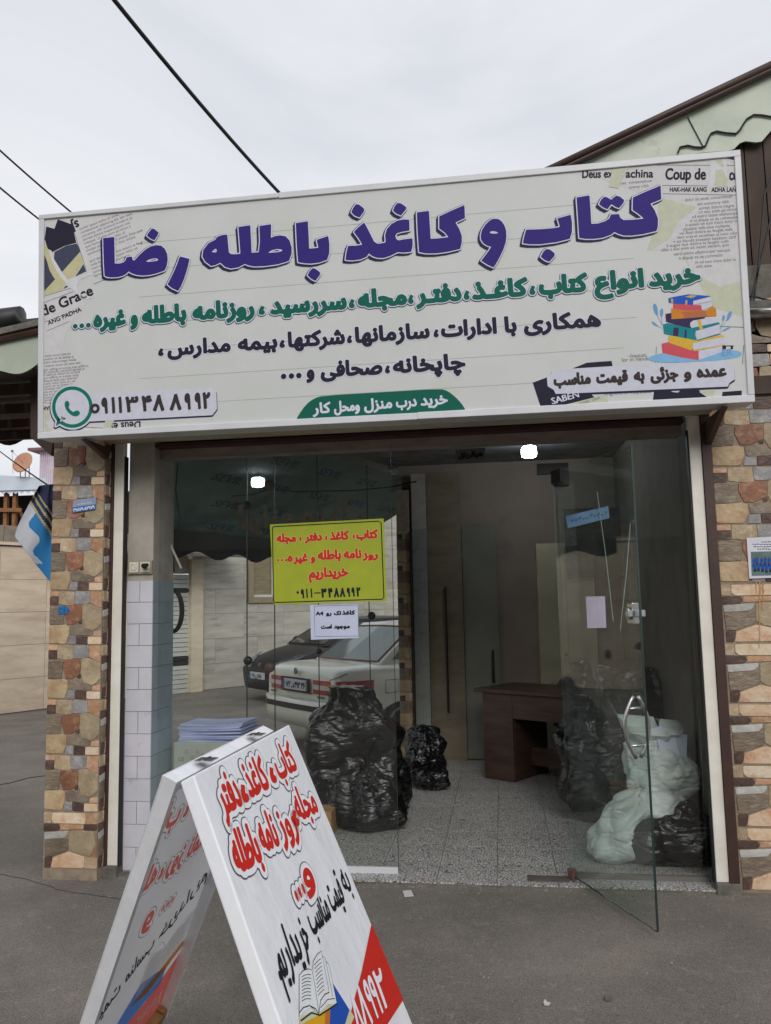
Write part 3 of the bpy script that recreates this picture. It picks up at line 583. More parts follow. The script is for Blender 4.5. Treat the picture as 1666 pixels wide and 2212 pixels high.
m = MB(); xs_ = [-60, -30, -15]+[-8+.5*i for i in range(40)]+[15, 30, 60]; ys_ = [-40, -20, -10]+[-6+.4*i for i in range(40)]+[12, 16, 24, 40, 90]
m.add([(x, y, gz(x, y)) for y in ys_ for x in xs_], [(j*len(xs_)+i, j*len(xs_)+i+1, (j+1)*len(xs_)+i+1, (j+1)*len(xs_)+i) for j in range(len(ys_)-1) for i in range(len(xs_)-1)])
m.build('asphalt_ground', M_asph, None, smooth=True, kind='structure')
# litter on the ground
def scrap(name, pts, z, m_, lab, cat, th=.004, grp=None):
    q = [az(px, py, z) for px, py in pts]; MB().prism([tuple(p) for p in q], (0, 0, th)).build(name, m_, None, label=lab, cat=cat, group=grp)
M_scrap = mat('paper_scrap', rgb(210, 210, 206), rgb(186, 188, 188), .6, 20); M_leaf = mat('dry_leaf', rgb(160, 124, 72), rgb(120, 84, 46), .7, 30)
scrap('plastic_scrap', [(870, 1926), (888, 1924), (894, 1936), (874, 1938)], -.014, M_scrap, 'clear plastic scrap on the asphalt in front of the doorway', 'litter')
scrap('paper_scrap', [(972, 1902), (990, 1900), (992, 1905), (976, 1908)], -.012, M_scrap, 'small white paper scrap at the threshold edge', 'litter')
scrap('paper_scrap', [(1174, 2166), (1178, 2160), (1182, 2166), (1190, 2168), (1186, 2173), (1176, 2172)], -.014, M_scrap, 'torn white paper bit on open asphalt at the bottom of the photo', 'litter')
scrap('leaf', [(757, 1904), (764, 1908), (772, 1911), (762, 1912)], -.013, M_leaf, 'dry yellow leaf beside the A-board near the threshold', 'leaf')
scrap('pebble', [(1306, 2156), (1314, 2152), (1322, 2156), (1318, 2162), (1308, 2162)], -.014, M_conc, 'dark clod on the asphalt at the bottom right', 'pebble', .012)
scrap('pebble', [(1130, 1894), (1140, 1892), (1144, 1898), (1134, 1900)], -.014, M_conc, 'small dark stone at the threshold below the open doorway', 'pebble', .012)
rg = random.Random(4)
bs = MB()
for i in range(420):
    x, y = rg.uniform(-1.5, 5), rg.uniform(-3.2, .0); r_ = rg.uniform(.002, .006)
    bs.add([(x+r_*math.cos(a), y+r_*math.sin(a)*.8, gz(x, y)+.0005) for a in (0, 2, 4)]+[(x, y, gz(x, y)+r_)], [(0, 1, 3), (1, 2, 3), (2, 0, 3)])
bs.build('grit', mat('grit', rgb(170, 164, 154), rgb(90, 84, 78), .9, 3), None, kind='stuff', label='fine pale grit scattered over the asphalt', cat='grit')
def crack(pts, r_, lab):
    q = [az(x, y, -.016) for x, y in pts]; out = []; rk = random.Random(len(lab))
    for a, b in zip(q[:-1], q[1:]):
        for k in range(5):
            p = a.lerp(b, k/5); out.append(Vector((p.x+rk.uniform(-.008, .008), p.y+rk.uniform(-.008, .008), gz(p.x, p.y)+.0005)))
    t = thing('asphalt_crack', lab, 'crack', tuple(out[0])); MB().tube(out, r_, 4).build('crack_line', mat('crack_dark', rgb(54, 50, 47), rough=.95), t)
crack([(0, 1888), (60, 1900), (140, 1925), (230, 1938), (300, 1950)], .0026, 'crack in the asphalt at the foot of the left pillar')
dm = MB(); rd_ = random.Random(9)
for i in range(240):
    x = rd_.uniform(-.1, 3.6); y = -.035-abs(rd_.gauss(0, .03)); r_ = rd_.uniform(.003, .011)
    dm.add([(x+r_*math.cos(a)*rd_.uniform(.6, 1.4), y+r_*math.sin(a), gz(x, y)+.0004) for a in (0, 1.3, 2.6, 3.9, 5.2)]+[(x, y, gz(x, y)+r_*.45)], [(k, (k+1) % 5, 5) for k in range(5)])
dm.build('threshold_dirt', mat('dirt', rgb(96, 88, 76), rgb(150, 142, 126), .95, 4), None, kind='stuff', label='crumbs of dirt gathered along the threshold edge', cat='dirt')
cr_ = thing('asphalt_crack', 'thin dark crack crossing the asphalt left of the stone pillar', 'crack', (-1.2, 1, -.02))
m = MB(); pc = [az(-40, 1702, -.09), az(20, 1690, -.09), az(62, 1675, -.09), az(95, 1670, -.09), az(120, 1672, -.09)]
m.tube([Vector((p.x, p.y, gz(p.x, p.y)+.001)) for p in pc], .006, 4).build('crack_line', M_black, cr_)

# ================================================================== SHOP SHELL
WL, WR = 0.0, 3.404           # outer edges of the two white shutter rails
LZ = 2.418                    # underside of the lintel
M_floor = mat('terrazzo', rgb(214, 208, 194), rgb(190, 184, 170), .35, 3, spec=.5)
nt = M_floor.node_tree; b = nt.nodes['Principled BSDF']; L = nt.links.new; src = b.inputs['Base Color'].links[0].from_socket
tc = N(nt, 'ShaderNodeTexCoord'); vo = N(nt, 'ShaderNodeTexVoronoi', feature='DISTANCE_TO_EDGE'); vo.inputs['Scale'].default_value = 58
nzw = N(nt, 'ShaderNodeTexNoise'); nzw.inputs['Scale'].default_value = 30; vmx = N(nt, 'ShaderNodeMix', data_type='VECTOR'); vmx.inputs['Factor'].default_value = .02
oi = N(nt, 'ShaderNodeObjectInfo'); va = N(nt, 'ShaderNodeVectorMath', operation='ADD'); L(tc.outputs['Object'], va.inputs[0]); L(oi.outputs['Location'], va.inputs[1])
L(va.outputs[0], nzw.inputs['Vector']); L(va.outputs[0], vmx.inputs['A']); L(nzw.outputs['Color'], vmx.inputs['B']); L(vmx.outputs['Result'], vo.inputs['Vector'])
mr = N(nt, 'ShaderNodeMapRange'); mr.inputs['From Min'].default_value = .04; mr.inputs['From Max'].default_value = .14
mi = N(nt, 'ShaderNodeMix', data_type='RGBA'); mi.inputs['A'].default_value = rgb(84, 81, 76)
v2 = N(nt, 'ShaderNodeTexVoronoi'); v2.inputs['Scale'].default_value = 58; L(vmx.outputs['Result'], v2.inputs['Vector'])
m3 = N(nt, 'ShaderNodeMix', data_type='RGBA'); m3.blend_type = 'MULTIPLY'; m3.inputs['Factor'].default_value = .35; L(src, m3.inputs['A']); L(v2.outputs['Color'], m3.inputs['B'])
hs = N(nt, 'ShaderNodeHueSaturation'); hs.inputs['Saturation'].default_value = .25; L(m3.outputs['Result'], hs.inputs['Color'])
L(vo.outputs['Distance'], mr.inputs['Value']); L(mr.outputs[0], mi.inputs['Factor']); L(hs.outputs['Color'], mi.inputs['B']); L(mi.outputs['Result'], b.inputs['Base Color'])
SA, SB = Vector((.24, .33, 0)), Vector((1.40, 3.36, 0))            # the slanting glazed side wall
sd = (SB-SA).normalized(); sn = Vector((-sd.y, sd.x, 0))           # outward
fl = MB(); fl.prism([(.0, -.03, -.12), (WR+.02, -.03, -.12), (WR+.04, 3.5, -.12), (1.35, 3.5, -.12), (.14, .33, -.12), (.0, .1, -.12)], (0, 0, .112))
floor = fl.build('floor', M_conc, None, kind='structure')
T = .327; g = .0035
tile_me = MB().box((0, 0, 0), (T-g, T-g, .008)).mesh('floor_tile', M_floor)
x0t = az(986, 1719, 0).x
def inside(x, y):   # right of the side wall
    return (Vector((x, y, 0))-SA).dot(sn) < -.0
k = 0
for j in range(-1, 11):
    for i in range(-7, 8):
        x, y = x0t+i*T, -.03+j*T if j >= 0 else None
        if y is None or x+T > WR+.05+T or x < -.0: continue
        cx = min(x+T-g, WR); w_ = cx-x
        if w_ < .03 or not inside(x+T*.6, y+T*.5) or y > 3.4 : continue
        me = tile_me if w_ > T-.01 else MB().box((0, 0, 0), (w_, T-g, .008)).mesh('floor_tile', M_floor)
        o = bpy.data.objects.new('floor_tile', me); o.location = (x, y, -.008); link(o, floor)
# left-most cut tiles of the front row
for x in (x0t-8*T, x0t-9*T):
    pass
shop = thing('shop_building', 'small corner shop shell with brownish inner walls behind the glass front', 'building', (1.7, 1.7, 0))
M_wall = mat('inner_wall', rgb(142, 128, 118), rgb(130, 117, 108), .8, 3, c3=rgb(120, 108, 100), s3=1.5, lo3=.6, hi3=.8)
M_ceil = mat('ceiling_plaster', rgb(104, 106, 108), rgb(88, 90, 92), .85, 5, c3=rgb(50, 52, 54), s3=1.6, lo3=.45, hi3=.6, bump=.2, bscale=20)
Box('back_wall', (1.3, 3.42, 0), (3.6, 3.56, 2.97), M_wall, shop)
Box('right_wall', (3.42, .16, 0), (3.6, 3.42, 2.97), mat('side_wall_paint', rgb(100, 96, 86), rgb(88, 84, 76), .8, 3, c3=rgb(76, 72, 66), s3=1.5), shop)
MB().prism([(-.02, .14, 2.88), (3.6, .14, 2.88), (3.6, 3.6, 2.88), (1.3, 3.6, 2.88), (.1, .35, 2.88)], (0, 0, .1)).build('ceiling', M_ceil, shop)
MB().box((-.3, .02, 2.98), (5.6, .3, 3.35)).box((-.3, .3, 2.99), (5.6, 5, 3.15)).build('roof_slab', M_conc, shop)
# lintel, shutter housing
Box('lintel', (.07, .113, LZ), (3.335, .2, LZ+.083), M_lintel, shop, bevel=.004); Box('lintel_trim', (.07, .03, LZ+.058), (3.335, .111, LZ+.082), M_brown, shop)
M_shut = mat('shutter_metal', rgb(132, 124, 112), rgb(110, 102, 92), .6, 6, stretch=(1, 1, 4))
m = MB()
for i in range(5): m.box((.062, .0-.004*i, LZ+.098+i*.055), (3.342, .11, LZ+.098+i*.055+.05))
m.build('shutter_curtain', M_shut, shop)
Box('lintel_front', (-.05, -.03, LZ+.37), (3.45, .14, 3.0), M_brown, shop)
Box('soffit', (-.04, -.30, LZ+.078), (3.45, -.03, LZ+.095), mat('soffit_board', rgb(196, 188, 170), rgb(176, 166, 148), .8, 5), shop)
# shutter rails
for nm, x0, x1, bx0, bx1, lab in (('l', WL, WL+.06, WL-.045, WL-.002, 'left'), ('r', WR-.062, WR, WR+.002, WR+.05, 'right')):
    t = thing('shutter_rail', 'white shutter rail beside the %s' % ('left stone pillar' if nm == 'l' else 'right stone wall'), 'shutter rail', ((x0+x1)/2, 0, 0), group='white rails of the roller shutter')
    Box('channel', (x0, -.03, .04), (x1, .014, LZ+.09), M_rail, t, bevel=.003)
    Box('brown_frame', (bx0, -.045, .03), (bx1, .02, LZ+.2), M_brown, t)
    Box('rubber_lip', (x1, -.024, .03) if nm == 'l' else (x0-.009, -.02, .03), (x1+.008, .016, LZ) if nm == 'l' else (x0, .016, LZ), M_black, t)
    Box('footing', (min(x0, bx0)-.005, -.05, -.06), (max(x1, bx1)+.006, .03, .04), M_conc, t, bevel=.008)
# ---------------- stones
UA = [('peach', [(0, 0), (68, 0), (68, 38), (0, 38)]), ('dark', [(0, 46), (66, 44), (66, 115), (0, 115)]), ('tan', [(76, 2), (200, 5), (205, 120), (150, 122), (74, 108)]), ('gray', [(208, 5), (332, 10), (334, 105), (300, 112), (210, 110)]),
      ('orange', [(340, 10), (433, 12), (433, 146), (400, 135), (338, 100)]), ('olivebrown', [(0, 122), (80, 128), (122, 135), (118, 200), (112, 285), (60, 290), (0, 282)]), ('rust', [(128, 132), (200, 118), (262, 125), (270, 180), (262, 250), (200, 288), (150, 285), (125, 200)]),
      ('olive', [(280, 120), (330, 115), (433, 155), (433, 290), (400, 325), (368, 345), (300, 320), (273, 240)]), ('dark', [(246, 266), (268, 248), (270, 280), (250, 284)]), ('tan2', [(0, 298), (130, 292), (165, 310), (163, 380), (140, 455), (0, 448)]),
      ('graybrown', [(172, 305), (230, 292), (290, 330), (366, 352), (363, 380), (340, 386), (180, 382)]), ('peach', [(375, 354), (433, 345), (433, 392), (372, 390)]), ('gray', [(172, 390), (226, 388), (226, 460), (160, 456)]), ('dark', [(234, 390), (320, 398), (322, 462), (234, 460)]), ('cream', [(328, 402), (433, 402), (433, 462), (328, 462)])]
UB = [('tan', [(0, 8), (75, 10), (72, 105), (0, 103)]), ('cream', [(85, 10), (430, 12), (440, 60), (430, 110), (110, 108), (85, 80)]), ('orange', [(448, 12), (695, 12), (695, 108), (444, 110)]), ('dark', [(0, 118), (150, 115), (168, 150), (150, 178), (0, 186)]),
      ('orange', [(180, 118), (418, 120), (418, 160), (176, 170)]), ('dark', [(428, 118), (560, 118), (560, 168), (430, 168)]), ('tan', [(568, 118), (695, 118), (695, 170), (568, 172)]), ('white', [(10, 197), (262, 180), (252, 215), (225, 243), (15, 260)]),
      ('olivebrown', [(15, 270), (225, 255), (258, 252), (262, 360), (100, 422), (20, 420)]), ('olive', [(275, 190), (330, 178), (518, 180), (552, 300), (500, 412), (330, 380), (270, 345)]), ('rust', [(570, 182), (695, 182), (695, 400), (600, 420), (515, 415), (565, 300)]),
      ('dark', [(20, 434), (95, 430), (90, 490), (72, 528), (20, 528)]), ('cream2', [(105, 440), (265, 378), (330, 392), (435, 425), (435, 526), (88, 528)]), ('tan', [(446, 432), (695, 428), (695, 526), (446, 526)])]
def cutc(pts, f=.07):
    cx = sum(p[0] for p in pts)/len(pts); cy = sum(p[1] for p in pts)/len(pts); q = []
    for i in range(len(pts)):
        a, b = pts[i], pts[(i+1) % len(pts)]; q += [(a[0]+(b[0]-a[0])*f, a[1]+(b[1]-a[1])*f), (b[0]+(a[0]-b[0])*f, b[1]+(a[1]-b[1])*f)]
    w_ = max(abs(p[0]-cx) for p in pts)+max(abs(p[1]-cy) for p in pts); k = 1+.0035/max(w_, .02)*1.2
    return [(cx+(x-cx)*k, cy+(y-cy)*k) for x, y in q]
_sm = {}
def stone_mesh(key, pts, U, V, N_, h=.0045):
    if key in _sm: return _sm[key]
    P = cutc(pts); cx = sum(p[0] for p in P)/len(P); cy = sum(p[1] for p in P)/len(P); n = len(P); vs = []
    rr_ = random.Random(str(key))
    for s_, hh in ((1, 0), (1, h*.55), (.965, h)):
        for x, y in P:
            hz = hh*(1+.25*(rr_.random()-.5)) if s_ < 1 else hh
            vs.append(U*(cx+(x-cx)*s_)+V*(cy+(y-cy)*s_)+N_*hz)
    vs.append(U*cx+V*cy+N_*h*1.15); c_ = 3*n
    fs = [(i, (i+1) % n, n+(i+1) % n, n+i) for i in range(n)]+[(n+i, n+(i+1) % n, 2*n+(i+1) % n, 2*n+i) for i in range(n)]+[(2*n+i, 2*n+(i+1) % n, c_) for i in range(n)]
    me = MB().add(vs, fs).mesh('stone', STONE[key[-1]]); _sm[key] = me
    b_ = bmesh.new(); b_.from_mesh(me); bmesh.ops.recalc_face_normals(b_, faces=b_.faces); b_.to_mesh(me); b_.free()
    return me
def cladding(parent, O, U, V, N_, units, tag_, w_, h_):
    """units: list of (pattern, u, v) giving the lower-left corner of each repeat, in metres"""
    O, U, V, N_ = map(Vector, (O, U, V, N_))
    for pat, u, v, umax in units:
        PT, pw, ph = (UA, 437, 465) if pat == 'A' else (UB, 700, 535)
        kx, ky = w_/pw, h_/ph
        for si, (c_, poly) in enumerate(PT):
            q = [(x*kx, h_-y*ky) for x, y in poly]
            x_l = min(p[0] for p in q)
            if u+x_l > umax-.01: continue
            cut = u+max(p[0] for p in q) > umax
            if cut: q = [(min(p[0], umax-u), p[1]) for p in q]
            me = stone_mesh((tag_, pat, si, round(umax-u, 3) if cut else 0, c_), q, U, V, N_)
            o = bpy.data.objects.new('stone', me); o.location = O+U*u+V*v; link(o, parent)
# left pillar
lp = thing('stone_pillar', 'stone clad pillar at the left end of the shop, blue number plate on it', 'pillar', (-.18, -.05, 0), group='stone clad pillars of the shop')
Box('core', (-.345, -.113, -.09), (-.018, .14, 2.62), M_mortar, lp)
zt = ay(150, 1753, -.12).z; dz = .3135
cladding(lp, (-.344, -.113, 0), (1, 0, 0), (0, 0, 1), (0, -1, 0), [('A', 0, zt+dz*i, .325) for i in range(0, 9)], 'L', .325, dz-.004)
cladding(lp, (-.344, -.113, 0), (1, 0, 0), (0, 0, 1), (0, -1, 0), [('B', 0, zt-dz+.0, .325)], 'Lb', .40, dz-.004)
cladding(lp, (-.018, -.11, 0), (0, 1, 0), (0, 0, 1), (1, 0, 0), [('B', 0, zt-dz+dz*i, .062) for i in range(9)], 'Lr', .40, dz-.004)
# right wall
rw = thing('stone_wall', 'stone clad wall right of the shop entrance with a paper notice on it', 'wall', (4, 0, 0))
Box('core', (WR+.055, .0, -.06), (5.8, .16, 2.62), M_mortar, rw)
zr = ay(1640, 1786, 0).z; zr2 = ay(1640, 1651, 0).z; dr = zr2-zr
U_ = []
for row in range(-1, 9):
    pat = 'B' if row <= 3 else 'A'
    for cidx in range(6):
        U_.append((pat, cidx*.44, zr+row*dr-(.0 if row >= 0 else 0), 2.33))
cladding(rw, (WR+.062, .0, 0), (1, 0, 0), (0, 0, 1), (0, -1, 0), U_, 'R', .437, dr-.004)
m = MB(); rk = random.Random(5)
for x0, y0, y1, w0_ in ((1641, 1256, 1400, 2.2), (1648, 1258, 1320, 2.6), (1634, 1256, 1284, 1.6)):
    L_, R_ = [], []
    for k in range(12):
        t = k/11; y = y0+(y1-y0)*t; ww = w0_*(1-t*.8)*rk.uniform(.6, 1.2); xx = x0+rk.uniform(-1, 1)
        L_.append(ay(xx-ww, y, -.0075)); R_.append(ay(xx+ww, y, -.0075))
    m.prism(L_+R_[::-1], (0, .001, 0))
m.build('rust_stain', mat('rust_stain', rgb(186, 148, 104), rgb(176, 128, 76), .8, 30), rw)
# ---------------- plates and paper on the stones
pl = thing('number_plate', 'small blue and grey number plate on the left stone pillar', 'number plate', (-.1, -.13, 2.0))
p0, p1, p2, p3 = (ay(px, py, -.126) for px, py in ((156, 1108), (206, 1100), (208, 1074), (159, 1081)))
MB().prism([p0, p1, p2, p3], (0, .004, 0)).build('plate', mat('plate_grey', rgb(150, 164, 186), rgb(130, 146, 170), .5, 30), pl)
PN = Plane(p0, p1-p0, p3-p0); pp = Print(PN, pl)
pp.poly([(156, 1108), (206, 1100), (207, 1089), (157.5, 1096)], mat('plate_blue', rgb(36, 104, 178), rgb(30, 92, 160), .5, 20), .0008, 'blue_band')
pp.text('\u06f2\u06f9\u06f8\u06f7\u06f9-\u06f5\u06f2\u06f9\u06f7\u06f9', (159, 1105.5), (205, 1098), .018, .0014, [(0, INK_white, .0016)], cell=.0012)
[pp.line([(x, 1091-(x-168)*.14), (x+2, 1088-(x-168)*.14), (x+4, 1090.5-(x-168)*.14)], .004, INK_white, .0016, 'illegible_print') for x in (168, 175, 181, 188, 194)]; pp.build()
q = [ay(px, py, -.122) for px, py in ((126, 1328), (146, 1326), (150, 1316), (142, 1309), (127, 1310))]
MB().prism(q, (0, .003, 0)).build('sticker', mat('sticker_blue', rgb(36, 110, 176), rgb(20, 60, 110), .5, 90, lo=.5, hi=.6), None, label='torn blue sticker on the left stone pillar below the number plate', cat='sticker')
nt_ = thing('paper_notice', 'white paper notice with a blue team photo on the right stone wall', 'notice', (4.1, -.02, 1.6))
c4 = [ay(px, py, -.013) for px, py in ((1619, 1250), (1700, 1247), (1698, 1158), (1613, 1162))]
MB().prism(c4, (0, .002, 0)).build('sheet', mat('paper_white', rgb(214, 214, 222), rgb(206, 206, 214), .6, 9), nt_)
PQ = Plane(c4[0], c4[1]-c4[0], c4[3]-c4[0]); pq = Print(PQ, nt_)
rl = random.Random(8)
for i, (a, b) in enumerate(((1645, 1685), (1626, 1696), (1628, 1690), (1636, 1686))):
    x = a
    while x < b:
        w_ = rl.uniform(2.5, 6); pq.line([(x, 1171+i*5.2), (x+w_*.5, 1170.2+i*5.2+rl.uniform(-.8, .8)), (x+w_, 1170.6+i*5.2)], .0042, INK_slate, .0008, 'illegible_print'); x += w_+1.6
pq.poly([(1624, 1244), (1700, 1242), (1700, 1190), (1622, 1192)], mat('photo_court', rgb(98, 124, 120), rgb(80, 104, 104), .4, 20), .0006, 'team_photo')
rr_ = random.Random(2)
for row, (y0, n_) in enumerate(((1206, 9), (1219, 8))):
    for i in range(n_):
        x = 1628+i*8.3+rr_.uniform(-1, 1)+row*3; y = y0+rr_.uniform(-2, 2)
        pq.poly([(x-3, y+11), (x+3, y+11), (x+3.4, y), (x-3.4, y)], flat('team_blue', 30, 84, 170), .001+row*.0004, 'team_photo')
        pq.poly([(x-1.7, y), (x+1.7, y), (x+1.7, y-4), (x-1.7, y-4)], flat('team_skin', 120, 84, 70), .0011+row*.0004, 'team_photo')
        pq.poly([(x-3, y+17), (x+3, y+17), (x+2.6, y+11), (x-2.6, y+11)], flat('team_dark', 40, 44, 70), .001+row*.0004, 'team_photo')
pq.build()
# ---------------- inner tiled column at the left with a socket
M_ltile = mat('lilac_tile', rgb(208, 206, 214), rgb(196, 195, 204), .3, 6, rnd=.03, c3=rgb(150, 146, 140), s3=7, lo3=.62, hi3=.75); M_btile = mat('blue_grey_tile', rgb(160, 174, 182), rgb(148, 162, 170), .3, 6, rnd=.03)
ct = thing('tiled_column', 'lilac tiled column just inside the left shutter rail, grey plaster above', 'column', (.15, .2, 0))
M_plas = mat('grey_plaster', rgb(176, 170, 160), rgb(156, 150, 140), .8, 6, c3=rgb(100, 96, 90), s3=5, lo3=.6, hi3=.8)
Box('core', (.069, .028, -.02), (.2286, .33, 2.6), M_plas, ct); ztile = ay(290, 1255, .02).z
rows = 13; rh = ztile/rows
for r_ in range(rows):
    segs = [(.071, .232)] if r_ % 2 else [(.071, .15), (.152, .232)]
    for a, b2 in segs:
        o = MB().box((a, .021, .002+r_*rh), (b2-.002, .0285, (r_+1)*rh-.001)).build('tile', M_ltile, ct)
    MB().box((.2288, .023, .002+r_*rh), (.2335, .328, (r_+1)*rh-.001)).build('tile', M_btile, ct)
sk = thing('wall_socket', 'double cream wall socket with a black plug on the tiled column', 'socket', (.15, .1, 1.68))
zk = ay(300, 1225, .02).z
Box('backplate', (.075, .012, zk-.042), (.2275, .028, zk+.038), mat('socket_board', rgb(150, 140, 122), rough=.6), sk)
for x in (.085, .155):
    f_ = Box('socket_face', (x, .004, zk-.034), (x+.062, .0118, zk+.030), mat('socket_cream', rgb(206, 202, 186), rough=.4), sk, bevel=.004)
    MB().lathe((x+.031, .0045, zk), [(.021, 0), (.021, -.003), (.017, -.004), (.016, .002)], 20, 'y').build('socket_ring', mat('socket_cream', rgb(206, 202, 186), rough=.4), sk)
m = MB(); m.tube([(.189, .003, zk), (.195, -.03, zk+.004), (.225, -.04, zk+.008)], [.014, .016, .01], 8); m.build('plug', M_black, sk)
# ---------------- glass front
def pane(name, a, b, lab, cat='glass pane', m_=G1, group=None, edge=True):
    t = thing(name, lab, cat, ((a[0]+b[0])/2, (a[1]+b[1])/2, a[2]), group)
    Box('glass', a, b, m_, t)
    return t
fg = pane('front_window', (.236, .1, .015), (1.668, .11, LZ+.02), 'large fixed glass pane at the left of the shop front', 'shop window')
Box('bottom_rail', (.24, .085, .0), (1.668, .098, .034), M_white, fg); 
M_edge = mat('glass_edge', rgb(40, 58, 56), rough=.2)
Box('polished_edge', (1.6682, .1, .015), (1.6705, .11, LZ+.02), M_edge, fg)
rgp = pane('side_light', (2.632, .1, .015), (3.335, .11, LZ+.02), 'fixed glass pane at the right of the open door', 'shop window', G1)
Box('bottom_rail', (2.62, .088, .0), (3.335, .124, .024), mat('floor_channel', rgb(120, 116, 112), rough=.5, metal=.3), rgp)
tr_ = pane('transom_window', (1.673, .1, 2.262), (2.629, .11, LZ+.02), 'narrow glass pane above the open doorway', 'transom')
# door leaf, open outwards
DP = Vector((2.612, .075, 0)); DE = Vector((2.93, -.665, 0)); dd = (DE-DP); DL = dd.length; dd.normalize(); dn = Vector((dd.y, -dd.x, 0)); 
if dn.x < 0: dn = -dn
dr_ = thing('glass_door', 'frameless glass door standing open with a curved steel handle', 'door', tuple(DP))
MB().obox(DP+Vector((0, 0, .028))-dn*.005, dd*DL, dn*.01, (0, 0, 2.2)).build('leaf', G2, dr_)
MB().obox(DE+Vector((0, 0, .028))-dn*.0055, dd*.003, dn*.011, (0, 0, 2.2)).build('polished_edge', M_edge, dr_)
MB().obox(DP+Vector((0, 0, .024))-dn*.0055, dd*DL, dn*.011, (0, 0, .0035)).build('polished_edge', M_edge, dr_)
M_steel = mat('brushed_steel', rgb(190, 190, 190), rough=.28, metal=1)
M_patch = mat('dark_fitting', rgb(40, 40, 40), rough=.4, metal=.5)
hz = 1.5-(1570-1291)*4.0/1740; hz = ay(1375, 1570, (DP+dd*DL*.9).y).z
hp = DP+dd*(DL*.9)
for sgn in (-1, 1):
    pts = [hp+dn*sgn*(.012+.052*math.sin(math.pi*i/14))+Vector((0, 0, hz-.142+.284*i/14)) for i in range(15)]
    MB().tube(pts, .0095, 10).build('handle', M_steel, dr_, smooth=True)
for zz in (hz-.085, hz+.085): MB().tube([hp-dn*.05+Vector((0, 0, zz)), hp+dn*.05+Vector((0, 0, zz))], .006, 8).build('handle_standoff', M_steel, dr_, smooth=True)
lz_ = ay(1372, 1325, (DP+dd*DL*.93).y).z; lpnt = DP+dd*(DL*.93)
m = MB(); m.obox(lpnt-dd*.03-dn*.018+Vector((0, 0, lz_-.05)), dd*.05, dn*.036, (0, 0, .1)); lk = m.build('lock', M_steel, dr_, bevel=.004)
MB().obox(lpnt+dd*.0-dn*.045+Vector((0, 0, lz_-.016)), dd*.03, dn*.09, (0, 0, .032)).build('lock_bolt', M_steel, lk, bevel=.003)
MB().lathe(tuple(lpnt-dn*.03+Vector((0, 0, lz_))), [(.03, -.004), (.03, .004), (.02, .012)], 20, 'x').build('lock_cylinder', M_steel, lk, smooth=False)
a1 = ay(1160, 1003, .1); a2 = ay(1228, 1022, .1); a3 = ay(1170, 1048, .1)
m = MB(); m.box((a1.x, .08, a2.z), (a2.x, .13, a1.z)); m.box((a2.x-.085, .06, a3.z-.01), (a2.x, .128, a2.z-.002)); m.build('top_patch', M_patch, dr_)
m = MB().obox(DP-dd*.005-dn*.014+Vector((0, 0, 2.16)), dd*.11, dn*.028, (0, 0, .075)).build('top_clamp', M_patch, dr_)
MB().obox(DP-dd*.01-dn*.014+Vector((0, 0, .012)), dd*.06, dn*.028, (0, 0, .045)).build('bottom_patch', mat('rusty_patch', rgb(110, 96, 88), rgb(100, 54, 36), .6, 30), dr_)
f1, f2 = az(1138, 1880, .001), az(1215, 1862, .001)
Box('spring_cover', (f1.x, .02, .0005), (2.60, .11, .006), mat('cover_steel', rgb(120, 112, 106), rgb(96, 88, 84), .5, 12, metal=.4), dr_)
# stickers, papers and signs on the front glass
def sheet(name, pts, y, m_, lab, cat, th=.0012):
    c_ = [ay(px, py, y) for px, py in pts]
    t = thing(name, lab, cat, tuple(c_[0])); MB().prism(c_, (0, th, 0)).build('sheet', m_, t)
    PQ = Plane(c_[0], c_[1]-c_[0], c_[3]-c_[0]); return t, Print(PQ, t)
M_lime = mat('lime_sheet', rgb(164, 174, 36), rgb(154, 164, 32), .5, 6)
INK_red = flat('ink_red', 200, 50, 44); INK_redo = flat('ink_red_outline', 214, 196, 120); INK_blk = flat('ink_black', 30, 36, 44)
ys, yp = sheet('window_poster', [(593, 1306), (836, 1298), (829, 1120), (583, 1133)], .096, M_lime, 'lime yellow poster with red lettering stuck on the front glass', 'poster')
CY_ = lambda p: crop(700, 1520, 500, p)
fr = CY_([(350, 130), (365, 118), (1395, 65), (1420, 80), (1447, 815), (1435, 832), (378, 865), (362, 850)])
yp.line(fr+[fr[0]], .006, INK_blk, .0008, 'poster_border')
RL = [(.0028, INK_redo, .001), (0, INK_red, .0016, 0, 0, 'poster_lettering')]
for wd, a, b, ya, yb, hh in (('\u06a9\u062a\u0627\u0628', 1175, 1390, 236, 226, 85), ('\u060c', 1140, 1165, 234, 232, 85), ('\u06a9\u0627\u063a\u0630', 915, 1105, 246, 240, 85), ('\u060c', 868, 892, 246, 245, 85), ('\u062f\u0641\u062a\u0631', 668, 840, 256, 250, 80), ('\u060c', 615, 638, 258, 257, 85), ('\u0645\u062c\u0644\u0647', 390, 585, 268, 262, 85),
                         ('\u0631\u0648\u0632', 1235, 1392, 430, 424, 70), ('\u0646\u0627\u0645\u0647', 1050, 1228, 428, 424, 95), ('\u0628\u0627\u0637\u0644\u0647', 795, 1028, 440, 432, 95), ('\u0648', 728, 772, 455, 454, 80), ('\u063a\u06cc\u0631', 555, 700, 460, 456, 85), ('\u0647', 498, 550, 458, 457, 85), ('\u062e\u0631\u06cc\u062f\u0627\u0631\u06cc\u0645', 708, 1100, 618, 600, 95)):
    A_, B_ = CY_([(a, ya), (b, yb)]); yp.text(wd, A_, B_, hh/3.332*.00185*1.0, .0042 if wd != '\u060c' else .002, RL, cell=.0018)
for x in (408, 446, 484): yp.sdf([np.array([yp.p.uv(*CY_([(x, 448)])[0])+.0072*np.array([math.cos(t), math.sin(t)]) for t in np.linspace(0, 6.28, 14)[:-1]])], .0018, [(.0025, INK_redo, .001), (0, INK_red, .0016)])
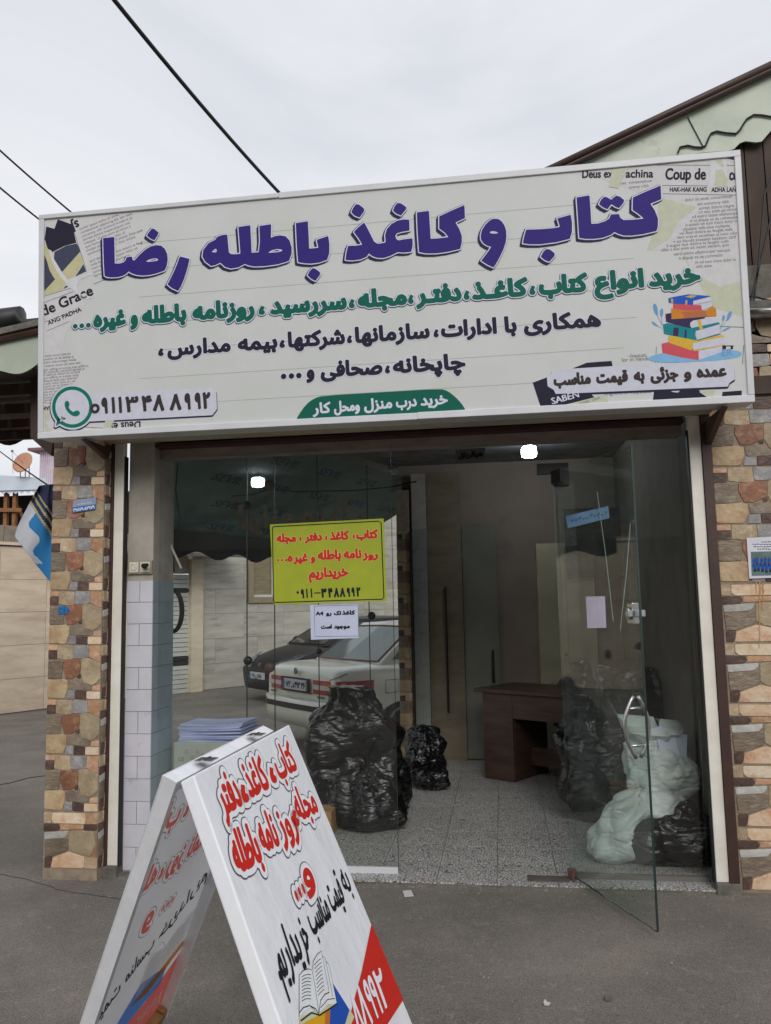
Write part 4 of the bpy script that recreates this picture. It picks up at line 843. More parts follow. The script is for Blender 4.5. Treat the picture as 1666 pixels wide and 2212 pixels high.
for wd, a, b, ya, yb in (('\u06f0', 588, 612, 800, 799), ('\u06f9', 630, 664, 818, 817), ('\u06f1', 684, 700, 815, 814), ('\u06f1', 728, 744, 812, 811), ('\u06f3', 830, 885, 812, 810), ('\u06f4', 898, 945, 810, 808), ('\u06f8', 956, 1008, 808, 806), ('\u06f8', 1014, 1068, 806, 804), ('\u06f9', 1082, 1116, 804, 803), ('\u06f9', 1128, 1162, 802, 801), ('\u06f2', 1176, 1218, 800, 799)):
    A_, B_ = CY_([(a, ya), (b, yb)]); yp.text(wd, A_, B_, .05, .0036, [(0, INK_blk, .0016, 0, 0, 'poster_number')], cell=.0018)
yp.line(CY_([(760, 772), (825, 769)]), .006, INK_blk, .0016); yp.build()
as_, ap = sheet('paper_sign', [(672, 1382), (775, 1378), (774, 1305), (670, 1307)], .0955, mat('paper_bluewhite', rgb(196, 204, 226), rgb(188, 196, 220), .6, 8), 'white paper sign with black lettering below the lime poster', 'paper sign')
fr = CY_([(762, 900), (1195, 890), (1195, 1195), (768, 1200)]); ap.line(fr+[fr[0]], .0022, INK_navy, .0008, 'border')
for wd, a, b, ya, yb, e in (('\u06a9\u0627\u063a\u0630', 1035, 1163, 982, 980, .0024), ('\u062a\u06a9', 955, 1028, 986, 984, .0024), ('\u0631\u0648', 878, 932, 988, 987, .0024), ('A4', 775, 852, 990, 988, .0018), ('\u0645\u0648\u062c\u0648\u062f', 955, 1113, 1117, 1115, .0024), ('\u0627\u0633\u062a', 828, 936, 1121, 1118, .0024)):
    A_, B_ = CY_([(a, ya), (b, yb)]); ap.text(wd, A_, B_, .021, e, [(0, INK_blk, .001, 0, 0, 'lettering')], cell=.0011)
ap.build()
t_, q_ = sheet('paper_note', [(1269, 1357), (1310, 1356), (1307, 1288), (1266, 1289)], .096, mat('paper_pink', rgb(206, 190, 222), rgb(200, 184, 216), .6, 8), 'small plain lilac paper on the glass beside the door lock', 'paper note')
t_, q_ = sheet('sticker', [(1227, 1141), (1317, 1119), (1314, 1093), (1222, 1115)], .096, mat('sticker_steelblue', rgb(108, 144, 184), rgb(92, 128, 170), .5, 14), 'tilted steel blue sticker with handwriting high on the right glass', 'sticker')
for x in range(1234, 1310, 8):
    y = 1124-(x-1234)*.24+rl.uniform(-2, 2); q_.line([(x, y), (x+2.5, y+rl.uniform(3, 6)), (x+5.5, y+rl.uniform(-4, 2))], .004, INK_navy, .0008, 'illegible_print')
q_.build()
t_, q_ = sheet('calligraphy_sticker', [(984, 998), (1048, 994), (1048, 967), (984, 971)], .096, mat('sticker_clear_grey', rgb(84, 84, 80), rgb(76, 76, 72), .5, 14), 'small black calligraphy sticker on the glass above the doorway', 'sticker')
q_.text('\u0647\u0648\u0627\u0644\u0631\u0632\u0627\u0642', (990, 990), (1044, 984), .03, .0028, [(0, flat('ink_soot', 18, 18, 18), .0008)], cell=.0014); q_.build()
# strings hanging on the door glass
for a, b2, nm in (((1290, 1062), (1325, 1342), 'left'), ((1362, 1130), (1340, 1362), 'right')):
    A_ = ay(a[0], a[1], .06); B_ = ay(b2[0], b2[1], .06)
    MB().tube([A_, A_.lerp(B_, .5)+Vector((.004, 0, 0)), B_], .0022, 5).build('string', mat('pale_string', rgb(150, 170, 160), rough=.7), None, label='thin pale string hanging behind the door glass, the %s of two' % nm, cat='string', group='strings behind the door')

# ================================================================== INSIDE
M_alu = mat('pale_green_frame', rgb(150, 162, 150), rgb(136, 148, 138), .4, 4)
# side glazing
sg = thing('side_window', 'slanting frameless side glazing looking out to the parked cars', 'shop window', tuple(SA))
SPl = Plane(tuple(SA), tuple(sd), (0, 0, 1))
cuts = [0]
for px in (535, 595, 690, 800): cuts.append(float(SPl.uv(px, 1400)[0]))
cuts.append((SB-SA).length)
cuts = sorted(cuts); joints = cuts[1:-1]
for a, b2 in zip(cuts[:-1], cuts[1:]):
    MB().obox(SA+sd*(a+.002)+Vector((0, 0, .01)), sd*(b2-a-.004), sn*.008, (0, 0, 2.76)).build('glass', G1, sg)
for jx in joints[:4]:
    MB().obox(SA+sd*(jx-.002)+Vector((0, 0, .01)), sd*.003, sn*.0085, (0, 0, 2.76)).build('joint_seal', M_edge, sg)
M_ball = mat('dark_clamp', rgb(34, 34, 34), rough=.35); M_ball2 = mat('bronze_clamp', rgb(110, 84, 70), rough=.4)
for px, py, r_, mm in ((534, 1092, .03, M_ball), (584, 1048, .034, M_ball2), (536, 1427, .03, M_ball), (583, 1442, .036, M_ball2), (690, 1407, .022, M_ball), (845, 1008, .03, M_ball), (803, 1330, .035, M_ball)):
    u, v = SPl.uv(px, py); p = SA+sd*float(u)+Vector((0, 0, float(v)))
    MB().lathe((p.x, p.y-.02, p.z), [(r_*.4, 0), (r_, .008), (r_*1.05, .018), (r_, .03), (r_*.5, .036)], 20, 'y').build('glass_clamp', mm, sg, smooth=True)
cable = MB(); A_ = SPl.uv(380, 1068); pts = []
for px, py in ((500, 1072), (545, 1068), (584, 1056), (640, 1062), (760, 1060), (845, 1052), (900, 1040)):
    pts.append(ay(px, py, 1.5))
cable.tube(pts, .006, 6).build('cable', M_black, None, label='black cable sagging across the shop below the ceiling', cat='cable')
# mirrored gold sticker lettering, read from behind
gp = Print(SPl, sg); gold = mat('faded_gold', rgb(128, 104, 70), rgb(100, 84, 60), .5, 20)
SPl2 = Plane(tuple(SA-sn*.004), tuple(sd), (0, 0, 1)); gp.p = SPl2
gp.text('\u0644\u0648\u0627\u0632\u0645', (515, 1140), (640, 1134), .15, .012, [(0, gold, .001, 0, 0, 'sticker_lettering')], mirror=True, cell=.006)
gp.text('\u0645\u0646\u0632\u0644', (650, 1132), (785, 1124), .17, .012, [(0, gold, .001, 0, 0, 'sticker_lettering')], mirror=True, cell=.006)
gp.build()
# far left corner: narrow stone post, tiled column, beige column
p_ = thing('stone_pillar', 'narrow stone clad pillar at the far end of the side glazing', 'pillar', (1.45, 3.3, 0), group='stone clad pillars of the shop')
xa, xb = ay(862, 1400, 3.3).x, ay(890, 1400, 3.3).x
Box('core', (xa, 3.307, -.1), (xb, 3.5, 2.62), M_mortar, p_)
cladding(p_, (xa, 3.307, 0), (1, 0, 0), (0, 0, 1), (0, -1, 0), [('A', 0, .02+.3135*i, xb-xa) for i in range(7)], 'F', .325, .3095)
Box('dark_frame', (xb, 3.27, 0), (xb+.022, 3.45, 2.2), M_black, p_)
t = thing('tiled_column', 'white tiled column at the far left corner inside the shop', 'column', (1.6, 3.35, 0))
xc, xd = xb+.024, ay(925, 1300, 3.32).x; ztop = ay(910, 1142, 3.32).z
Box('core', (xc, 3.327, 0), (xd, 3.42, 2.78), M_plas, t)
nr = 11
for r_ in range(nr):
    for a, b2 in ((0, .5), (.5, 1)):
        MB().box((xc+(xd-xc)*a+.001, 3.32, .004+r_*ztop/nr), (xc+(xd-xc)*b2-.001, 3.328, (r_+1)*ztop/nr-.002)).build('tile', mat('worn_white_tile', rgb(150, 154, 150), rgb(136, 140, 136), .35, 5, c3=rgb(112, 112, 104), s3=6), t)
xe_ = ay(1000, 1300, 3.34).x
Box('beige_column', (xd+.004, 3.36, 0), (xe_, 3.419, 2.78), mat('beige_panel', rgb(128, 118, 98), rgb(112, 102, 84), .7, 4, stretch=(1, 1, 3)), shop)
MB().tube([(ay(963, 1300, 3.34).x, 3.34, .45), (ay(963, 1300, 3.34).x, 3.34, 1.65)], .012, 6).build('pipe', M_black, None, label='dark vertical pipe on the beige column at the back', cat='pipe')
gd = thing('inner_door', 'pale green narrow door with a black handle on the back wall', 'door', (2.0, 3.4, 0))
gx0, gx1 = xe_+.004, ay(1076, 1300, 3.38).x; gzt = ay(1040, 1135, 3.38).z
Box('leaf', (gx0, 3.385, .01), (gx1, 3.418, gzt), mat('green_leaf', rgb(126, 126, 114), rgb(112, 114, 104), .4, 3), gd, bevel=.003)
hx = ay(1066, 1440, 3.37).x; hzz = ay(1066, 1440, 3.37).z
MB().tube([(hx, 3.382, hzz-.15), (hx, 3.34, hzz-.13), (hx, 3.335, hzz), (hx, 3.34, hzz+.13), (hx, 3.382, hzz+.15)], .012, 8).build('handle', M_black, gd, smooth=True)
cd = thing('cupboard', 'tall cream cupboard against the back wall behind the desk', 'cupboard', (2.8, 3.35, 0))
kx0, kx1, kz = ay(1167, 1400, 3.2).x, ay(1292, 1400, 3.2).x, ay(1230, 1172, 3.2).z
mcr = mat('cream_board', rgb(184, 178, 152), rgb(162, 156, 132), .5, 3)
Box('carcass', (kx0, 3.22, .0), (kx1, 3.418, kz), mcr, cd); xm = (kx0+kx1)/2
Box('cupboard_door', (kx0+.006, 3.2, .05), (xm-.003, 3.218, kz-.03), mcr, cd, bevel=.003); Box('cupboard_door', (xm+.003, 3.2, .05), (kx1-.006, 3.218, kz-.03), mcr, cd, bevel=.003)
MB().lathe((xm-.03, 3.196, 1.0), [(.012, 0), (.015, -.012), (.006, -.02)], 12, 'y').build('knob', M_black, cd)
Box('dark_board', (ay(1222, 1200, 3.19).x, 3.17, ay(1222, 1250, 3.19).z), (ay(1345, 1200, 3.19).x, 3.185, ay(1222, 1100, 3.19).z), mat('board_dark', rgb(58, 56, 50), rgb(50, 48, 44), .6, 5), None, label='dark rectangular board on the back wall above the cupboard', cat='board')
# lamps
def bulb(px, py, y, r_, name, lab, es):
    p = ay(px, py, y); t = thing(name, lab, 'lamp', tuple(p))
    m = MB()
    if r_ > .06: m.lathe(tuple(p), [(r_*.7, -r_*.75), (r_*.95, -r_*.62), (r_, -r_*.3), (r_, r_*.5), (r_*.8, r_*.72)], 24)
    else: m.lathe(tuple(p), [(r_*.15, -r_), (r_*.6, -r_*.8), (r_*.95, -r_*.3), (r_, .0), (r_*.8, r_*.6), (r_*.4, r_)], 20)
    m.build('globe', mat('lit_globe_%s' % name, (1, 1, 1, 1), emit=(.86, .95, 1, 1), estr=es), t, smooth=True)
    MB().lathe((p.x, p.y, p.z+r_*.72), [(r_*.5, 0), (r_*.45, r_*.6), (r_*.3, r_*.7)], 14).build('lamp_holder', M_black, t)
    MB().tube([(p.x, p.y, p.z+r_*1.4), (p.x, p.y, 2.88)], .004, 5).build('flex', M_black, t)
bulb(1143, 976, 2.35, .064, 'ceiling_lamp', 'big square lit lamp under the ceiling above the doorway', 55)
# desk
dk = thing('desk', 'dark brown wooden desk inside the doorway', 'desk', (2.4, 2.5, 0))
M_desk = mat('desk_wood', rgb(84, 64, 56), rgb(62, 46, 40), .45, 3, stretch=(1, 1, 6), bump=.08, c3=rgb(94, 72, 60), s3=9, lo3=.6, hi3=.7)
tf = az(1023, 1488, .75); tg = az(1200, 1500, .75); tb = az(1095, 1472, .75)
ux = (tg-tf); ux.z = 0; ux.normalize(); uy = Vector((-ux.y, ux.x, 0)); L1 = 1.25; W1 = .62
MB().obox((tf.x, tf.y, .725), ux*L1, uy*W1, (0, 0, .032)).build('desk_top', M_desk, dk, bevel=.003)
def dbox(u0, v0, z0, u1, v1, z1, nm): 
    return MB().obox(tf.xy.to_3d()+ux*u0+uy*v0+Vector((0, 0, z0)), ux*(u1-u0), uy*(v1-v0), (0, 0, z1-z0)).build(nm, M_desk, dk, bevel=.003)
dbox(.07, .03, .002, .37, .06, .722, 'front_panel'); dbox(.07, .062, .002, .09, .58, .722, 'side_panel'); dbox(.35, .062, .002, .37, .58, .722, 'side_panel')
dbox(.372, .03, .52, 1.18, .05, .722, 'apron'); dbox(.372, .3, .1, 1.18, .325, .25, 'foot_rail'); dbox(1.15, .052, .002, 1.18, .58, .722, 'side_panel')
# chair behind the desk
chp = az(1250, 1640, 0.0); ch = thing('office_chair', 'dark office chair with a rounded back behind the desk', 'chair', (2.95, 2.5, 0))
M_ch = mat('chair_fabric', rgb(84, 76, 72), rgb(70, 62, 58), .8, 20); M_chb = mat('chair_plastic', rgb(26, 26, 30), rough=.5)
cb = ay(1250, 1500, 2.75); 
m = MB(); n = 28; ring_ = []
for i in range(n):
    a = 2*math.pi*i/n; ring_.append((cb.x+.2*math.cos(a), 2.75, cb.z+.19*math.sin(a)+(.02 if math.sin(a) < 0 else 0)))
m.prism(ring_, (0, .06, 0)); m.build('backrest', M_ch, ch, bevel=.02)
sc_ = (cb.x, 2.5)
MB().lathe((cb.x, 2.48, .44), [(.2, 0), (.24, .02), (.24, .06), (.18, .085)], 24).build('seat', M_chb, ch, smooth=True)
MB().box((cb.x-.03, 2.7, .46), (cb.x+.03, 2.74, cb.z-.1)).build('back_bar', M_chb, ch)
for s_ in (-1, 1): MB().tube([(cb.x+s_*.22, 2.66, .5), (cb.x+s_*.27, 2.6, .68), (cb.x+s_*.27, 2.4, .7), (cb.x+s_*.25, 2.32, .68)], .02, 8).build('armrest', M_chb, ch, smooth=True)
MB().tube([(cb.x, 2.48, .06), (cb.x, 2.48, .44)], .025, 10).build('gas_column', M_chb, ch)
for k in range(5):
    a = 2*math.pi*k/5+.3; MB().tube([(cb.x, 2.48, .09), (cb.x+.26*math.cos(a), 2.48+.26*math.sin(a), .045)], [.022, .014], 8).build('foot', M_chb, ch)
# ---------------- bags
M_bag = mat('black_bag_plastic', rgb(14, 14, 16), rgb(9, 9, 11), .22, 5, spec=.6, bump=.6, bscale=7, bdist=.03, stretch=(1, 1, 3.6))
M_pale = mat('pale_bag_plastic', rgb(190, 200, 196), rgb(208, 213, 212), .42, 4, spec=.5, bump=.5, bscale=9, bdist=.02, stretch=(1, 1, 3), c3=rgb(208, 212, 196), s3=4)
for mm in (M_pale,): mm.node_tree.nodes['Principled BSDF'].inputs['Subsurface Weight'].default_value = .25; mm.node_tree.nodes['Principled BSDF'].inputs['Subsurface Radius'].default_value = (.03, .04, .03)
def bag(name, c, rx, ry, h, seed, m_, lab, cat, grp=None, lean=(0, 0), neck=.35, amp=.07, nu=120, nv=84, ears=0):
    c = Vector(c); vs = []; off = Vector((seed*7.3, seed*3.1, seed*1.7))
    for j in range(nv+1):
        t = j/nv
        prof = (1-abs((t-.4)/.6)**2.5)**.5 if t > .4 else (1-abs((t-.4)/.44)**3)**.4
        if neck and t > .8: k_ = (t-.8)/.2; prof = max(prof*(1-k_), neck*.3*(.8+.4*k_) if t < 1 else neck*.1)
        prof = max(prof, .02)
        for i in range(nu):
            a = 2*math.pi*i/nu; d = Vector((math.cos(a), math.sin(a), 0))
            q = Vector((d.x*prof, d.y*prof, t*h/rx*.8))
            n1_ = noise.noise(q*1.1+off)*1.3+noise.noise(q*2.3+off)*.5
            w_ = Vector((noise.noise(q*1.7+off), noise.noise(q*1.7-off), noise.noise(q*1.3+off*2)))
            v_ = noise.voronoi(Vector((q.x*1.9, q.y*1.9, q.z*2.4))+off+w_*.9)[0]; cre = 1-min(.22, v_[1]-v_[0])/.22
            v2_ = noise.voronoi(Vector((q.x*3.2, q.y*3.2, q.z*6.5))+off+w_*1.4)[0]; cre2 = 1-min(.25, v2_[1]-v2_[0])/.25
            pl_ = math.sin(a*9+4*n1_+seed)*max(0, t-.6)*1.6
            dsp = amp*(1.6*n1_-.3*cre**3-.07*cre2+.5*pl_)
            p = Vector((d.x*rx*prof, d.y*ry*prof, h*t))+d*dsp*(1 if t > .06 else .4)+Vector((0, 0, amp*n1_*.6*t))
            if ears and t > .8: p.z += ears*h*max(0, math.sin(a*2+seed))**2*(t-.8)*4
            p.x += lean[0]*t*t; p.y += lean[1]*t*t
            vs.append(c+Vector((p.x, p.y, max(p.z, 0))))
    fs = [(j*nu+i, j*nu+(i+1) % nu, (j+1)*nu+(i+1) % nu, (j+1)*nu+i) for j in range(nv) for i in range(nu)]
    fs.append(tuple(range(nu))[::-1]); fs.append(tuple(nv*nu+i for i in range(nu)))
    zmin = min(v.z for v in vs)
    vs = [v-Vector((0, 0, zmin-c.z)) for v in vs]
    return MB().add(vs, fs).build(name, m_, None, smooth=True, label=lab, cat=cat, group=grp)
BG = 'black rubbish bags in the shop'
bag('rubbish_bag', (1.27, 1.36, 0), .43, .36, .86, 1, M_bag, 'big black rubbish bag beside the A-board, behind the front glass', 'bag', BG, lean=(-.15, 0), neck=0, amp=.085)
bag('rubbish_bag', (1.34, 1.0, 0), .27, .2, .40, 11, M_bag, 'low black bag slumped in front of the biggest one', 'bag', BG, neck=0, amp=.045)
bag('rubbish_bag', (1.6, 2.42, 0), .19, .18, .48, 2, M_bag, 'small black bag on the floor near the far stone pillar', 'bag', BG, neck=0, amp=.035)
bag('rubbish_bag', (1.67, 2.15, 0), .13, .1, .19, 12, M_bag, 'tiny black bag end lying on the floor by the doorway', 'bag', BG, neck=0, amp=.03)
bag('rubbish_bag', (2.93, 1.35, 0), .28, .27, .86, 3, M_bag, 'upright black bag behind the open glass door', 'bag', BG, neck=1.6, amp=.055, ears=.3)
bag('rubbish_bag', (3.28, 1.75, 0), .22, .3, 1.0, 4, M_bag, 'tall black bag at the right beside the shutter rail', 'bag', BG, lean=(.06, 0), neck=0, amp=.05)
bag('rubbish_bag', (3.17, .46, 0), .27, .24, .34, 5, M_bag, 'low black bag in the right corner below the pale bags', 'bag', BG, neck=0, amp=.05)
bag('rubbish_bag', (3.12, 1.1, 0), .26, .22, .6, 6, M_bag, 'black bag behind the upper pale bag', 'bag', BG, neck=1.4, amp=.045, ears=.2)
PG = 'pale green carrier bags'
bag('carrier_bag', (2.88, .42, 0), .15, .13, .40, 7, M_pale, 'pale green carrier bag slumped on the floor behind the door', 'bag', PG, lean=(.2, .05), neck=.7, amp=.035)
bag('carrier_bag', (3.2, .6, .30), .2, .15, .40, 8, M_pale, 'pale carrier bag full of white paper, upper right', 'bag', PG, neck=2.4, amp=.045, ears=.3)
bag('carrier_bag', (3.13, .48, .24), .22, .14, .14, 9, M_pale, 'flattened pale bag squeezed under the paper filled one', 'bag', PG, neck=0, amp=.03)
for i, (dx, dz, rt) in enumerate(((.05, .54, .12), (.09, .57, -.15), (.0, .58, .25))):
    MB().obox((3.14+dx, .47+.02*i, dz+.02), (.11*math.cos(rt), .01, .11*math.sin(rt)), (0, .003, 0), (-.12*math.sin(rt), .03, .12*math.cos(rt))).build('paper_sheet', mat('waste_paper', rgb(204, 210, 222), rgb(190, 198, 214), .6, 12), None, label='white waste paper sheet sticking out of the upper pale bag, %s' % ('in front', 'in the middle', 'at the back')[i], cat='paper', group='waste paper in the pale bag')
# carton and paper stack
kb = thing('carton', 'pale grey carton with printed symbols behind the front glass', 'box', (.6, .45, 0))
bx = ay(375, 1640, .28).x; bz = ay(400, 1604, .28).z
M_ct = mat('carton_pale', rgb(168, 174, 164), rgb(156, 160, 150), .7, 5)
Box('carton_body', (bx, .28, .0), (bx+.46, .58, bz), M_ct, kb, bevel=.004)
cp = Print(Plane((bx, .2795, 0), (1, 0, 0), (0, 0, 1)), kb)
cp.latin('CE', (.03, bz-.11), .022, INK_gray, .001, uv=True); [cp.line([(.18+.022*i, bz-.07), (.195+.022*i, bz-.07)], .007, INK_gray, .001, 'illegible_print', uv=True) for i in range(6)]
for i in range(3): cp.sdf([np.array([(.085+i*.035+.011*math.cos(t), bz-.055-.035*(i % 2)+.011*math.sin(t)) for t in np.linspace(0, 6.28, 14)[:-1]]), np.array([(.085+i*.035+.0085*math.cos(t), bz-.055-.035*(i % 2)+.0085*math.sin(t)) for t in np.linspace(0, 6.28, 14)[:-1]])], .0015, [(0, INK_gray, .001)], evenodd=True)
cp.build()
st = thing('paper_stack', 'stack of bluish paper folders lying on the pale carton', 'paper stack', (bx+.2, .42, bz))
rp = random.Random(3)
for i in range(11):
    a = rp.uniform(-.06, .06); o_ = Vector((bx+.02+rp.uniform(-.008, .012), .3+rp.uniform(-.008, .01), bz+.001+i*.0092)); hgt = .0082; curl = .006*i/10
    X = Vector((.4*math.cos(a), .4*math.sin(a), 0)); Y = Vector((-.27*math.sin(a)+.02, .27*math.cos(a), 0)); m = MB(); vs = []
    for u in range(9):
        for v in (0, 1):
            p = o_+X*(u/8)+Y*v+Vector((0, 0, curl*abs(u/8-.4)**1.5*4))
            vs += [tuple(p), tuple(p+Vector((0, 0, hgt)))]
    fs = []
    for u in range(8):
        k = u*4; fs += [(k, k+4, k+6, k+2), (k+1, k+3, k+7, k+5), (k, k+1, k+5, k+4), (k+2, k+6, k+7, k+3)]
    fs += [(0, 2, 3, 1), (32, 33, 35, 34)]
    m.add(vs, fs).build('folder', mat('folder_blue', rgb(186, 196, 222), rgb(150, 158, 200), .5, 3, rnd=.08), st)
cb2 = az(707, 1800, 0)
Box('carton', (cb2.x-.12, cb2.y-.1, .0), (cb2.x+.05, cb2.y+.1, .16), mat('carton_brown', rgb(170, 130, 84), rgb(150, 112, 70), .8, 8), None, label='small brown cardboard box beside the A-board on the shop floor', cat='box', bevel=.003)
# coil of cable at the left glass
cc_ = ay(372, 1320, .36); m = MB()
for k in range(3):
    m.tube([cc_+Vector(((.055+.007*k)*math.cos(t), .01*k, (.125+.006*k)*math.sin(t))) for t in np.linspace(-1.9, 1.9+.2*k, 26)], .0055, 6)
m.build('cable_coil', M_black, None, smooth=True, label='coil of black cable hanging inside the left glass', cat='cable')
MB().tube([ay(358, 1140, .3), ay(372, 1185, .3), ay(392, 1228, .3)], .008, 6).build('conduit', mat('conduit_cream', rgb(180, 176, 160), rough=.6), None, label='short cream conduit dangling beside the cable coil', cat='conduit')
MB().tube([ay(330, 1000, .35), ay(345, 1080, .35), ay(338, 1140, .35), ay(350, 1200, .35)], .006, 6).build('wire', M_black, None, label='loose black wire on the plaster above the tiled column', cat='wire')

for k, pts in enumerate((((368, 1010), (374, 1080), (370, 1150), (376, 1235)), ((384, 1000), (380, 1060), (388, 1120), (384, 1190)))):
    MB().tube([ay(x, y, .37) for x, y in pts], .005, 6).build('wire', M_black, None, smooth=True, label='black wire hanging down the inner corner of the tiled column, the %s one' % ('left', 'right')[k], cat='wire')

# ================================================================== SIDE STREET
GZ = -.138
M_trav = mat('travertine', rgb(222, 206, 184), rgb(202, 184, 160), .7, 1.4, stretch=(1, 1, 5), rnd=.05, bump=.15, bscale=24, c3=rgb(182, 164, 140), s3=1.1, lo3=.56, hi3=.75)
M_trav2 = mat('travertine_grey', rgb(196, 190, 180), rgb(172, 166, 156), .7, 1.6, stretch=(1, 1, 5), rnd=.06, bump=.15, bscale=24, c3=rgb(132, 126, 118), s3=1.3, lo3=.55, hi3=.75)
w0, w1, w2 = az(0, 1545, GZ), az(357, 1500, GZ), az(520, 1483, GZ)
dw = (w1-w0).normalized(); nw = Vector((dw.y, -dw.x, 0))
if nw.dot(Vector((0, -1, 0))) < 0: nw = -nw
lw = thing('boundary_wall', 'low beige stone panelled wall across the side street, left of the shop', 'wall', tuple(w0))
start = w0-dw*5; Ltot = (w1-start).length-.05; ht = ay(50, 1192, w0.y).z-GZ+.12
MB().obox(start, dw*Ltot, -nw*.2, (0, 0, ht)).build('core', M_conc, lw)
n_ = 10; pw = Ltot/n_
for i in range(n_):
    for j in range(5):
        MB().obox(start+dw*(i*pw+.003)+Vector((0, 0, .02+j*(ht-.04)/5))+nw*.001, dw*(pw-.006), nw*.008, (0, 0, (ht-.04)/5-.005)).build('panel', M_trav, lw, bevel=.002)
MB().obox(start-nw*.25+Vector((0, 0, ht)), dw*Ltot, nw*.3, (0, 0, .05)).build('coping', M_trav, lw)
bw_ = thing('block_wall', 'rough grey block course behind the low beige wall', 'wall', tuple(w0))
for i in range(24):
    MB().obox(start-nw*.9+dw*(i*.42)+Vector((0, 0, ht-.3)), dw*.41, -nw*.2, (0, 0, .3+.42)).build('block', mat('block_tan', rgb(150, 138, 122), rgb(126, 116, 104), .9, 6, rnd=.08), bw_)
# house with garage shutter
hs_ = thing('street_house', 'grey travertine house with window and garage shutter across the side street', 'house', tuple(w1))
gs, ge = az(357, 1500, GZ), az(405, 1495, GZ)
dh = (w2-ge).normalized(); nh = Vector((dh.y, -dh.x, 0))
if nh.y > 0: nh = -nh
hw0 = ge+dh*.28
LH = 16; HH = 4.6
win0, win1 = ray(535, 1250), ray(603, 1250)
def on_line(px, py, O, D):     # where the ray through px meets the vertical plane through O along D
    d = ray(px, py); n2 = np.array([-D.y, D.x, 0]); t = ((np.array(O)-CAMP)@n2)/(d@n2); return Vector(CAMP+d*t)
ws, we = on_line(545, 1290, hw0, dh), on_line(612, 1190, hw0, dh); us, ue = (ws-hw0).dot(dh), (we-hw0).dot(dh)
wz0, wz1 = ws.z, ws.z+1.35; ue = us+1.15
MB().obox(hw0-nh*.02, dh*us, -nh*.3, (0, 0, HH)).obox(hw0-nh*.02+dh*ue, dh*(LH-ue), -nh*.3, (0, 0, HH)).obox(hw0-nh*.02+dh*us, dh*(ue-us), -nh*.3, (0, 0, wz0-GZ)).obox(hw0-nh*.02+dh*us+Vector((0, 0, wz1-GZ)), dh*(ue-us), -nh*.3, (0, 0, HH-(wz1-GZ))).build('wall', M_conc, hs_)
ph = .5; pl_ = 1.05
for i in range(-1, 9):
    for j in range(8):
        u0, z0 = i*pl_+(.35 if j % 2 else 0), j*ph
        segs = [(max(u0+.003, .002), u0+pl_-.003)]
        if z0+ph+GZ > wz0-.12 and z0+GZ < wz1+.12:
            for zl, zh in ((z0+.01, min(z0+ph+.004, wz0-.125-GZ)), (max(z0+.01, wz1+.125-GZ), z0+ph+.004)):
                a, b2 = max(segs[0][0], us-.125), min(segs[0][1], ue+.125)
                if b2-a > .03 and zh-zl > .03: MB().obox(hw0+dh*a+Vector((0, 0, zl)), dh*(b2-a), nh*.012, (0, 0, zh-zl)).build('panel', M_trav2, hs_)
            segs = [(a, min(b2, us-.125)) for a, b2 in segs]+[(max(a, ue+.125), b2) for a, b2 in segs]
        for a, b2 in segs:
            if b2-a > .03: MB().obox(hw0+dh*a+Vector((0, 0, z0+.01)), dh*(b2-a), nh*.012, (0, 0, ph-.006)).build('panel', M_trav2, hs_)
M_wf = mat('window_surround', rgb(160, 140, 116), rgb(146, 128, 104), .6, 6)
wn = MB(); a_ = .12
for (u0, u1, z0, z1) in ((us-a_, us, wz0-a_, wz1+a_), (ue, ue+a_, wz0-a_, wz1+a_), (us, ue, wz0-a_, wz0), (us, ue, wz1, wz1+a_)):
    wn.obox(hw0+dh*u0+Vector((0, 0, z0-GZ))+nh*.0, dh*(u1-u0), nh*.06, (0, 0, z1-z0))
wno = wn.build('window', M_wf, hs_)
wf = MB()
for (u0, u1, z0, z1) in ((us, us+.05, wz0, wz1), (ue-.05, ue, wz0, wz1), (us, ue, wz0, wz0+.05), (us, ue, wz1-.05, wz1), ((us+ue)/2-.025, (us+ue)/2+.025, wz0, wz1)): wf.obox(hw0-nh*.06+dh*u0+Vector((0, 0, z0-GZ)), dh*(u1-u0), nh*.04, (0, 0, z1-z0))
wf.build('frame', M_white, wno)
MB().obox(hw0-nh*.08+dh*us+Vector((0, 0, wz0-GZ)), dh*(ue-us), nh*.01, (0, 0, wz1-wz0)).build('pane', mat('window_dusk', rgb(150, 132, 96), rgb(120, 108, 84), .15, 3, stretch=(1, 1, 12)), wno)
# garage shutter with slats
sh_ = thing('garage_shutter', 'white slatted garage shutter beside the travertine house', 'shutter', tuple(gs)); du = (ge-gs); zt_ = ay(380, 1240, gs.y).z-GZ; lu = du.length; du.normalize(); nn = Vector((du.y, -du.x, 0)); nn = nn if nn.y < 0 else -nn
gs2 = gs-du*2.4; lu += 2.4; ns = 26
M_sl = mat('slat_white', rgb(206, 208, 202), rgb(192, 194, 188), .5, 4); M_sld = mat('slat_dark', rgb(40, 40, 44), rough=.6)
for i in range(ns):
    MB().obox(gs2+Vector((0, 0, i*zt_/ns)), du*lu, nn*.03, (0, 0, zt_/ns-.012)).build('slat', M_sld if i in (6, 7, 22) else M_sl, sh_)
MB().obox(gs2-nn*.02, du*lu, -nn*.05, (0, 0, zt_)).build('backing', M_conc, sh_)
MB().obox(ge+Vector((0, 0, 0)), dh*.27, nh*.12, (0, 0, zt_+.3)).build('door_jamb', M_trav, sh_)
can = thing('tin_canopy', 'rusty tin canopy over the garage shutter', 'canopy', (gs.x, gs.y, 2))
c0 = on_line(352, 1178, gs, du); c0.z = zt_+GZ+.5
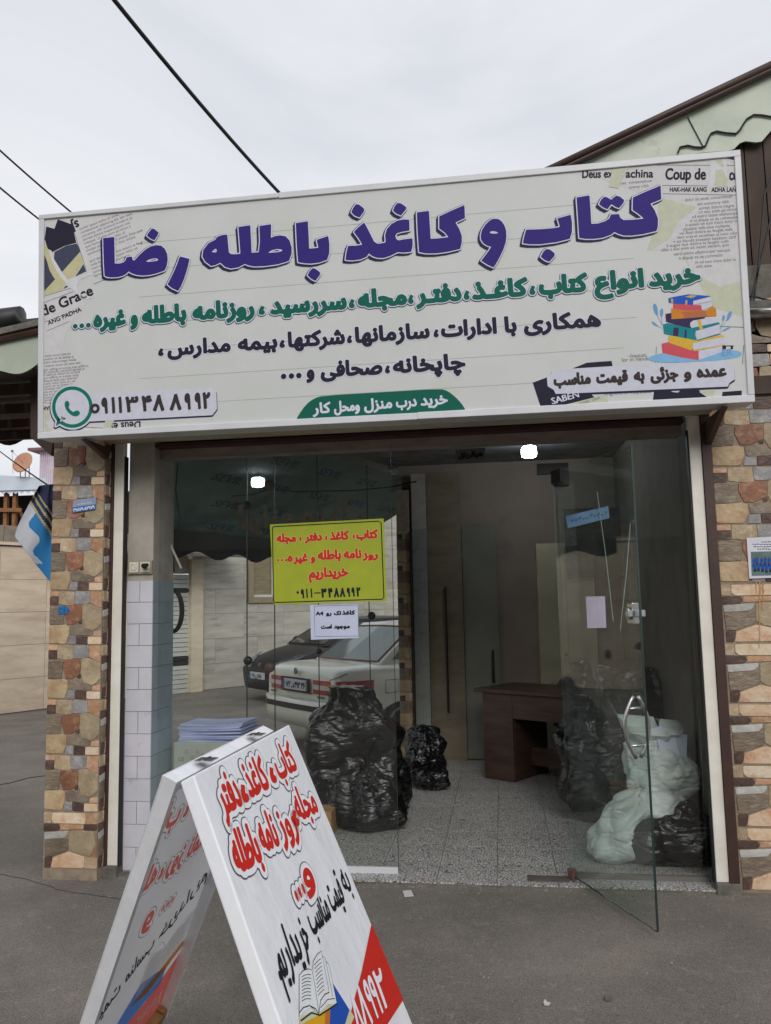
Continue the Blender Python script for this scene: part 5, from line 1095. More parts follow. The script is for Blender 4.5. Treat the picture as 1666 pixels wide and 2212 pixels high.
MB().obox(gs2+Vector((0, 0, zt_+.55)), du*(lu+.7), nn*1.0+Vector((0, 0, -.25)), (0, 0, .06)).build('roof_sheet', mat('rusty_tin', rgb(110, 104, 98), rgb(84, 70, 60), .7, 4), can)
MB().obox(gs2+Vector((0, 0, zt_+.02)), du*lu, -nn*.2, (0, 0, .55)).build('lintel', M_trav2, can)
# shed with timber posts, sheet roof, tank house and satellite dish beyond the low wall
YS = 15.
M_wood = mat('old_timber', rgb(150, 104, 62), rgb(116, 78, 48), .8, 8); M_tin = mat('white_tin', rgb(206, 214, 226), rgb(190, 200, 212), .5, 3)
sd_ = thing('timber_shed', 'open timber shed with a wavy white tin roof behind the low wall', 'shed', (-8, YS, 0))
r0 = ay(-160, 1018, YS); r1 = ay(112, 1036, YS); zlo = ay(60, 1066, YS).z
m = MB(); nn_ = 90; vs = []
for i in range(nn_+1):
    x = r0.x+(r1.x-r0.x)*i/nn_; zt2 = r0.z+(r1.z-r0.z)*i/nn_; wv = .035*math.sin(i*1.45)
    vs += [(x, YS+3, zt2+.25+wv), (x, YS-.2, zlo+wv+.12+(0), )]
    vs += [(x, YS-.2, zlo+wv)]
m.add(vs, [(3*i, 3*i+3, 3*i+4, 3*i+1) for i in range(nn_)]+[(3*i+1, 3*i+4, 3*i+5, 3*i+2) for i in range(nn_)]); m.build('tin_roof', M_tin, sd_)
m = MB(); m.prism([(r0.x, YS-.25, zlo+.1), (r1.x, YS-.25, zlo+.05), (r1.x, YS-.25, r1.z), (r0.x, YS-.25, r0.z)], (0, .03, 0)); m.build('roof_edge', M_tin, sd_)
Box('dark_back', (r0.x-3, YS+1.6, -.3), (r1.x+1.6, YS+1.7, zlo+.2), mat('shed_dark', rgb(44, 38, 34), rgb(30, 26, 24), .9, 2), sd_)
for px in (-60, -20, 12, 31): p = ay(px, 1150, YS); MB().box((p.x-.05, YS-.05, -.2), (p.x+.05, YS+.05, zlo+.05)).build('post', M_wood, sd_)
for py in (1102, 1177): 
    p, q = ay(-160, py-2, YS-.1), ay(47, py, YS-.1); MB().beam(p, q, .04, .1).build('rail', M_wood, sd_)
for a, b2 in (((30, 1080), (75, 1165)), ((-30, 1110), (22, 1176))): MB().beam(ay(a[0], a[1], YS+.3), ay(b2[0], b2[1], YS+.3), .05, .08).build('brace', M_wood, sd_)
th_ = thing('tank_house', 'pinkish corrugated metal hut on the roof beyond the satellite dish', 'hut', (-6.5, 17, 3))
t0, t1 = ay(84, 1024, 17), ay(150, 970, 17); m = MB(); n_ = 60; vs = []
for i in range(n_+1):
    x = t0.x+(t1.x-t0.x)*i/n_; y = 17+(.03 if i % 4 < 2 else 0); vs += [(x, y, t0.z-.6), (x, y, t1.z-.04*i/n_)]
m.add(vs, [(2*i, 2*i+2, 2*i+3, 2*i+1) for i in range(n_)]); m.box((t0.x, 17.04, t0.z-.6), (t1.x, 18.5, t1.z-.06)); m.build('wall_sheet', mat('pink_tin', rgb(204, 192, 200), rgb(188, 172, 182), .6, 3), th_)
MB().box((t0.x-.25, 16.8, t1.z-.03), (t1.x, 18.6, t1.z+.05)).build('roof', mat('dull_red', rgb(120, 84, 84), rough=.8), th_)
dc = ay(51, 1000, 14.6); ds = thing('satellite_dish', 'orange brown satellite dish on the shed roof', 'satellite dish', tuple(dc))
tilt = Matrix.Rotation(R(-24), 3, 'Y')@Matrix.Rotation(R(70), 3, 'X'); m = MB(); vs = []; fs = []; nr_, na = 6, 32; rad = .27*1.0*(62/58)
for j in range(nr_+1):
    for i in range(na):
        a = 2*math.pi*i/na; rr2 = rad*j/nr_; p = tilt@Vector((rr2*math.cos(a), rr2*math.sin(a)*1.0, .35*rr2*rr2)); vs.append(dc+p)
for j in range(nr_):
    for i in range(na): fs.append((j*na+i, j*na+(i+1) % na, (j+1)*na+(i+1) % na, (j+1)*na+i))
o = m.add(vs, fs).build('dish', mat('dish_orange', rgb(190, 140, 112), rgb(176, 124, 98), .6, 8), ds, smooth=True); sol = o.modifiers.new('solid', 'SOLIDIFY'); sol.thickness = .015
for dx in (-.12, .02, .13): MB().tube([dc+Vector((dx, .05, -.02)), dc+Vector((dx*1.0-.02, .1, -.36))], .012, 5).build('strut', M_black, ds)
MB().tube([dc+Vector((-.22, -.1, -.3)), dc+Vector((-.2, -.2, .26))], .006, 4).build('feed_mast', M_steel, ds); MB().tube([dc, dc+Vector((-.2, -.2, .28))], .005, 4).build('feed_arm', M_steel, ds)
MB().lathe(tuple(dc+Vector((-.2, -.2, .26))), [(.03, 0), (.03, .05)], 10).build('feed', M_conc, ds)
# cloth banner tied behind the pillar
bn = thing('cloth_banner', 'blue and white cloth banner with gold stripes hanging behind the left pillar', 'banner', (-.7, .45, 1.8))
PB = lambda px, py, d=0: ay(px, py, .45+d)
cor = [(78, 1042), (150, 1050), (150, 1305), (34, 1160)]
CBn = lambda p: crop(0, 1250, 170, p, 800)
nu, nv = 64, 72; vs = []; 
edgeL = [(545, 870), (490, 960), (430, 1080), (370, 1200), (300, 1330), (240, 1460), (208, 1575)]
def lerp2(pts, t):
    f = t*(len(pts)-1); i = min(int(f), len(pts)-2); f -= i; return (pts[i][0]*(1-f)+pts[i+1][0]*f, pts[i][1]*(1-f)+pts[i+1][1]*f)
bot = [(208, 1575), (350, 1760), (500, 1960), (640, 2130), (760, 2260), (900, 2400)]
top = [(545, 870), (600, 862), (700, 850), (780, 845), (850, 850), (900, 850)]
rightE = [(900, 850), (900, 2400)]
vs = []; uvb = []
for j in range(nv+1):
    for i in range(nu+1):
        s_, t_ = i/nu, j/nv
        l = lerp2(edgeL, t_); r_ = lerp2(rightE, t_); tp = lerp2(top, s_); bt = lerp2(bot, s_)
        x = (1-s_)*l[0]+s_*r_[0]+(1-t_)*tp[0]+t_*bt[0]-((1-s_)*(1-t_)*545+s_*(1-t_)*900+(1-s_)*t_*208+s_*t_*900)
        y = (1-s_)*l[1]+s_*r_[1]+(1-t_)*tp[1]+t_*bt[1]-((1-s_)*(1-t_)*870+s_*(1-t_)*850+(1-s_)*t_*1575+s_*t_*2400)
        q = CBn([(x, y)])[0]; fold = .03*math.sin(s_*9+t_*3)+.02*math.sin(s_*17-t_*6)*(1-t_)+.05*max(0, .25-t_)*math.sin(s_*30)
        vs.append(tuple(ay(q[0], q[1], .45+fold))); uvb.append((x, y))
fs = [(j*(nu+1)+i, j*(nu+1)+i+1, (j+1)*(nu+1)+i+1, (j+1)*(nu+1)+i) for j in range(nv) for i in range(nu)]
me = MB().add(vs, fs).mesh('cloth', None)
mcols = [mat('cloth_blue', rgb(44, 134, 190), rgb(34, 112, 170), .8, 3), mat('cloth_white', rgb(196, 198, 206), rgb(176, 180, 190), .8, 5, c3=rgb(110, 120, 128), s3=8, lo3=.6, hi3=.68), mat('cloth_navy', rgb(44, 50, 84), rgb(28, 34, 60), .8, 4), mat('cloth_gold', rgb(170, 162, 128), rough=.8)]
for mc in mcols: me.materials.append(mc)
for k, f in enumerate(me.polygons):
    x = sum(uvb[v][0] for v in f.vertices)/4; y = sum(uvb[v][1] for v in f.vertices)/4
    d = (y-1120)-(x-420)*1.55          # distance below the diagonal stripes
    wavy = 430+60*math.sin(y/60)+(y-1200)*.16
    if d > 0: mi_ = 1 if x < wavy and y < 1950 else 0
    else: mi_ = 3 if (-60 < d < 0 or -210 < d < -150 or -330 < d < -290) and y > 900 else 2
    f.material_index = mi_; f.use_smooth = True
o = bpy.data.objects.new('cloth', me); link(o, bn); sol = o.modifiers.new('solid', 'SOLIDIFY'); sol.thickness = .003; 
# ---------------- awnings
M_mint = mat('mint_fascia', rgb(188, 196, 180), rgb(168, 178, 162), .5, 3, c3=rgb(120, 104, 84), s3=2.6, lo3=.6, hi3=.78, bump=.05, bscale=8)
M_slat = mat('brown_slat', rgb(76, 60, 50), rgb(54, 42, 36), .75, 5, rnd=.15, stretch=(1, 1, .4)); M_tarp = mat('dark_tarp', rgb(34, 34, 38), rgb(26, 26, 28), .5, 5)
la = thing('left_awning', 'mint green scalloped awning with dark slatted underside left of the sign', 'awning', (-1, .1, 3))
YA = .1
def Y(px, py, y=YA): return ay(px, py, y)
topL = [(-420, 835), (-150, 770), (0, 728), (60, 712), (130, 700), (200, 690)]
botL = []
px = -420
while px < 200:
    c_ = 805-(px)*.34*0-(px-0)*.28; botL.append((px, c_-14*math.cos((px-48)/21*1.35*.62)*-1)); px += 6
poly = [Y(*p) for p in topL]+[Y(*p) for p in reversed(botL)]
m = MB(); n1_ = len(botL); vs = []; tps = []
for p in botL:
    i = max(k for k in range(len(topL)) if topL[k][0] <= p[0]+1e-6); i = min(i, len(topL)-2); f = (p[0]-topL[i][0])/(topL[i+1][0]-topL[i][0]); tp_ = (p[0], topL[i][1]*(1-f)+topL[i+1][1]*f)
    a, b2 = Y(*tp_), Y(*p); vs += [a, b2, a+Vector((0, .012, 0)), b2+Vector((0, .012, 0))]
fs = []
for i in range(n1_-1):
    k = 4*i; fs += [(k, k+1, k+5, k+4), (k+2, k+6, k+7, k+3), (k, k+4, k+6, k+2), (k+1, k+3, k+7, k+5)]
m.add(vs, fs).build('fascia', M_mint, la)
MB().tube([Y(-420, 838, YA-.02), Y(0, 733, YA-.02), Y(200, 690, YA-.02)], .022, 6).build('trim', M_brown, la)
MB().beam(Y(-420, 815, YA-.03), Y(200, 672, YA-.03), .04, .04).build('top_board', M_conc, la)
tp = [Y(-420, 790, .3), Y(-200, 740, .3), Y(0, 696, .3), Y(45, 684, .3), Y(52, 698, .3), Y(200, 680, .3)]
MB().tube(tp, [.06, .08, .09, .07, .025, .02], 10).build('rolled_tarp', M_tarp, la, smooth=True)
for i in range(15):
    x0 = -.24-(i+1)*.2; MB().obox((x0, .115, 3.05), (.19, 0, 0), (-.9, 2.9, .3), (0, 0, .02)).build('slat', M_slat, la)
for i in range(4): MB().beam((-3.2, .5+i*.75, 3.03+i*.07), (-.3, .5+i*.75, 3.03+i*.07), .05, .08).build('joist', M_slat, la)
m = MB(); vs = []
for i in range(60):
    x = -4.4+i*.062; z = 3.42; vs += [(x, 2.98, z), (x, 2.98, ay(45, 950, 2.98).z+.055*math.sin(i*.62))]
m.add(vs, [(2*i, 2*i+2, 2*i+3, 2*i+1) for i in range(59)]); o = m.build('rear_fascia', M_brown, la); o.modifiers.new('s', 'SOLIDIFY').thickness = .012

MB().prism([Y(66, 945, .4), Y(110, 984, .4), Y(118, 930, .4), Y(118, 790, .4), Y(66, 790, .4)], (0, .05, 0)).build('brace', M_slat, la)
# raking canopy behind the right half of the sign
ra = thing('right_canopy', 'raking mint green canopy edge rising behind the right end of the sign', 'canopy', (3.5, .1, 4))
YR = .04
TP = [(1000, 466), (1218, 364), (1380, 288), (1500, 231), (1666, 152), (1980, 4)]
C8 = lambda p: crop(1600, 150, 678, p)
BT = C8([(-900, 1300), (300, 1000), (780, 800), (1160, 740), (1390, 722), (1425, 675), (1480, 655), (1560, 664), (1610, 655), (1645, 600), (1700, 540), (1800, 530), (1860, 470), (1950, 440), (2060, 440), (2150, 380), (2300, 340)])
def interp(L_, x):
    i = max([k for k in range(len(L_)) if L_[k][0] <= x+1e-6] or [0]); i = min(i, len(L_)-2); f = (x-L_[i][0])/(L_[i+1][0]-L_[i][0]); return L_[i][1]*(1-f)+L_[i+1][1]*f
vs = []; xs2 = [1010+i*12 for i in range(80)]
for x in xs2:
    a, b2 = ay(x, interp(TP, x), YR), ay(x, max(interp(BT, x), interp(TP, x)+2), YR); vs += [a, b2, a+Vector((0, .012, 0)), b2+Vector((0, .012, 0))]
m = MB().add(vs, [q for i in range(len(xs2)-1) for q in ((4*i, 4*i+1, 4*i+5, 4*i+4), (4*i+2, 4*i+6, 4*i+7, 4*i+3), (4*i, 4*i+4, 4*i+6, 4*i+2), (4*i+1, 4*i+3, 4*i+7, 4*i+5))]); m.build('fascia', M_mint, ra)
MB().beam(ay(1000, 462, YR-.03), ay(1980, 0, YR-.03), .05, .055).build('ridge_trim', M_brown, ra, bevel=.012)
MB().tube([ay(1000, 454, YR-.05), ay(1980, -8, YR-.05)], .022, 8).build('ridge_pipe', M_brown, ra, smooth=True)
MB().tube([ay(*p, YR-.006) for p in C8([(1060, 480), (1170, 690)])], .003, 4).build('seam', M_black, ra)
MB().tube([ay(*p, YR-.01) for p in C8([(990, 740), (1005, 700), (1060, 688), (1110, 700), (1160, 702), (1190, 690), (1210, 640), (1230, 600), (1270, 585), (1340, 598), (1410, 602), (1440, 575), (1460, 540), (1490, 495), (1540, 465), (1600, 468), (1666, 480), (1800, 470)])], .006, 6).build('bent_wire', M_black, ra)
for k in range(18):
    x0 = 3.36+k*.105; zt3 = min(4.9, ay(1600+k*26, interp(BT, 1600+k*26), .1).z+.1)
    Box('slat', (x0, .09, 2.68), (x0+.098, .12, max(zt3, 3.9)+k*.02), M_slat, ra)
MB().prism([(1.2, .14, 2.9), (5.4, .14, 2.9), (5.4, .14, 4.9), (3.9, .14, 4.25), (2.6, .14, 3.7)], (0, .05, 0)).build('backing', M_slat, ra)
Box('sill_beam', (3.4, -.03, 2.6), (5.6, .12, 2.7), M_slat, ra)
Box('ledge', (3.5, -.05, 3.02), (5.6, .08, 3.12), M_conc, ra)
MB().tube([ay(1608, 673, -.1), ay(1760, 668, -.1)], .018, 10).build('steel_pipe', M_steel, None, smooth=True, label='horizontal steel pipe sticking out at the right end of the sign', cat='pipe')
for pts in (((1604, 740), (1625, 640), (1666, 470), (1700, 300)), ((1604, 640), (1625, 640), (1666, 650), (1700, 660)), ((1612, 800), (1640, 560), (1652, 420), (1690, 330))):
    MB().tube([ay(x, y, -.04) for x, y in pts], .006, 5).build('wire', M_black, None, label=('loose black wire rising past the right end of the sign', 'black wire running sideways past the right end of the sign', 'black wire looping up to the right canopy')[[(1604, 740), (1604, 640), (1612, 800)].index(pts[0])], cat='wire')
# awning over the side glazing, its printed lining seen through the shop
sa = thing('side_awning', 'awning with printed greenish lining over the side glazing', 'awning', (.2, 2, 2.5))
M_lin = mat('printed_lining', rgb(136, 166, 160), rgb(118, 148, 144), .6, 3, c3=rgb(70, 92, 94), s3=2, lo3=.5, hi3=.75)
I0 = SA+sn*.03-sd*.3; i0 = Vector((I0.x, I0.y, 2.76)); o0 = I0+sn*1.25; o0 = Vector((o0.x, o0.y, 2.16)); LS = 4.4
nrm = sd.cross(o0-i0).normalized()
if nrm.z > 0: nrm = -nrm
def translucent(m, f):
    nt = m.node_tree; L = nt.links.new; b = nt.nodes['Principled BSDF']; o_ = [n for n in nt.nodes if n.type == 'OUTPUT_MATERIAL'][0]
    t = N(nt, 'ShaderNodeBsdfTranslucent'); mi = N(nt, 'ShaderNodeMixShader'); mi.inputs[0].default_value = f
    if b.inputs['Base Color'].links: L(b.inputs['Base Color'].links[0].from_socket, t.inputs[0])
    else: t.inputs[0].default_value = b.inputs['Base Color'].default_value
    L(b.outputs[0], mi.inputs[1]); L(t.outputs[0], mi.inputs[2]); L(mi.outputs[0], o_.inputs[0]); return m
translucent(M_lin, .6)
nb = 4; skew = 1.5
for i in range(nb):
    f0, f1 = i/nb, (i+1)/nb-.0005; a = i0.lerp(o0, f0); b2 = i0.lerp(o0, f1)
    q = [a+sd*(skew*f0), b2+sd*(skew*f1), b2+sd*LS, a+sd*LS]
    MB().prism(q, -nrm*.006).build('lining_strip', M_lin, sa)
LP_ = Plane(tuple(i0+nrm*.001), tuple(sd), tuple(o0-i0)); LP_.N = np.array(nrm); lp_ = Print(LP_, sa)
mb_, mg_ = flat('lining_blue', 24, 56, 120), flat('lining_green', 20, 62, 56)
wl = (o0-i0).length
for r_ in range(nb):
    for c_ in range(7):
        v = wl*(r_+.72)/nb; u = .3+c_*.66+(.3 if r_ % 2 else 0)
        if u+.35 > LS or u < skew*v/wl+.05: continue
        # letters stand upright when seen from inside: flip v
        cu_w = 'SEVIL'; 
        k_ = len(lp_.b)
        lp_.p = Plane(tuple(Vector(LP_.O)+sd*u+(o0-i0).normalized()*v), tuple(sd), tuple(i0-o0)); lp_.p.N = np.array(nrm)
        lp_.latin(cu_w, (0, 0), .10, mb_ if (r_+c_) % 2 else mg_, .003, uv=True, sx=1.1)
        lp_.latin(cu_w, (.007, 0), .10, mb_ if (r_+c_) % 2 else mg_, .0033, uv=True, sx=1.1)
lp_.build()
fz = MB(); vs = []; nf = 44
for i in range(nf+1):
    p = o0+sd*(skew+(LS-skew)*i/nf); w2_ = .035*math.sin(i*.75); vs += [p+Vector((0, 0, .05)), p-Vector((0, 0, .2+w2_))]
o = fz.add(vs, [(2*i, 2*i+2, 2*i+3, 2*i+1) for i in range(nf)]).build('dark_fascia', mat('fascia_dark_blue', rgb(36, 40, 54), rgb(46, 44, 44), .7, 2), sa); o.modifiers.new('s', 'SOLIDIFY').thickness = .012
# ---------------- overhead cables
def sag(a, b, s_, r_, nm, lab, grp='overhead cables'):
    pts = [a.lerp(b, t)-Vector((0, 0, s_*4*t*(1-t))) for t in np.linspace(0, 1, 14)]
    MB().tube(pts, r_, 6).build(nm, M_black, None, smooth=True, label=lab, cat='cable', group=grp)
sag(ay(175, -90, -1.0), ay(665, 480, 2.0), .05, .014, 'overhead_cable', 'thick black cable crossing the sky down to the middle of the sign')
sag(ay(-140, 195, .5), ay(230, 520, 2.2), .03, .008, 'overhead_cable', 'upper of two thin cables meeting the left end of the sign')
sag(ay(-140, 282, .5), ay(150, 522, 2.2), .03, .008, 'overhead_cable', 'lower of two thin cables meeting the left end of the sign')
sag(ay(-60, 925, 6), ay(140, 1072, .6), .03, .006, 'overhead_cable', 'thin cable crossing in front of the satellite dish')
# ---------------- cars
def ring_body(st, hwmax):
    vs = []; n = 14
    for x, k, zb, zs, zt2, crown in st:
        hw = hwmax*k; half = [(0, zb), (hw*.82, zb), (hw*.965, zb+.08), (hw, zb+.26), (hw*.99, zs), (hw*.93, zt2-.012), (hw*.55, zt2+crown*.8), (0, zt2+crown)]
        ring2 = half+[(-y, z) for y, z in half[-2:0:-1]]
        vs += [(x, y, z) for y, z in ring2]
    fs = []
    for i in range(len(st)-1):
        for j in range(n): fs.append((i*n+j, i*n+(j+1) % n, (i+1)*n+(j+1) % n, (i+1)*n+j))
    fs.append(tuple(range(n))); fs.append(tuple((len(st)-1)*n+j for j in range(n)))
    return vs, fs
M_cg = mat('car_glass', rgb(120, 136, 136), rgb(104, 120, 122), .06, 2, spec=.8); M_cgd = mat('car_glass_dark', rgb(40, 50, 54), rgb(30, 36, 40), .06, 2, spec=.8)
M_tyre = mat('tyre', rgb(30, 30, 30), rough=.85); M_rim = mat('rim', rgb(150, 150, 152), rough=.35, metal=.8)
M_lred = mat('lamp_red', rgb(176, 30, 34), rgb(150, 20, 26), .15, 30, coat=.5); M_lwh = mat('lamp_white', rgb(206, 196, 196), rough=.15); M_lor = mat('lamp_orange', rgb(220, 110, 70), rough=.15)
def car(name, lab, loc, ang, paint, st, hw, gb, gt, gh, glassm, sedan, trimm):
    c = thing(name, lab, 'car', loc); c.rotation_euler = (0, 0, ang); LOCALP.add(c.name)
    vs, fs = ring_body(st, hw); body = MB().add(vs, fs).build('body', paint, c, smooth=True, sub=2)
    # greenhouse
    (bx0, bx1, bw, bz), (tx0, tx1, tw, tz) = gb, gt
    m = MB(); n = 4
    Bq = [Vector((bx0, -bw*.86, bz)), Vector((bx1, -bw*.86, bz)), Vector((bx1, bw*.86, bz)), Vector((bx0, bw*.86, bz))]; Bq = [Vector((bx0, -bw*.9, bz)), Vector((bx0*.5+bx1*.5, -bw, bz)), Vector((bx1, -bw*.88, bz)), Vector((bx1+.1, 0, bz)), Vector((bx1, bw*.88, bz)), Vector((bx0*.5+bx1*.5, bw, bz)), Vector((bx0, bw*.9, bz)), Vector((bx0-.08, 0, bz))]
    Tq = [Vector((tx0, -tw*.95, tz)), Vector((tx0*.5+tx1*.5, -tw, tz+.01)), Vector((tx1, -tw*.93, tz)), Vector((tx1+.06, 0, tz+.015)), Vector((tx1, tw*.93, tz)), Vector((tx0*.5+tx1*.5, tw, tz+.01)), Vector((tx0, tw*.95, tz)), Vector((tx0-.05, 0, tz+.015))]
    ctr = Vector(((tx0+tx1)/2, 0, tz+.045)); vs = [tuple(v) for v in Bq+Tq]+[tuple(ctr)]
    fs = [(i, (i+1) % 8, 8+(i+1) % 8, 8+i) for i in range(8)]+[(8+i, 8+(i+1) % 8, 16) for i in range(8)]
    m.add(vs, fs).build('roof_frame', paint, c, smooth=False, bevel=.03)
    def gl(i, j, u0, u1, v0, v1, nm, mid=None):
        a, b2, c2, d2 = Bq[i], Bq[j], Tq[j], Tq[i]; nrm_ = (b2-a).cross(d2-a).normalized()
        if nrm_.dot((a+b2)/2-Vector((0, 0, bz))) < 0: nrm_ = -nrm_
        P_ = lambda u, v: a*(1-u)*(1-v)+b2*u*(1-v)+c2*u*v+d2*(1-u)*v+nrm_*.006
        return [P_(u0, v0), P_(u1, v0), P_(u1, v1), P_(u0, v1)]
    def dbl(i, k, j, u, v0, v1, nm):   # a screen made of two facets sharing the middle vertex
        q1 = gl(i, k, u, 1, v0, v1, nm); q2 = gl(k, j, 0, 1-u, v0, v1, nm); mm = MB()
        mid0 = (q1[1]+q2[0])/2; mid1 = (q1[2]+q2[3])/2
        mm.add([q1[0], mid0, mid1, q1[3]], [(0, 1, 2, 3)]); mm.add([mid0, q2[1], q2[2], mid1], [(0, 1, 2, 3)]); o_ = mm.build(nm, glassm, c); o_.modifiers.new('s', 'SOLIDIFY').thickness = .004
        rim_ = MB().tube([q1[0], mid0, q2[1], q2[2], mid1, q1[3], q1[0]], .012, 6); rim_.build('seal', M_black if not sedan else mat('seal_red_brown', rgb(120, 70, 66), rough=.5), o_)
    dbl(6, 7, 0, .08, .08, .9, 'rear_screen'); dbl(2, 3, 4, .08, .06, .92, 'windscreen')
    for (i, j) in ((0, 1), (1, 2), (4, 5), (5, 6)):
        q = gl(i, j, .1 if i in (0, 4) else .04, .96 if i in (0, 4) else .88, .12, .86, 'side_window'); mm = MB().add(q, [(0, 1, 2, 3)]); o_ = mm.build('side_window', glassm, c); o_.modifiers.new('s', 'SOLIDIFY').thickness = .004
    xf, xr = st[-1][0]-.85, st[0][0]+.85
    for x in (xf, xr):
        for s_ in (-1, 1):
            w_o = MB().lathe((x, s_*(hw-.1), .30), [(.2, -.1*s_), (.30, -.095*s_), (.305, 0), (.30, .085*s_), (.2, .1*s_)], 28, 'y').build('wheel', M_tyre, c, smooth=True)
            MB().lathe((x, s_*(hw-.1), .30), [(.2, .06*s_), (.2, .102*s_), (.05, .09*s_)], 20, 'y').build('rim', M_rim, w_o)
            MB().lathe((x, s_*(hw-.06), .31), [(.345, -.05*s_), (.35, .035*s_)], 28, 'y').build('wheel_arch', M_black, c)
    return c
M_pw = mat('car_paint_white', rgb(234, 235, 226), rgb(228, 229, 220), .22, 3, coat=.6); M_pb = mat('car_paint_black', rgb(18, 19, 26), rgb(15, 16, 22), .35, 3, spec=.35)
S1 = [(-2.24, .86, .34, .80, .84, .0), (-2.22, .90, .30, .84, .90, .01), (-2.16, .945, .27, .87, .945, .015), (-2.0, .975, .25, .885, .965, .02), (-1.6, .995, .23, .89, .97, .02), (-1.2, 1, .22, .89, .965, .02), (-.4, 1, .2, .88, .95, .02), (.4, 1, .2, .87, .94, .02), (1.0, 1, .21, .85, .92, .03), (1.5, .98, .22, .80, .87, .04), (1.95, .95, .25, .72, .77, .03), (2.15, .89, .28, .64, .68, .02), (2.24, .8, .33, .58, .6, .0)]
hd = .76; pc_ = az(636, 1478, GZ+.745+.0); O1 = pc_-Vector((math.cos(hd), math.sin(hd), 0))*-2.28; O1.z = GZ
pcx = Vector((math.cos(hd), math.sin(hd), 0)); O1 = Vector((pc_.x, pc_.y, GZ))+pcx*2.29
wc = car('white_sedan', 'white sedan seen from behind through the side glazing', tuple(O1), hd, M_pw, S1, .86, (-1.62, 1.05, .80, .95), (-.95, .12, .62, 1.40), 0, M_cg, True, M_black)
# rear details of the sedan
for s_ in (-1, 1):
    out_ = [(-2.262, .37*s_), (-2.255, .62*s_), (-2.20, .78*s_), (-2.06, .858*s_), (-1.80, .873*s_)]
    def strip(pts, z0, z1, th, nm, mm, par):
        m_ = MB(); n2 = len(pts); vs = []
        for x, y in pts: vs += [(x, y, z0), (x, y, z1), (x+th, y-th*s_*.6, z0), (x+th, y-th*s_*.6, z1)]
        fs = []
        for i in range(n2-1): k = 4*i; fs += [(k, k+4, k+5, k+1), (k+2, k+3, k+7, k+6), (k, k+2, k+6, k+4), (k+1, k+5, k+7, k+3)]
        fs += [(0, 1, 3, 2), (4*n2-4, 4*n2-2, 4*n2-1, 4*n2-3)]
        return m_.add(vs, fs).build(nm, mm, par)
    tl = strip(out_, .665, .815, .03, 'tail_lamp', M_lred, wc)
    strip([(x-.004, y*1.003) for x, y in out_[:2]+[(-2.225, .735*s_)]], .715, .765, .01, 'lamp_band', M_lwh, tl)
    strip([(-2.264, .60*s_), (-2.21, .768*s_), (-2.12, .83*s_)], .768, .80, .01, 'lamp_orange', M_lor, tl)
bmp = MB(); bp_ = [(-1.75, .872), (-2.05, .885), (-2.22, .80), (-2.32, .55), (-2.34, 0)]; bp_ += [(x, -y) for x, y in bp_[-2::-1]]
vs = []
for x, y in bp_: vs += [(x, y, .30), (x*1.0-.02, y*1.005, .42), (x-.02, y*1.01, .575), (x+.03, y*.985, .60)]
fs = [(4*i+k, 4*i+4+k, 4*i+5+k, 4*i+1+k) for i in range(len(bp_)-1) for k in range(3)]; o = bmp.add(vs, fs).build('rear_bumper', M_pw, wc, smooth=True); o.modifiers.new('s', 'SOLIDIFY').thickness = .03
vs = []
for x, y in bp_: vs += [(x-.032, y*1.014, .485), (x-.034, y*1.016, .545)]
o2 = MB().add(vs, [(2*i, 2*i+2, 2*i+3, 2*i+1) for i in range(len(bp_)-1)]).build('bumper_strip', M_black, o); o2.modifiers.new('s', 'SOLIDIFY').thickness = .012
pt = MB().box((-2.295, -.27, .685), (-2.27, .27, .80)).build('plate', mat('plate_white', rgb(196, 200, 208), rough=.5), wc, bevel=.003)
MB().box((-2.272, -.30, .665), (-2.262, .30, .82)).build('plate_recess', M_black, wc)
def plate_text(words, x, z, h, parent, face=-1, mat_=INK_blk):
    # flat print on the end of a car, local coordinates
    for wd, y0, y1 in words:
        cons = outlines(shape(wd)); al = np.concatenate(cons); xa_, xb_ = al[:, 0].min(), al[:, 0].max(); k = h/.714; sx_ = (y1-y0)/(xb_-xa_)
        cc2 = [np.stack([y0+(c[:, 0]-xa_)*sx_, c[:, 1]*k], 1) for c in cons]; D_, lo_ = field(cc2, .004, .015)
        v_, f_ = fill(D_, lo_, .004, .004, lambda a, b: (x, (-a if face < 0 else a), z+b))
        MB().add(v_, f_).build('number', mat_, parent)
plate_text((('\u06f7\u06f2', -.19, -.08), ('\u062f', -.06, .01), ('\u06f4\u06f9\u06f3', .02, .14), ('\u06f4\u06f6', .17, .25)), -2.2965, .71, .065, pt)
MB().box((-2.2975, .225, .685), (-2.2955, .268, .80)).build('plate_band', mat('plate_blue', rgb(36, 104, 178), rough=.5), pt)
MB().lathe((-2.262, 0, .895), [(.035, .0), (.04, -.012), (.03, -.018)], 20, 'x').build('badge', mat('badge_chrome', rgb(120, 120, 122), rough=.2, metal=.9), wc)
MB().tube([(-2.262, -.36, .66), (-2.27, .36, .66)], .004, 4).build('boot_seam', M_black, wc); MB().tube([(-2.1, -.84, .9), (-2.2, -.79, .86), (-2.262, -.72, .83)], .004, 4).build('boot_seam', M_black, wc)
MB().box((-2.268, -.62, .625), (-2.262, -.47, .645)).build('model_script', mat('badge_chrome', rgb(120, 120, 122), rough=.2, metal=.9), wc); MB().box((-2.268, .5, .625), (-2.262, .62, .645)).build('model_script', mat('badge_chrome', rgb(120, 120, 122), rough=.2, metal=.9), wc)
m = MB(); fp = [(-1.62, .66), (-1.44, .66), (-1.44, .80), (-1.62, .80), (-1.62, .66)]; m.tube([(x, -.863, z) for x, z in fp], .004, 4).build('fuel_flap', M_conc, wc)
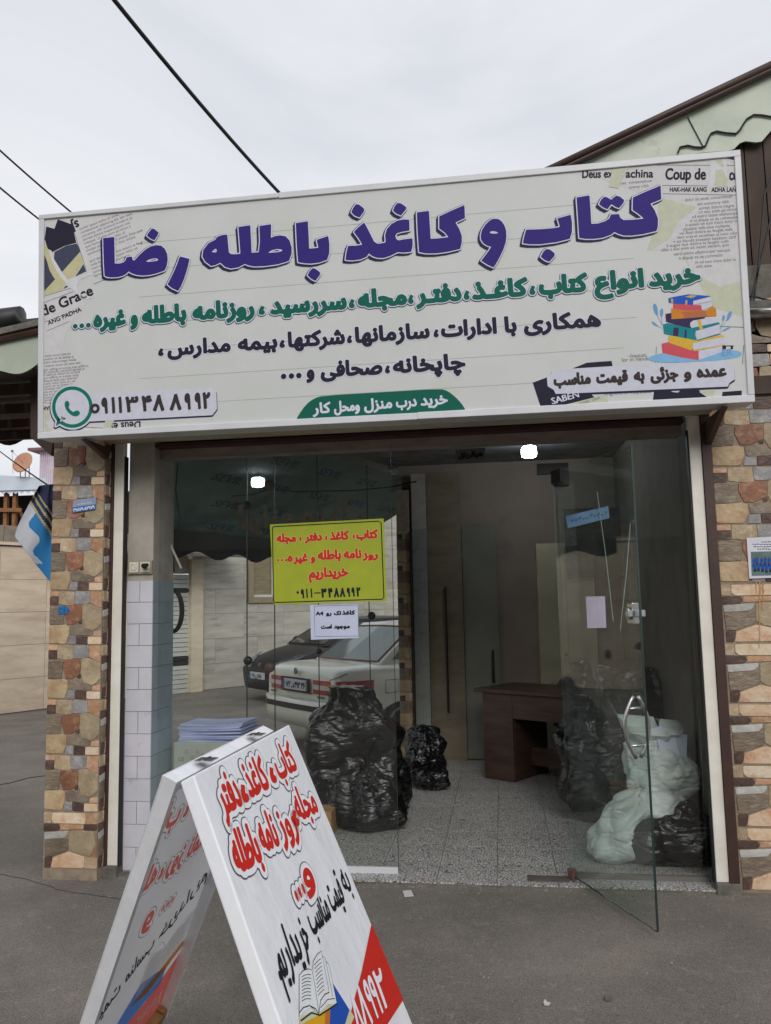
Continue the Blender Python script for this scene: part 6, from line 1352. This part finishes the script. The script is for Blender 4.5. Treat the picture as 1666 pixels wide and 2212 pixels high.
# black hatchback coming the other way
S2 = [(-1.88, .88, .34, .84, .90, .0), (-1.84, .93, .30, .87, .94, .01), (-1.6, .98, .25, .88, .95, .01), (-1.0, 1, .21, .88, .95, .01), (-.2, 1, .2, .88, .95, .01), (.5, 1, .2, .88, .95, .02), (.95, 1, .21, .86, .93, .04), (1.35, .99, .22, .76, .83, .05), (1.65, .96, .24, .67, .72, .05), (1.82, .9, .26, .58, .62, .03), (1.90, .82, .3, .50, .53, .0)]
hd2 = math.pi+.22+.55; pp_ = az(556, 1456, GZ+.48); px2 = Vector((math.cos(hd2), math.sin(hd2), 0)); O2 = Vector((pp_.x, pp_.y, GZ))-px2*1.92
bc = car('black_hatchback', 'black hatchback facing the shop, parked behind the white sedan', tuple(O2), hd2, M_pb, S2, .83, (-1.72, .98, .78, .93), (-1.25, .18, .6, 1.38), 0, M_cgd, False, M_black)
pt2 = MB().box((1.915, -.27, .40), (1.935, .27, .51)).build('plate', mat('plate_white', rgb(196, 200, 208), rough=.5), bc)
plate_text((('\u06f9\u06f8', -.17, -.07), ('\u0646', -.05, .04), ('\u06f6\u06f5\u06f5', .05, .17)), 1.9365, .425, .06, pt2, face=1)
MB().box((1.9355, -.268, .40), (1.937, -.225, .51)).build('plate_band', mat('plate_blue', rgb(36, 104, 178), rough=.5), pt2)
for s_ in (-1, 1):
    q = [(1.86, .38*s_, .56), (1.80, .70*s_, .60), (1.52, .80*s_, .745), (1.40, .80*s_, .80), (1.50, .70*s_, .80), (1.80, .40*s_, .66)]
    MB().prism(q, (.02, .004*s_, .012)).build('headlamp', mat('headlamp_glass', rgb(96, 104, 112), rgb(60, 66, 74), .1, 20), bc, bevel=.004)
    mo = MB().lathe((.62, .92*s_, .98), [(.03, -.06), (.075, -.04), (.085, 0), (.06, .05)], 14, 'x').build('mirror', M_black, bc, smooth=True)
MB().box((1.89, -.3, .33), (1.91, .3, .385)).build('grille', M_black, bc); MB().box((1.868, -.05, .60), (1.885, .05, .66)).build('badge', mat('badge_chrome', rgb(170, 170, 172), rough=.2, metal=.9), bc, bevel=.01)
fb = MB(); bp_ = [(1.2, .845), (1.6, .84), (1.8, .76), (1.9, .5), (1.93, 0)]; bp_ += [(x, -y) for x, y in bp_[-2::-1]]; vs = []
for x, y in bp_: vs += [(x-.02, y, .22), (x, y*1.005, .33), (x-.01, y, .45), (x-.05, y*.98, .47)]
o = fb.add(vs, [(4*i+k, 4*i+4+k, 4*i+5+k, 4*i+1+k) for i in range(len(bp_)-1) for k in range(3)]).build('front_bumper', M_pb, bc, smooth=True); o.modifiers.new('s', 'SOLIDIFY').thickness = .02
MB().beam((.35, -.5, 1.07), (.75, -.2, .965), .015, .012).build('wiper', M_black, bc)
MB().add([(.60, .2, 1.13), (.60, .36, 1.13), (.46, .36, 1.215), (.46, .2, 1.215)], [(0, 1, 2, 3)]).build('dash_paper', mat('paper_white', rgb(214, 214, 222), rough=.6), bc).modifiers.new('s', 'SOLIDIFY').thickness = .003
# ---------------- houses across the road, behind the camera (they darken the reflections in the glass)
ow = bpy.data.objects.new('opposite_wall', MB().box((-14, -16, -.1), (16, -15.4, 6.2)).box((-14, -15.4, 2.9), (16, -14.2, 3.05)).mesh('opposite_wall', mat('opposite_render', rgb(120, 112, 100), rgb(96, 90, 82), .9, .6))); link(ow, kind='structure')

# ================================================================== A-BOARD
H = 1.12
ab = thing('sandwich_board', 'white folding A-board with red outlined lettering standing in front of the shop', 'A-board', (1.7, -2.4, 0))
P1, P2 = az(419, 1674, H), az(625, 1565, H)          # outer top edge of the front panel
R1, R2 = az(351, 1674, H), az(569, 1567, H)          # outer top edge of the rear panel
Q = az(376, 2212, 0.0)+Vector((-.075, 0, 0)); d0 = ((R2-Q).xy).length; G_ = None
for y in range(2180, 3400):
    x = 625+(y-1565)*(869-625)/(2157-1565.); q = az(x, y, 0)
    if abs((q-P2).xy.length-d0) < .006 and q.x > P2.x: G_ = q; break
if G_ is None: G_ = Vector((2.1, -2.1, 0))
rd = (P2-P1); Wd = rd.length; rdn = rd.normalized()
ab.location = ((P1.x+P2.x)/2, (P1.y+P2.y)/2, 0)
M_fab = mat('board_fabric', rgb(238, 240, 244), rgb(230, 232, 238), .5, 4, c3=rgb(206, 204, 200), s3=3, lo3=.58, hi3=.85, bump=.5, bscale=6, bdist=.03, stretch=(1, 1, .5)); M_bwood = mat('board_wood', rgb(170, 130, 84), rgb(140, 100, 60), .7, 8, stretch=(1, 1, .3))
TH = .038
M_cloth = translucent(mat('board_cloth', rgb(246, 246, 246), rgb(240, 240, 242), .6, 4), .55)
def panel(foot, name, side, E1, E2):
    rd_ = E2-E1; Wd = rd_.length; rdn = rd_.normalized(); dn_ = (foot-E2); Lf = dn_.length; dn_.normalize(); nrm2 = rdn.cross(dn_).normalized()
    if nrm2.dot(Vector((foot.x-E2.x, foot.y-E2.y, 0))) < 0: nrm2 = -nrm2      # outward face
    cov = Lf*(.92 if side > 0 else .955)
    T1_ = E1-nrm2*TH
    if side > 0: po = MB().obox(T1_, rdn*Wd, dn_*cov, nrm2*TH).build(name, M_fab, ab, bevel=.004)
    else:          # open at the back: cloth on the outer face, wrapped round a shallow frame
        po = MB().obox(T1_+nrm2*(TH-.003), rdn*Wd, dn_*cov, nrm2*.003).build(name, M_cloth, ab)
        fr_ = MB(); fr_.obox(T1_, rdn*.022, dn_*cov, nrm2*(TH-.0035)).obox(T1_+rdn*(Wd-.022), rdn*.022, dn_*cov, nrm2*(TH-.0035)).obox(T1_+rdn*.0225, rdn*(Wd-.045), dn_*.03, nrm2*(TH-.0035)).build('wrapped_frame', M_fab, po)
    for a in (.02, Wd-.055):
        lg = MB().obox(T1_+rdn*a+dn_*(cov-.05)+nrm2*.004, rdn*.03, dn_*(Lf-cov+.05-.002), nrm2*.03).build('leg', M_bwood, ab)
    return T1_, dn_, nrm2, cov, po, Lf
T1a, dna, na_, cova, poa, Lfa = panel(Vector((G_.x, G_.y, 0)), 'front_panel', 1, P1, P2)
T1b, dnb, nb_, covb, pob, Lfb = panel(Vector((Q.x, Q.y, 0)), 'rear_panel', -1, R1, R2)
for f_ in (.22, .72):
    hp_ = (P1+R1)/2+rdn*(Wd*f_)+Vector((0, 0, .004)); m = MB(); hx_ = Vector((rdn.y, -rdn.x, 0)).normalized(); hp_ = hp_-Vector((0, 0, .003)); m.obox(hp_-rdn*.025-hx_*.022, rdn*.05, hx_*.018, (0, 0, .003)); m.obox(hp_-rdn*.025+hx_*.004, rdn*.05, hx_*.018, (0, 0, .003)); m.tube([hp_-rdn*.025+Vector((0, 0, .002)), hp_+rdn*.025+Vector((0, 0, .002))], .004, 6); m.build('hinge', M_steel, ab)
rdb = (R2-R1).normalized()
# printed face of the front panel
FP = Plane(tuple(T1a+na_*(TH+.0005)), tuple(rdn), tuple(-dna)).shear(-dna); AP = Print(FP, poa)
A1 = lambda p: crop(550, 2120, 450, p, 1659); A2 = lambda p: crop(750, 2500, 500, p)
K_red = flat('board_red', 206, 44, 34); K_outl = flat('board_outline', 84, 84, 92); K_wh = flat('board_white', 236, 238, 243, v=.985); K_blk = flat('board_black', 26, 26, 34)
LY = [(.0165, K_outl, .001, 0, 0, 'word_outline'), (.0135, K_wh, .0016, 0, 0, 'word_halo'), (0, K_red, .0022, 0, 0, 'word')]
def aw(words, crop_, ly, hm, cell=.0022):
    for wd, a, b, e in words:
        A_, B_ = crop_([a, b]); AP.text(wd, A_, B_, hm, e, ly, cell=cell)
aw((('\u06a9\u062a\u0627\u0628', (1010, 665), (1215, 545), .0045), ('\u060c', (935, 720), (992, 690), .002), ('\u06a9\u0627\u063a\u0630', (690, 865), (915, 745), .0045), ('\u060c', (622, 935), (688, 895), .002), ('\u062f\u0641\u062a\u0631', (400, 1050), (615, 935), .0045)), A1, LY, .088)
aw((('\u0645\u062c\u0644\u0647', (1225, 1120), (1440, 1010), .0045), ('\u060c', (1180, 1190), (1238, 1160), .002), ('\u0631\u0648\u0632', (1035, 1330), (1220, 1240), .0045), ('\u0646\u0627\u0645\u0647', (835, 1460), (1020, 1370), .0045), ('\u0628\u0627\u0637\u0644\u0647', (550, 1690), (830, 1540), .005)), A1, LY, .086)
aw((('\u0648', (1290, 1850), (1400, 1800), .005),), A1, LY, .08)
for c_ in ((1195, 1945), (1232, 1905), (1270, 1865)):
    q = FP.uv(*A1([c_])[0]); AP.sdf([q+np.array([(.0085*math.cos(t), .014*math.sin(t)) for t in np.linspace(0, 6.28, 16)[:-1]])], .002, [(.0165, K_outl, .001, 0, 0, 'word_outline'), (.0135, K_wh, .0016, 0, 0, 'word_halo'), (0, K_red, .0022, 0, 0, 'word')])
KB = [(0, K_blk, .001, 0, 0, 'black_word')]
aw((('\u0628\u0647', (905, 470), (965, 420), .0016), ('\u0642\u06cc\u0645\u062a', (775, 640), (900, 530), .0022), ('\u0645\u0646\u0627\u0633\u0628', (580, 870), (765, 690), .0022), ('\u062e\u0631', (495, 1040), (560, 970), .0026), ('\u06cc\u062f\u0627\u0631', (345, 1220), (485, 1080), .0024), ('\u06cc\u0645.', (255, 1310), (345, 1240), .0024)), A2, KB, .085, .0018)
AP.poly(A2([(1158, 760), (1470, 1510), (1250, 1850), (1000, 2300), (800, 2300), (960, 1610), (1060, 1230)]), K_red, .0008, 'red_triangle')
for wd, a, b, e in (('\u06f2', (1270, 1600), (1350, 1545), .0028), ('\u06f9', (1215, 1660), (1270, 1625), .0028), ('\u06f9', (1170, 1710), (1222, 1675), .0028), ('\u06f8', (1095, 1790), (1170, 1730), .0028), ('\u06f8', (1030, 1860), (1100, 1800), .0028)):
    A_, B_ = A2([a, b]); AP.text(wd, A_, B_, .088, e, [(0, K_wh, .0016, 0, 0, 'telephone_number')], cell=.002)
K_bl = flat('book_blue', 30, 82, 180); K_ye = flat('book_yellow', 224, 170, 30); K_or = flat('book_orange', 196, 116, 40); K_pg = flat('book_page', 232, 236, 238); K_cr = flat('book_cream', 206, 208, 170)
AP.poly(A2([(770, 1340), (940, 1610), (900, 1760), (860, 1900), (700, 1900), (740, 1600)]), K_bl, .0008, 'open_book')
AP.poly(A2([(450, 1700), (700, 1620), (750, 1600), (740, 1800), (700, 1950), (440, 1950)]), K_ye, .001, 'open_book'); AP.poly(A2([(700, 1640), (750, 1600), (735, 1900), (690, 1900)]), K_or, .0012, 'open_book')
AP.poly(A2([(940, 1605), (985, 1680), (925, 1820), (885, 1780)]), K_cr, .0012, 'open_book')
AP.poly(A2([(440, 1690), (620, 1600), (810, 1540), (800, 1570), (640, 1660), (455, 1760)]), K_cr, .0014, 'open_book')
AP.poly(A2([(440, 1270), (500, 1215), (560, 1215), (580, 1250), (600, 1150), (660, 1030), (700, 1100), (730, 1160), (790, 1440), (812, 1550), (720, 1560), (634, 1640), (560, 1580), (440, 1680)]), K_pg, .0016, 'open_book')
ol = lambda p, w_=.0016: AP.line(A2(p), w_, K_blk, .0022, 'book_line')
ol([(440, 1680), (440, 1270), (480, 1225), (530, 1208), (565, 1222), (600, 1400), (634, 1660)]); ol([(570, 1215), (580, 1130), (620, 1060), (660, 1030), (690, 1200), (735, 1440)]); ol([(735, 1440), (690, 1460), (650, 1520), (634, 1640)], .002); ol([(440, 1640), (480, 1590), (540, 1570), (600, 1600), (634, 1655)], .002)
ol([(665, 1085), (695, 1100), (770, 1480)]); ol([(700, 1130), (735, 1170), (812, 1550)]); ol([(812, 1550), (740, 1600), (640, 1665), (560, 1640), (455, 1720)], .003); ol([(790, 1500), (720, 1510), (650, 1590)])
for k in range(8):
    y = 1275+k*34; ol([(465, y+14), (490, y-4), (520, y-12), (555, y-8)], .0013)
for k in range(9):
    y = 1130+k*38; ol([(590+k*4, y+40), (610+k*4, y+14), (640+k*4, y-14), (655+k*4, y-22)], .0013)
AP.build()
# the rear panel's print shows through its cloth, mirrored, on the inner face
RPl = Plane(tuple(T1b+nb_*(TH-.0038)), tuple(rdb), tuple(-dnb)).shear(-dnb); RPl.N = np.array(-nb_); BP = Print(RPl, pob)
F_red = mat('faded_red', rgb(255, 150, 138), rgb(252, 140, 130), .6, 8); F_out = mat('faded_outline', rgb(150, 152, 156), rough=.6); F_wh = mat('faded_white', rgb(240, 240, 238), rough=.6); F_blk = mat('faded_black', rgb(84, 86, 90), rough=.6); F_bl = mat('faded_blue', rgb(120, 170, 240), rough=.6); F_or = mat('faded_orange', rgb(226, 160, 100), rough=.6)
[translucent(m_, .55) for m_ in (F_red, F_out, F_wh, F_blk, F_bl, F_or)]
A3 = lambda p: crop(200, 2300, 500, p, 1526)
def q3(a, b): A_, B_ = A3([a, b]); return RPl.uv(*A_), RPl.uv(*B_)
LR = [(.0125, F_out, .0005, 0, 0, 'outline_line'), (0, F_red, .0005, 0, 0, 'word')]
Wb = (R2-R1).length
def rw_(wd, u0, u1, v, hm, e, ly, slope=0): BP.text(wd, (u0, v), (u1, v+slope), hm, e, ly, mirror=True, uv=True, cell=.0026)
rw_('\u06a9\u062a\u0627\u0628', .04, .21, -.2, .086, .0045, LR); rw_('\u060c', .24, .27, -.2, .086, .002, LR); rw_('\u06a9\u0627\u063a\u0630', .30, .48, -.2, .086, .0045, LR); rw_('\u062f\u0641\u062a\u0631', .54, .72, -.2, .086, .0045, LR)
rw_('\u0645\u062c\u0644\u0647', .03, .19, -.40, .084, .0045, LR); rw_('\u060c', .21, .24, -.40, .084, .002, LR); rw_('\u0631\u0648\u0632', .26, .38, -.40, .084, .0045, LR); rw_('\u0646\u0627\u0645\u0647', .40, .53, -.40, .084, .0045, LR); rw_('\u0628\u0627\u0637\u0644\u0647', .56, .74, -.40, .084, .0045, LR)
rw_('\u0648', .22, .29, -.58, .1, .005, LR)
for k in range(3): BP.sdf([np.array([(.35+.035*k+.009*math.cos(t), -.565+.014*math.sin(t)) for t in np.linspace(0, 6.28, 14)[:-1]])], .0024, LR)
BL_ = [(0, F_blk, .0006, 0, 0, 'black_word')]
for wd, u0, u1, v0, v1 in (('\u0628\u0647', .04, .09, -.9, -.87), ('\u0642\u06cc\u0645\u062a', .11, .22, -.86, -.80), ('\u0645\u0646\u0627\u0633\u0628', .24, .39, -.79, -.73), ('\u062e\u0631\u06cc\u062f\u0627\u0631', .42, .64, -.73, -.64), ('\u06cc\u0645', .65, .72, -.63, -.6)):
    BP.text(wd, (u0, v0), (u1, v1), .07, .0024, BL_, mirror=True, uv=True, cell=.0022)
cb_ = -covb
BP.poly([(.0, cb_+.005), (Wb, cb_+.005), (Wb, cb_+.30), (.52, cb_+.20), (.0, cb_+.14)], F_red, .0004, 'red_band', uv=True)
BP.poly([(.30, cb_+.17), (.62, cb_+.22), (.62, cb_+.30), (.40, cb_+.36), (.30, cb_+.26)], F_bl, .0006, 'open_book', uv=True)
BP.poly([(.36, cb_+.28), (.50, cb_+.25), (.74, cb_+.33), (.72, cb_+.36), (.5, cb_+.31)], F_or, .0008, 'open_book', uv=True)
BP.poly([(.38, cb_+.30), (.50, cb_+.33), (.70, cb_+.36), (.72, cb_+.50), (.58, cb_+.48), (.52, cb_+.44), (.40, cb_+.48)], F_wh, .001, 'open_book', uv=True)
for l_ in ([(.38, cb_+.30), (.40, cb_+.48), (.47, cb_+.49), (.52, cb_+.44), (.50, cb_+.33), (.38, cb_+.30)], [(.52, cb_+.44), (.62, cb_+.50), (.72, cb_+.50), (.70, cb_+.36), (.50, cb_+.33)]): BP.line(l_, .0015, F_blk, .0013, 'book_line', uv=True)
for k in range(7): BP.line([(.41, cb_+.44-k*.017), (.49, cb_+.45-k*.017)], .0012, F_blk, .0013, 'book_line', uv=True); BP.line([(.54, cb_+.45-k*.014), (.69, cb_+.475-k*.014)], .0012, F_blk, .0013, 'book_line', uv=True)
rw_('\u06f0\u06f9\u06f1\u06f1', .06, .28, cb_+.04, .075, .002, [(0, F_wh, .0012, 0, 0, 'telephone_number')]); rw_('\u06f3\u06f4\u06f8', .31, .46, cb_+.06, .075, .002, [(0, F_wh, .0012, 0, 0, 'telephone_number')]); rw_('\u06f8\u06f9\u06f9\u06f2', .49, .7, cb_+.08, .075, .002, [(0, F_wh, .0012, 0, 0, 'telephone_number')])
BP.build()
# wooden cross rail and cloth edge under the rear panel
MB().obox(T1b+dnb*(covb-.04)+nb_*.002, rdb*(R2-R1).length, dnb*.04, nb_*.03).build('bottom_rail', M_bwood, ab)
bpy.data.scenes.remove(TS)
for k_ in list(bpy.data.curves):
    if not k_.users: bpy.data.curves.remove(k_)
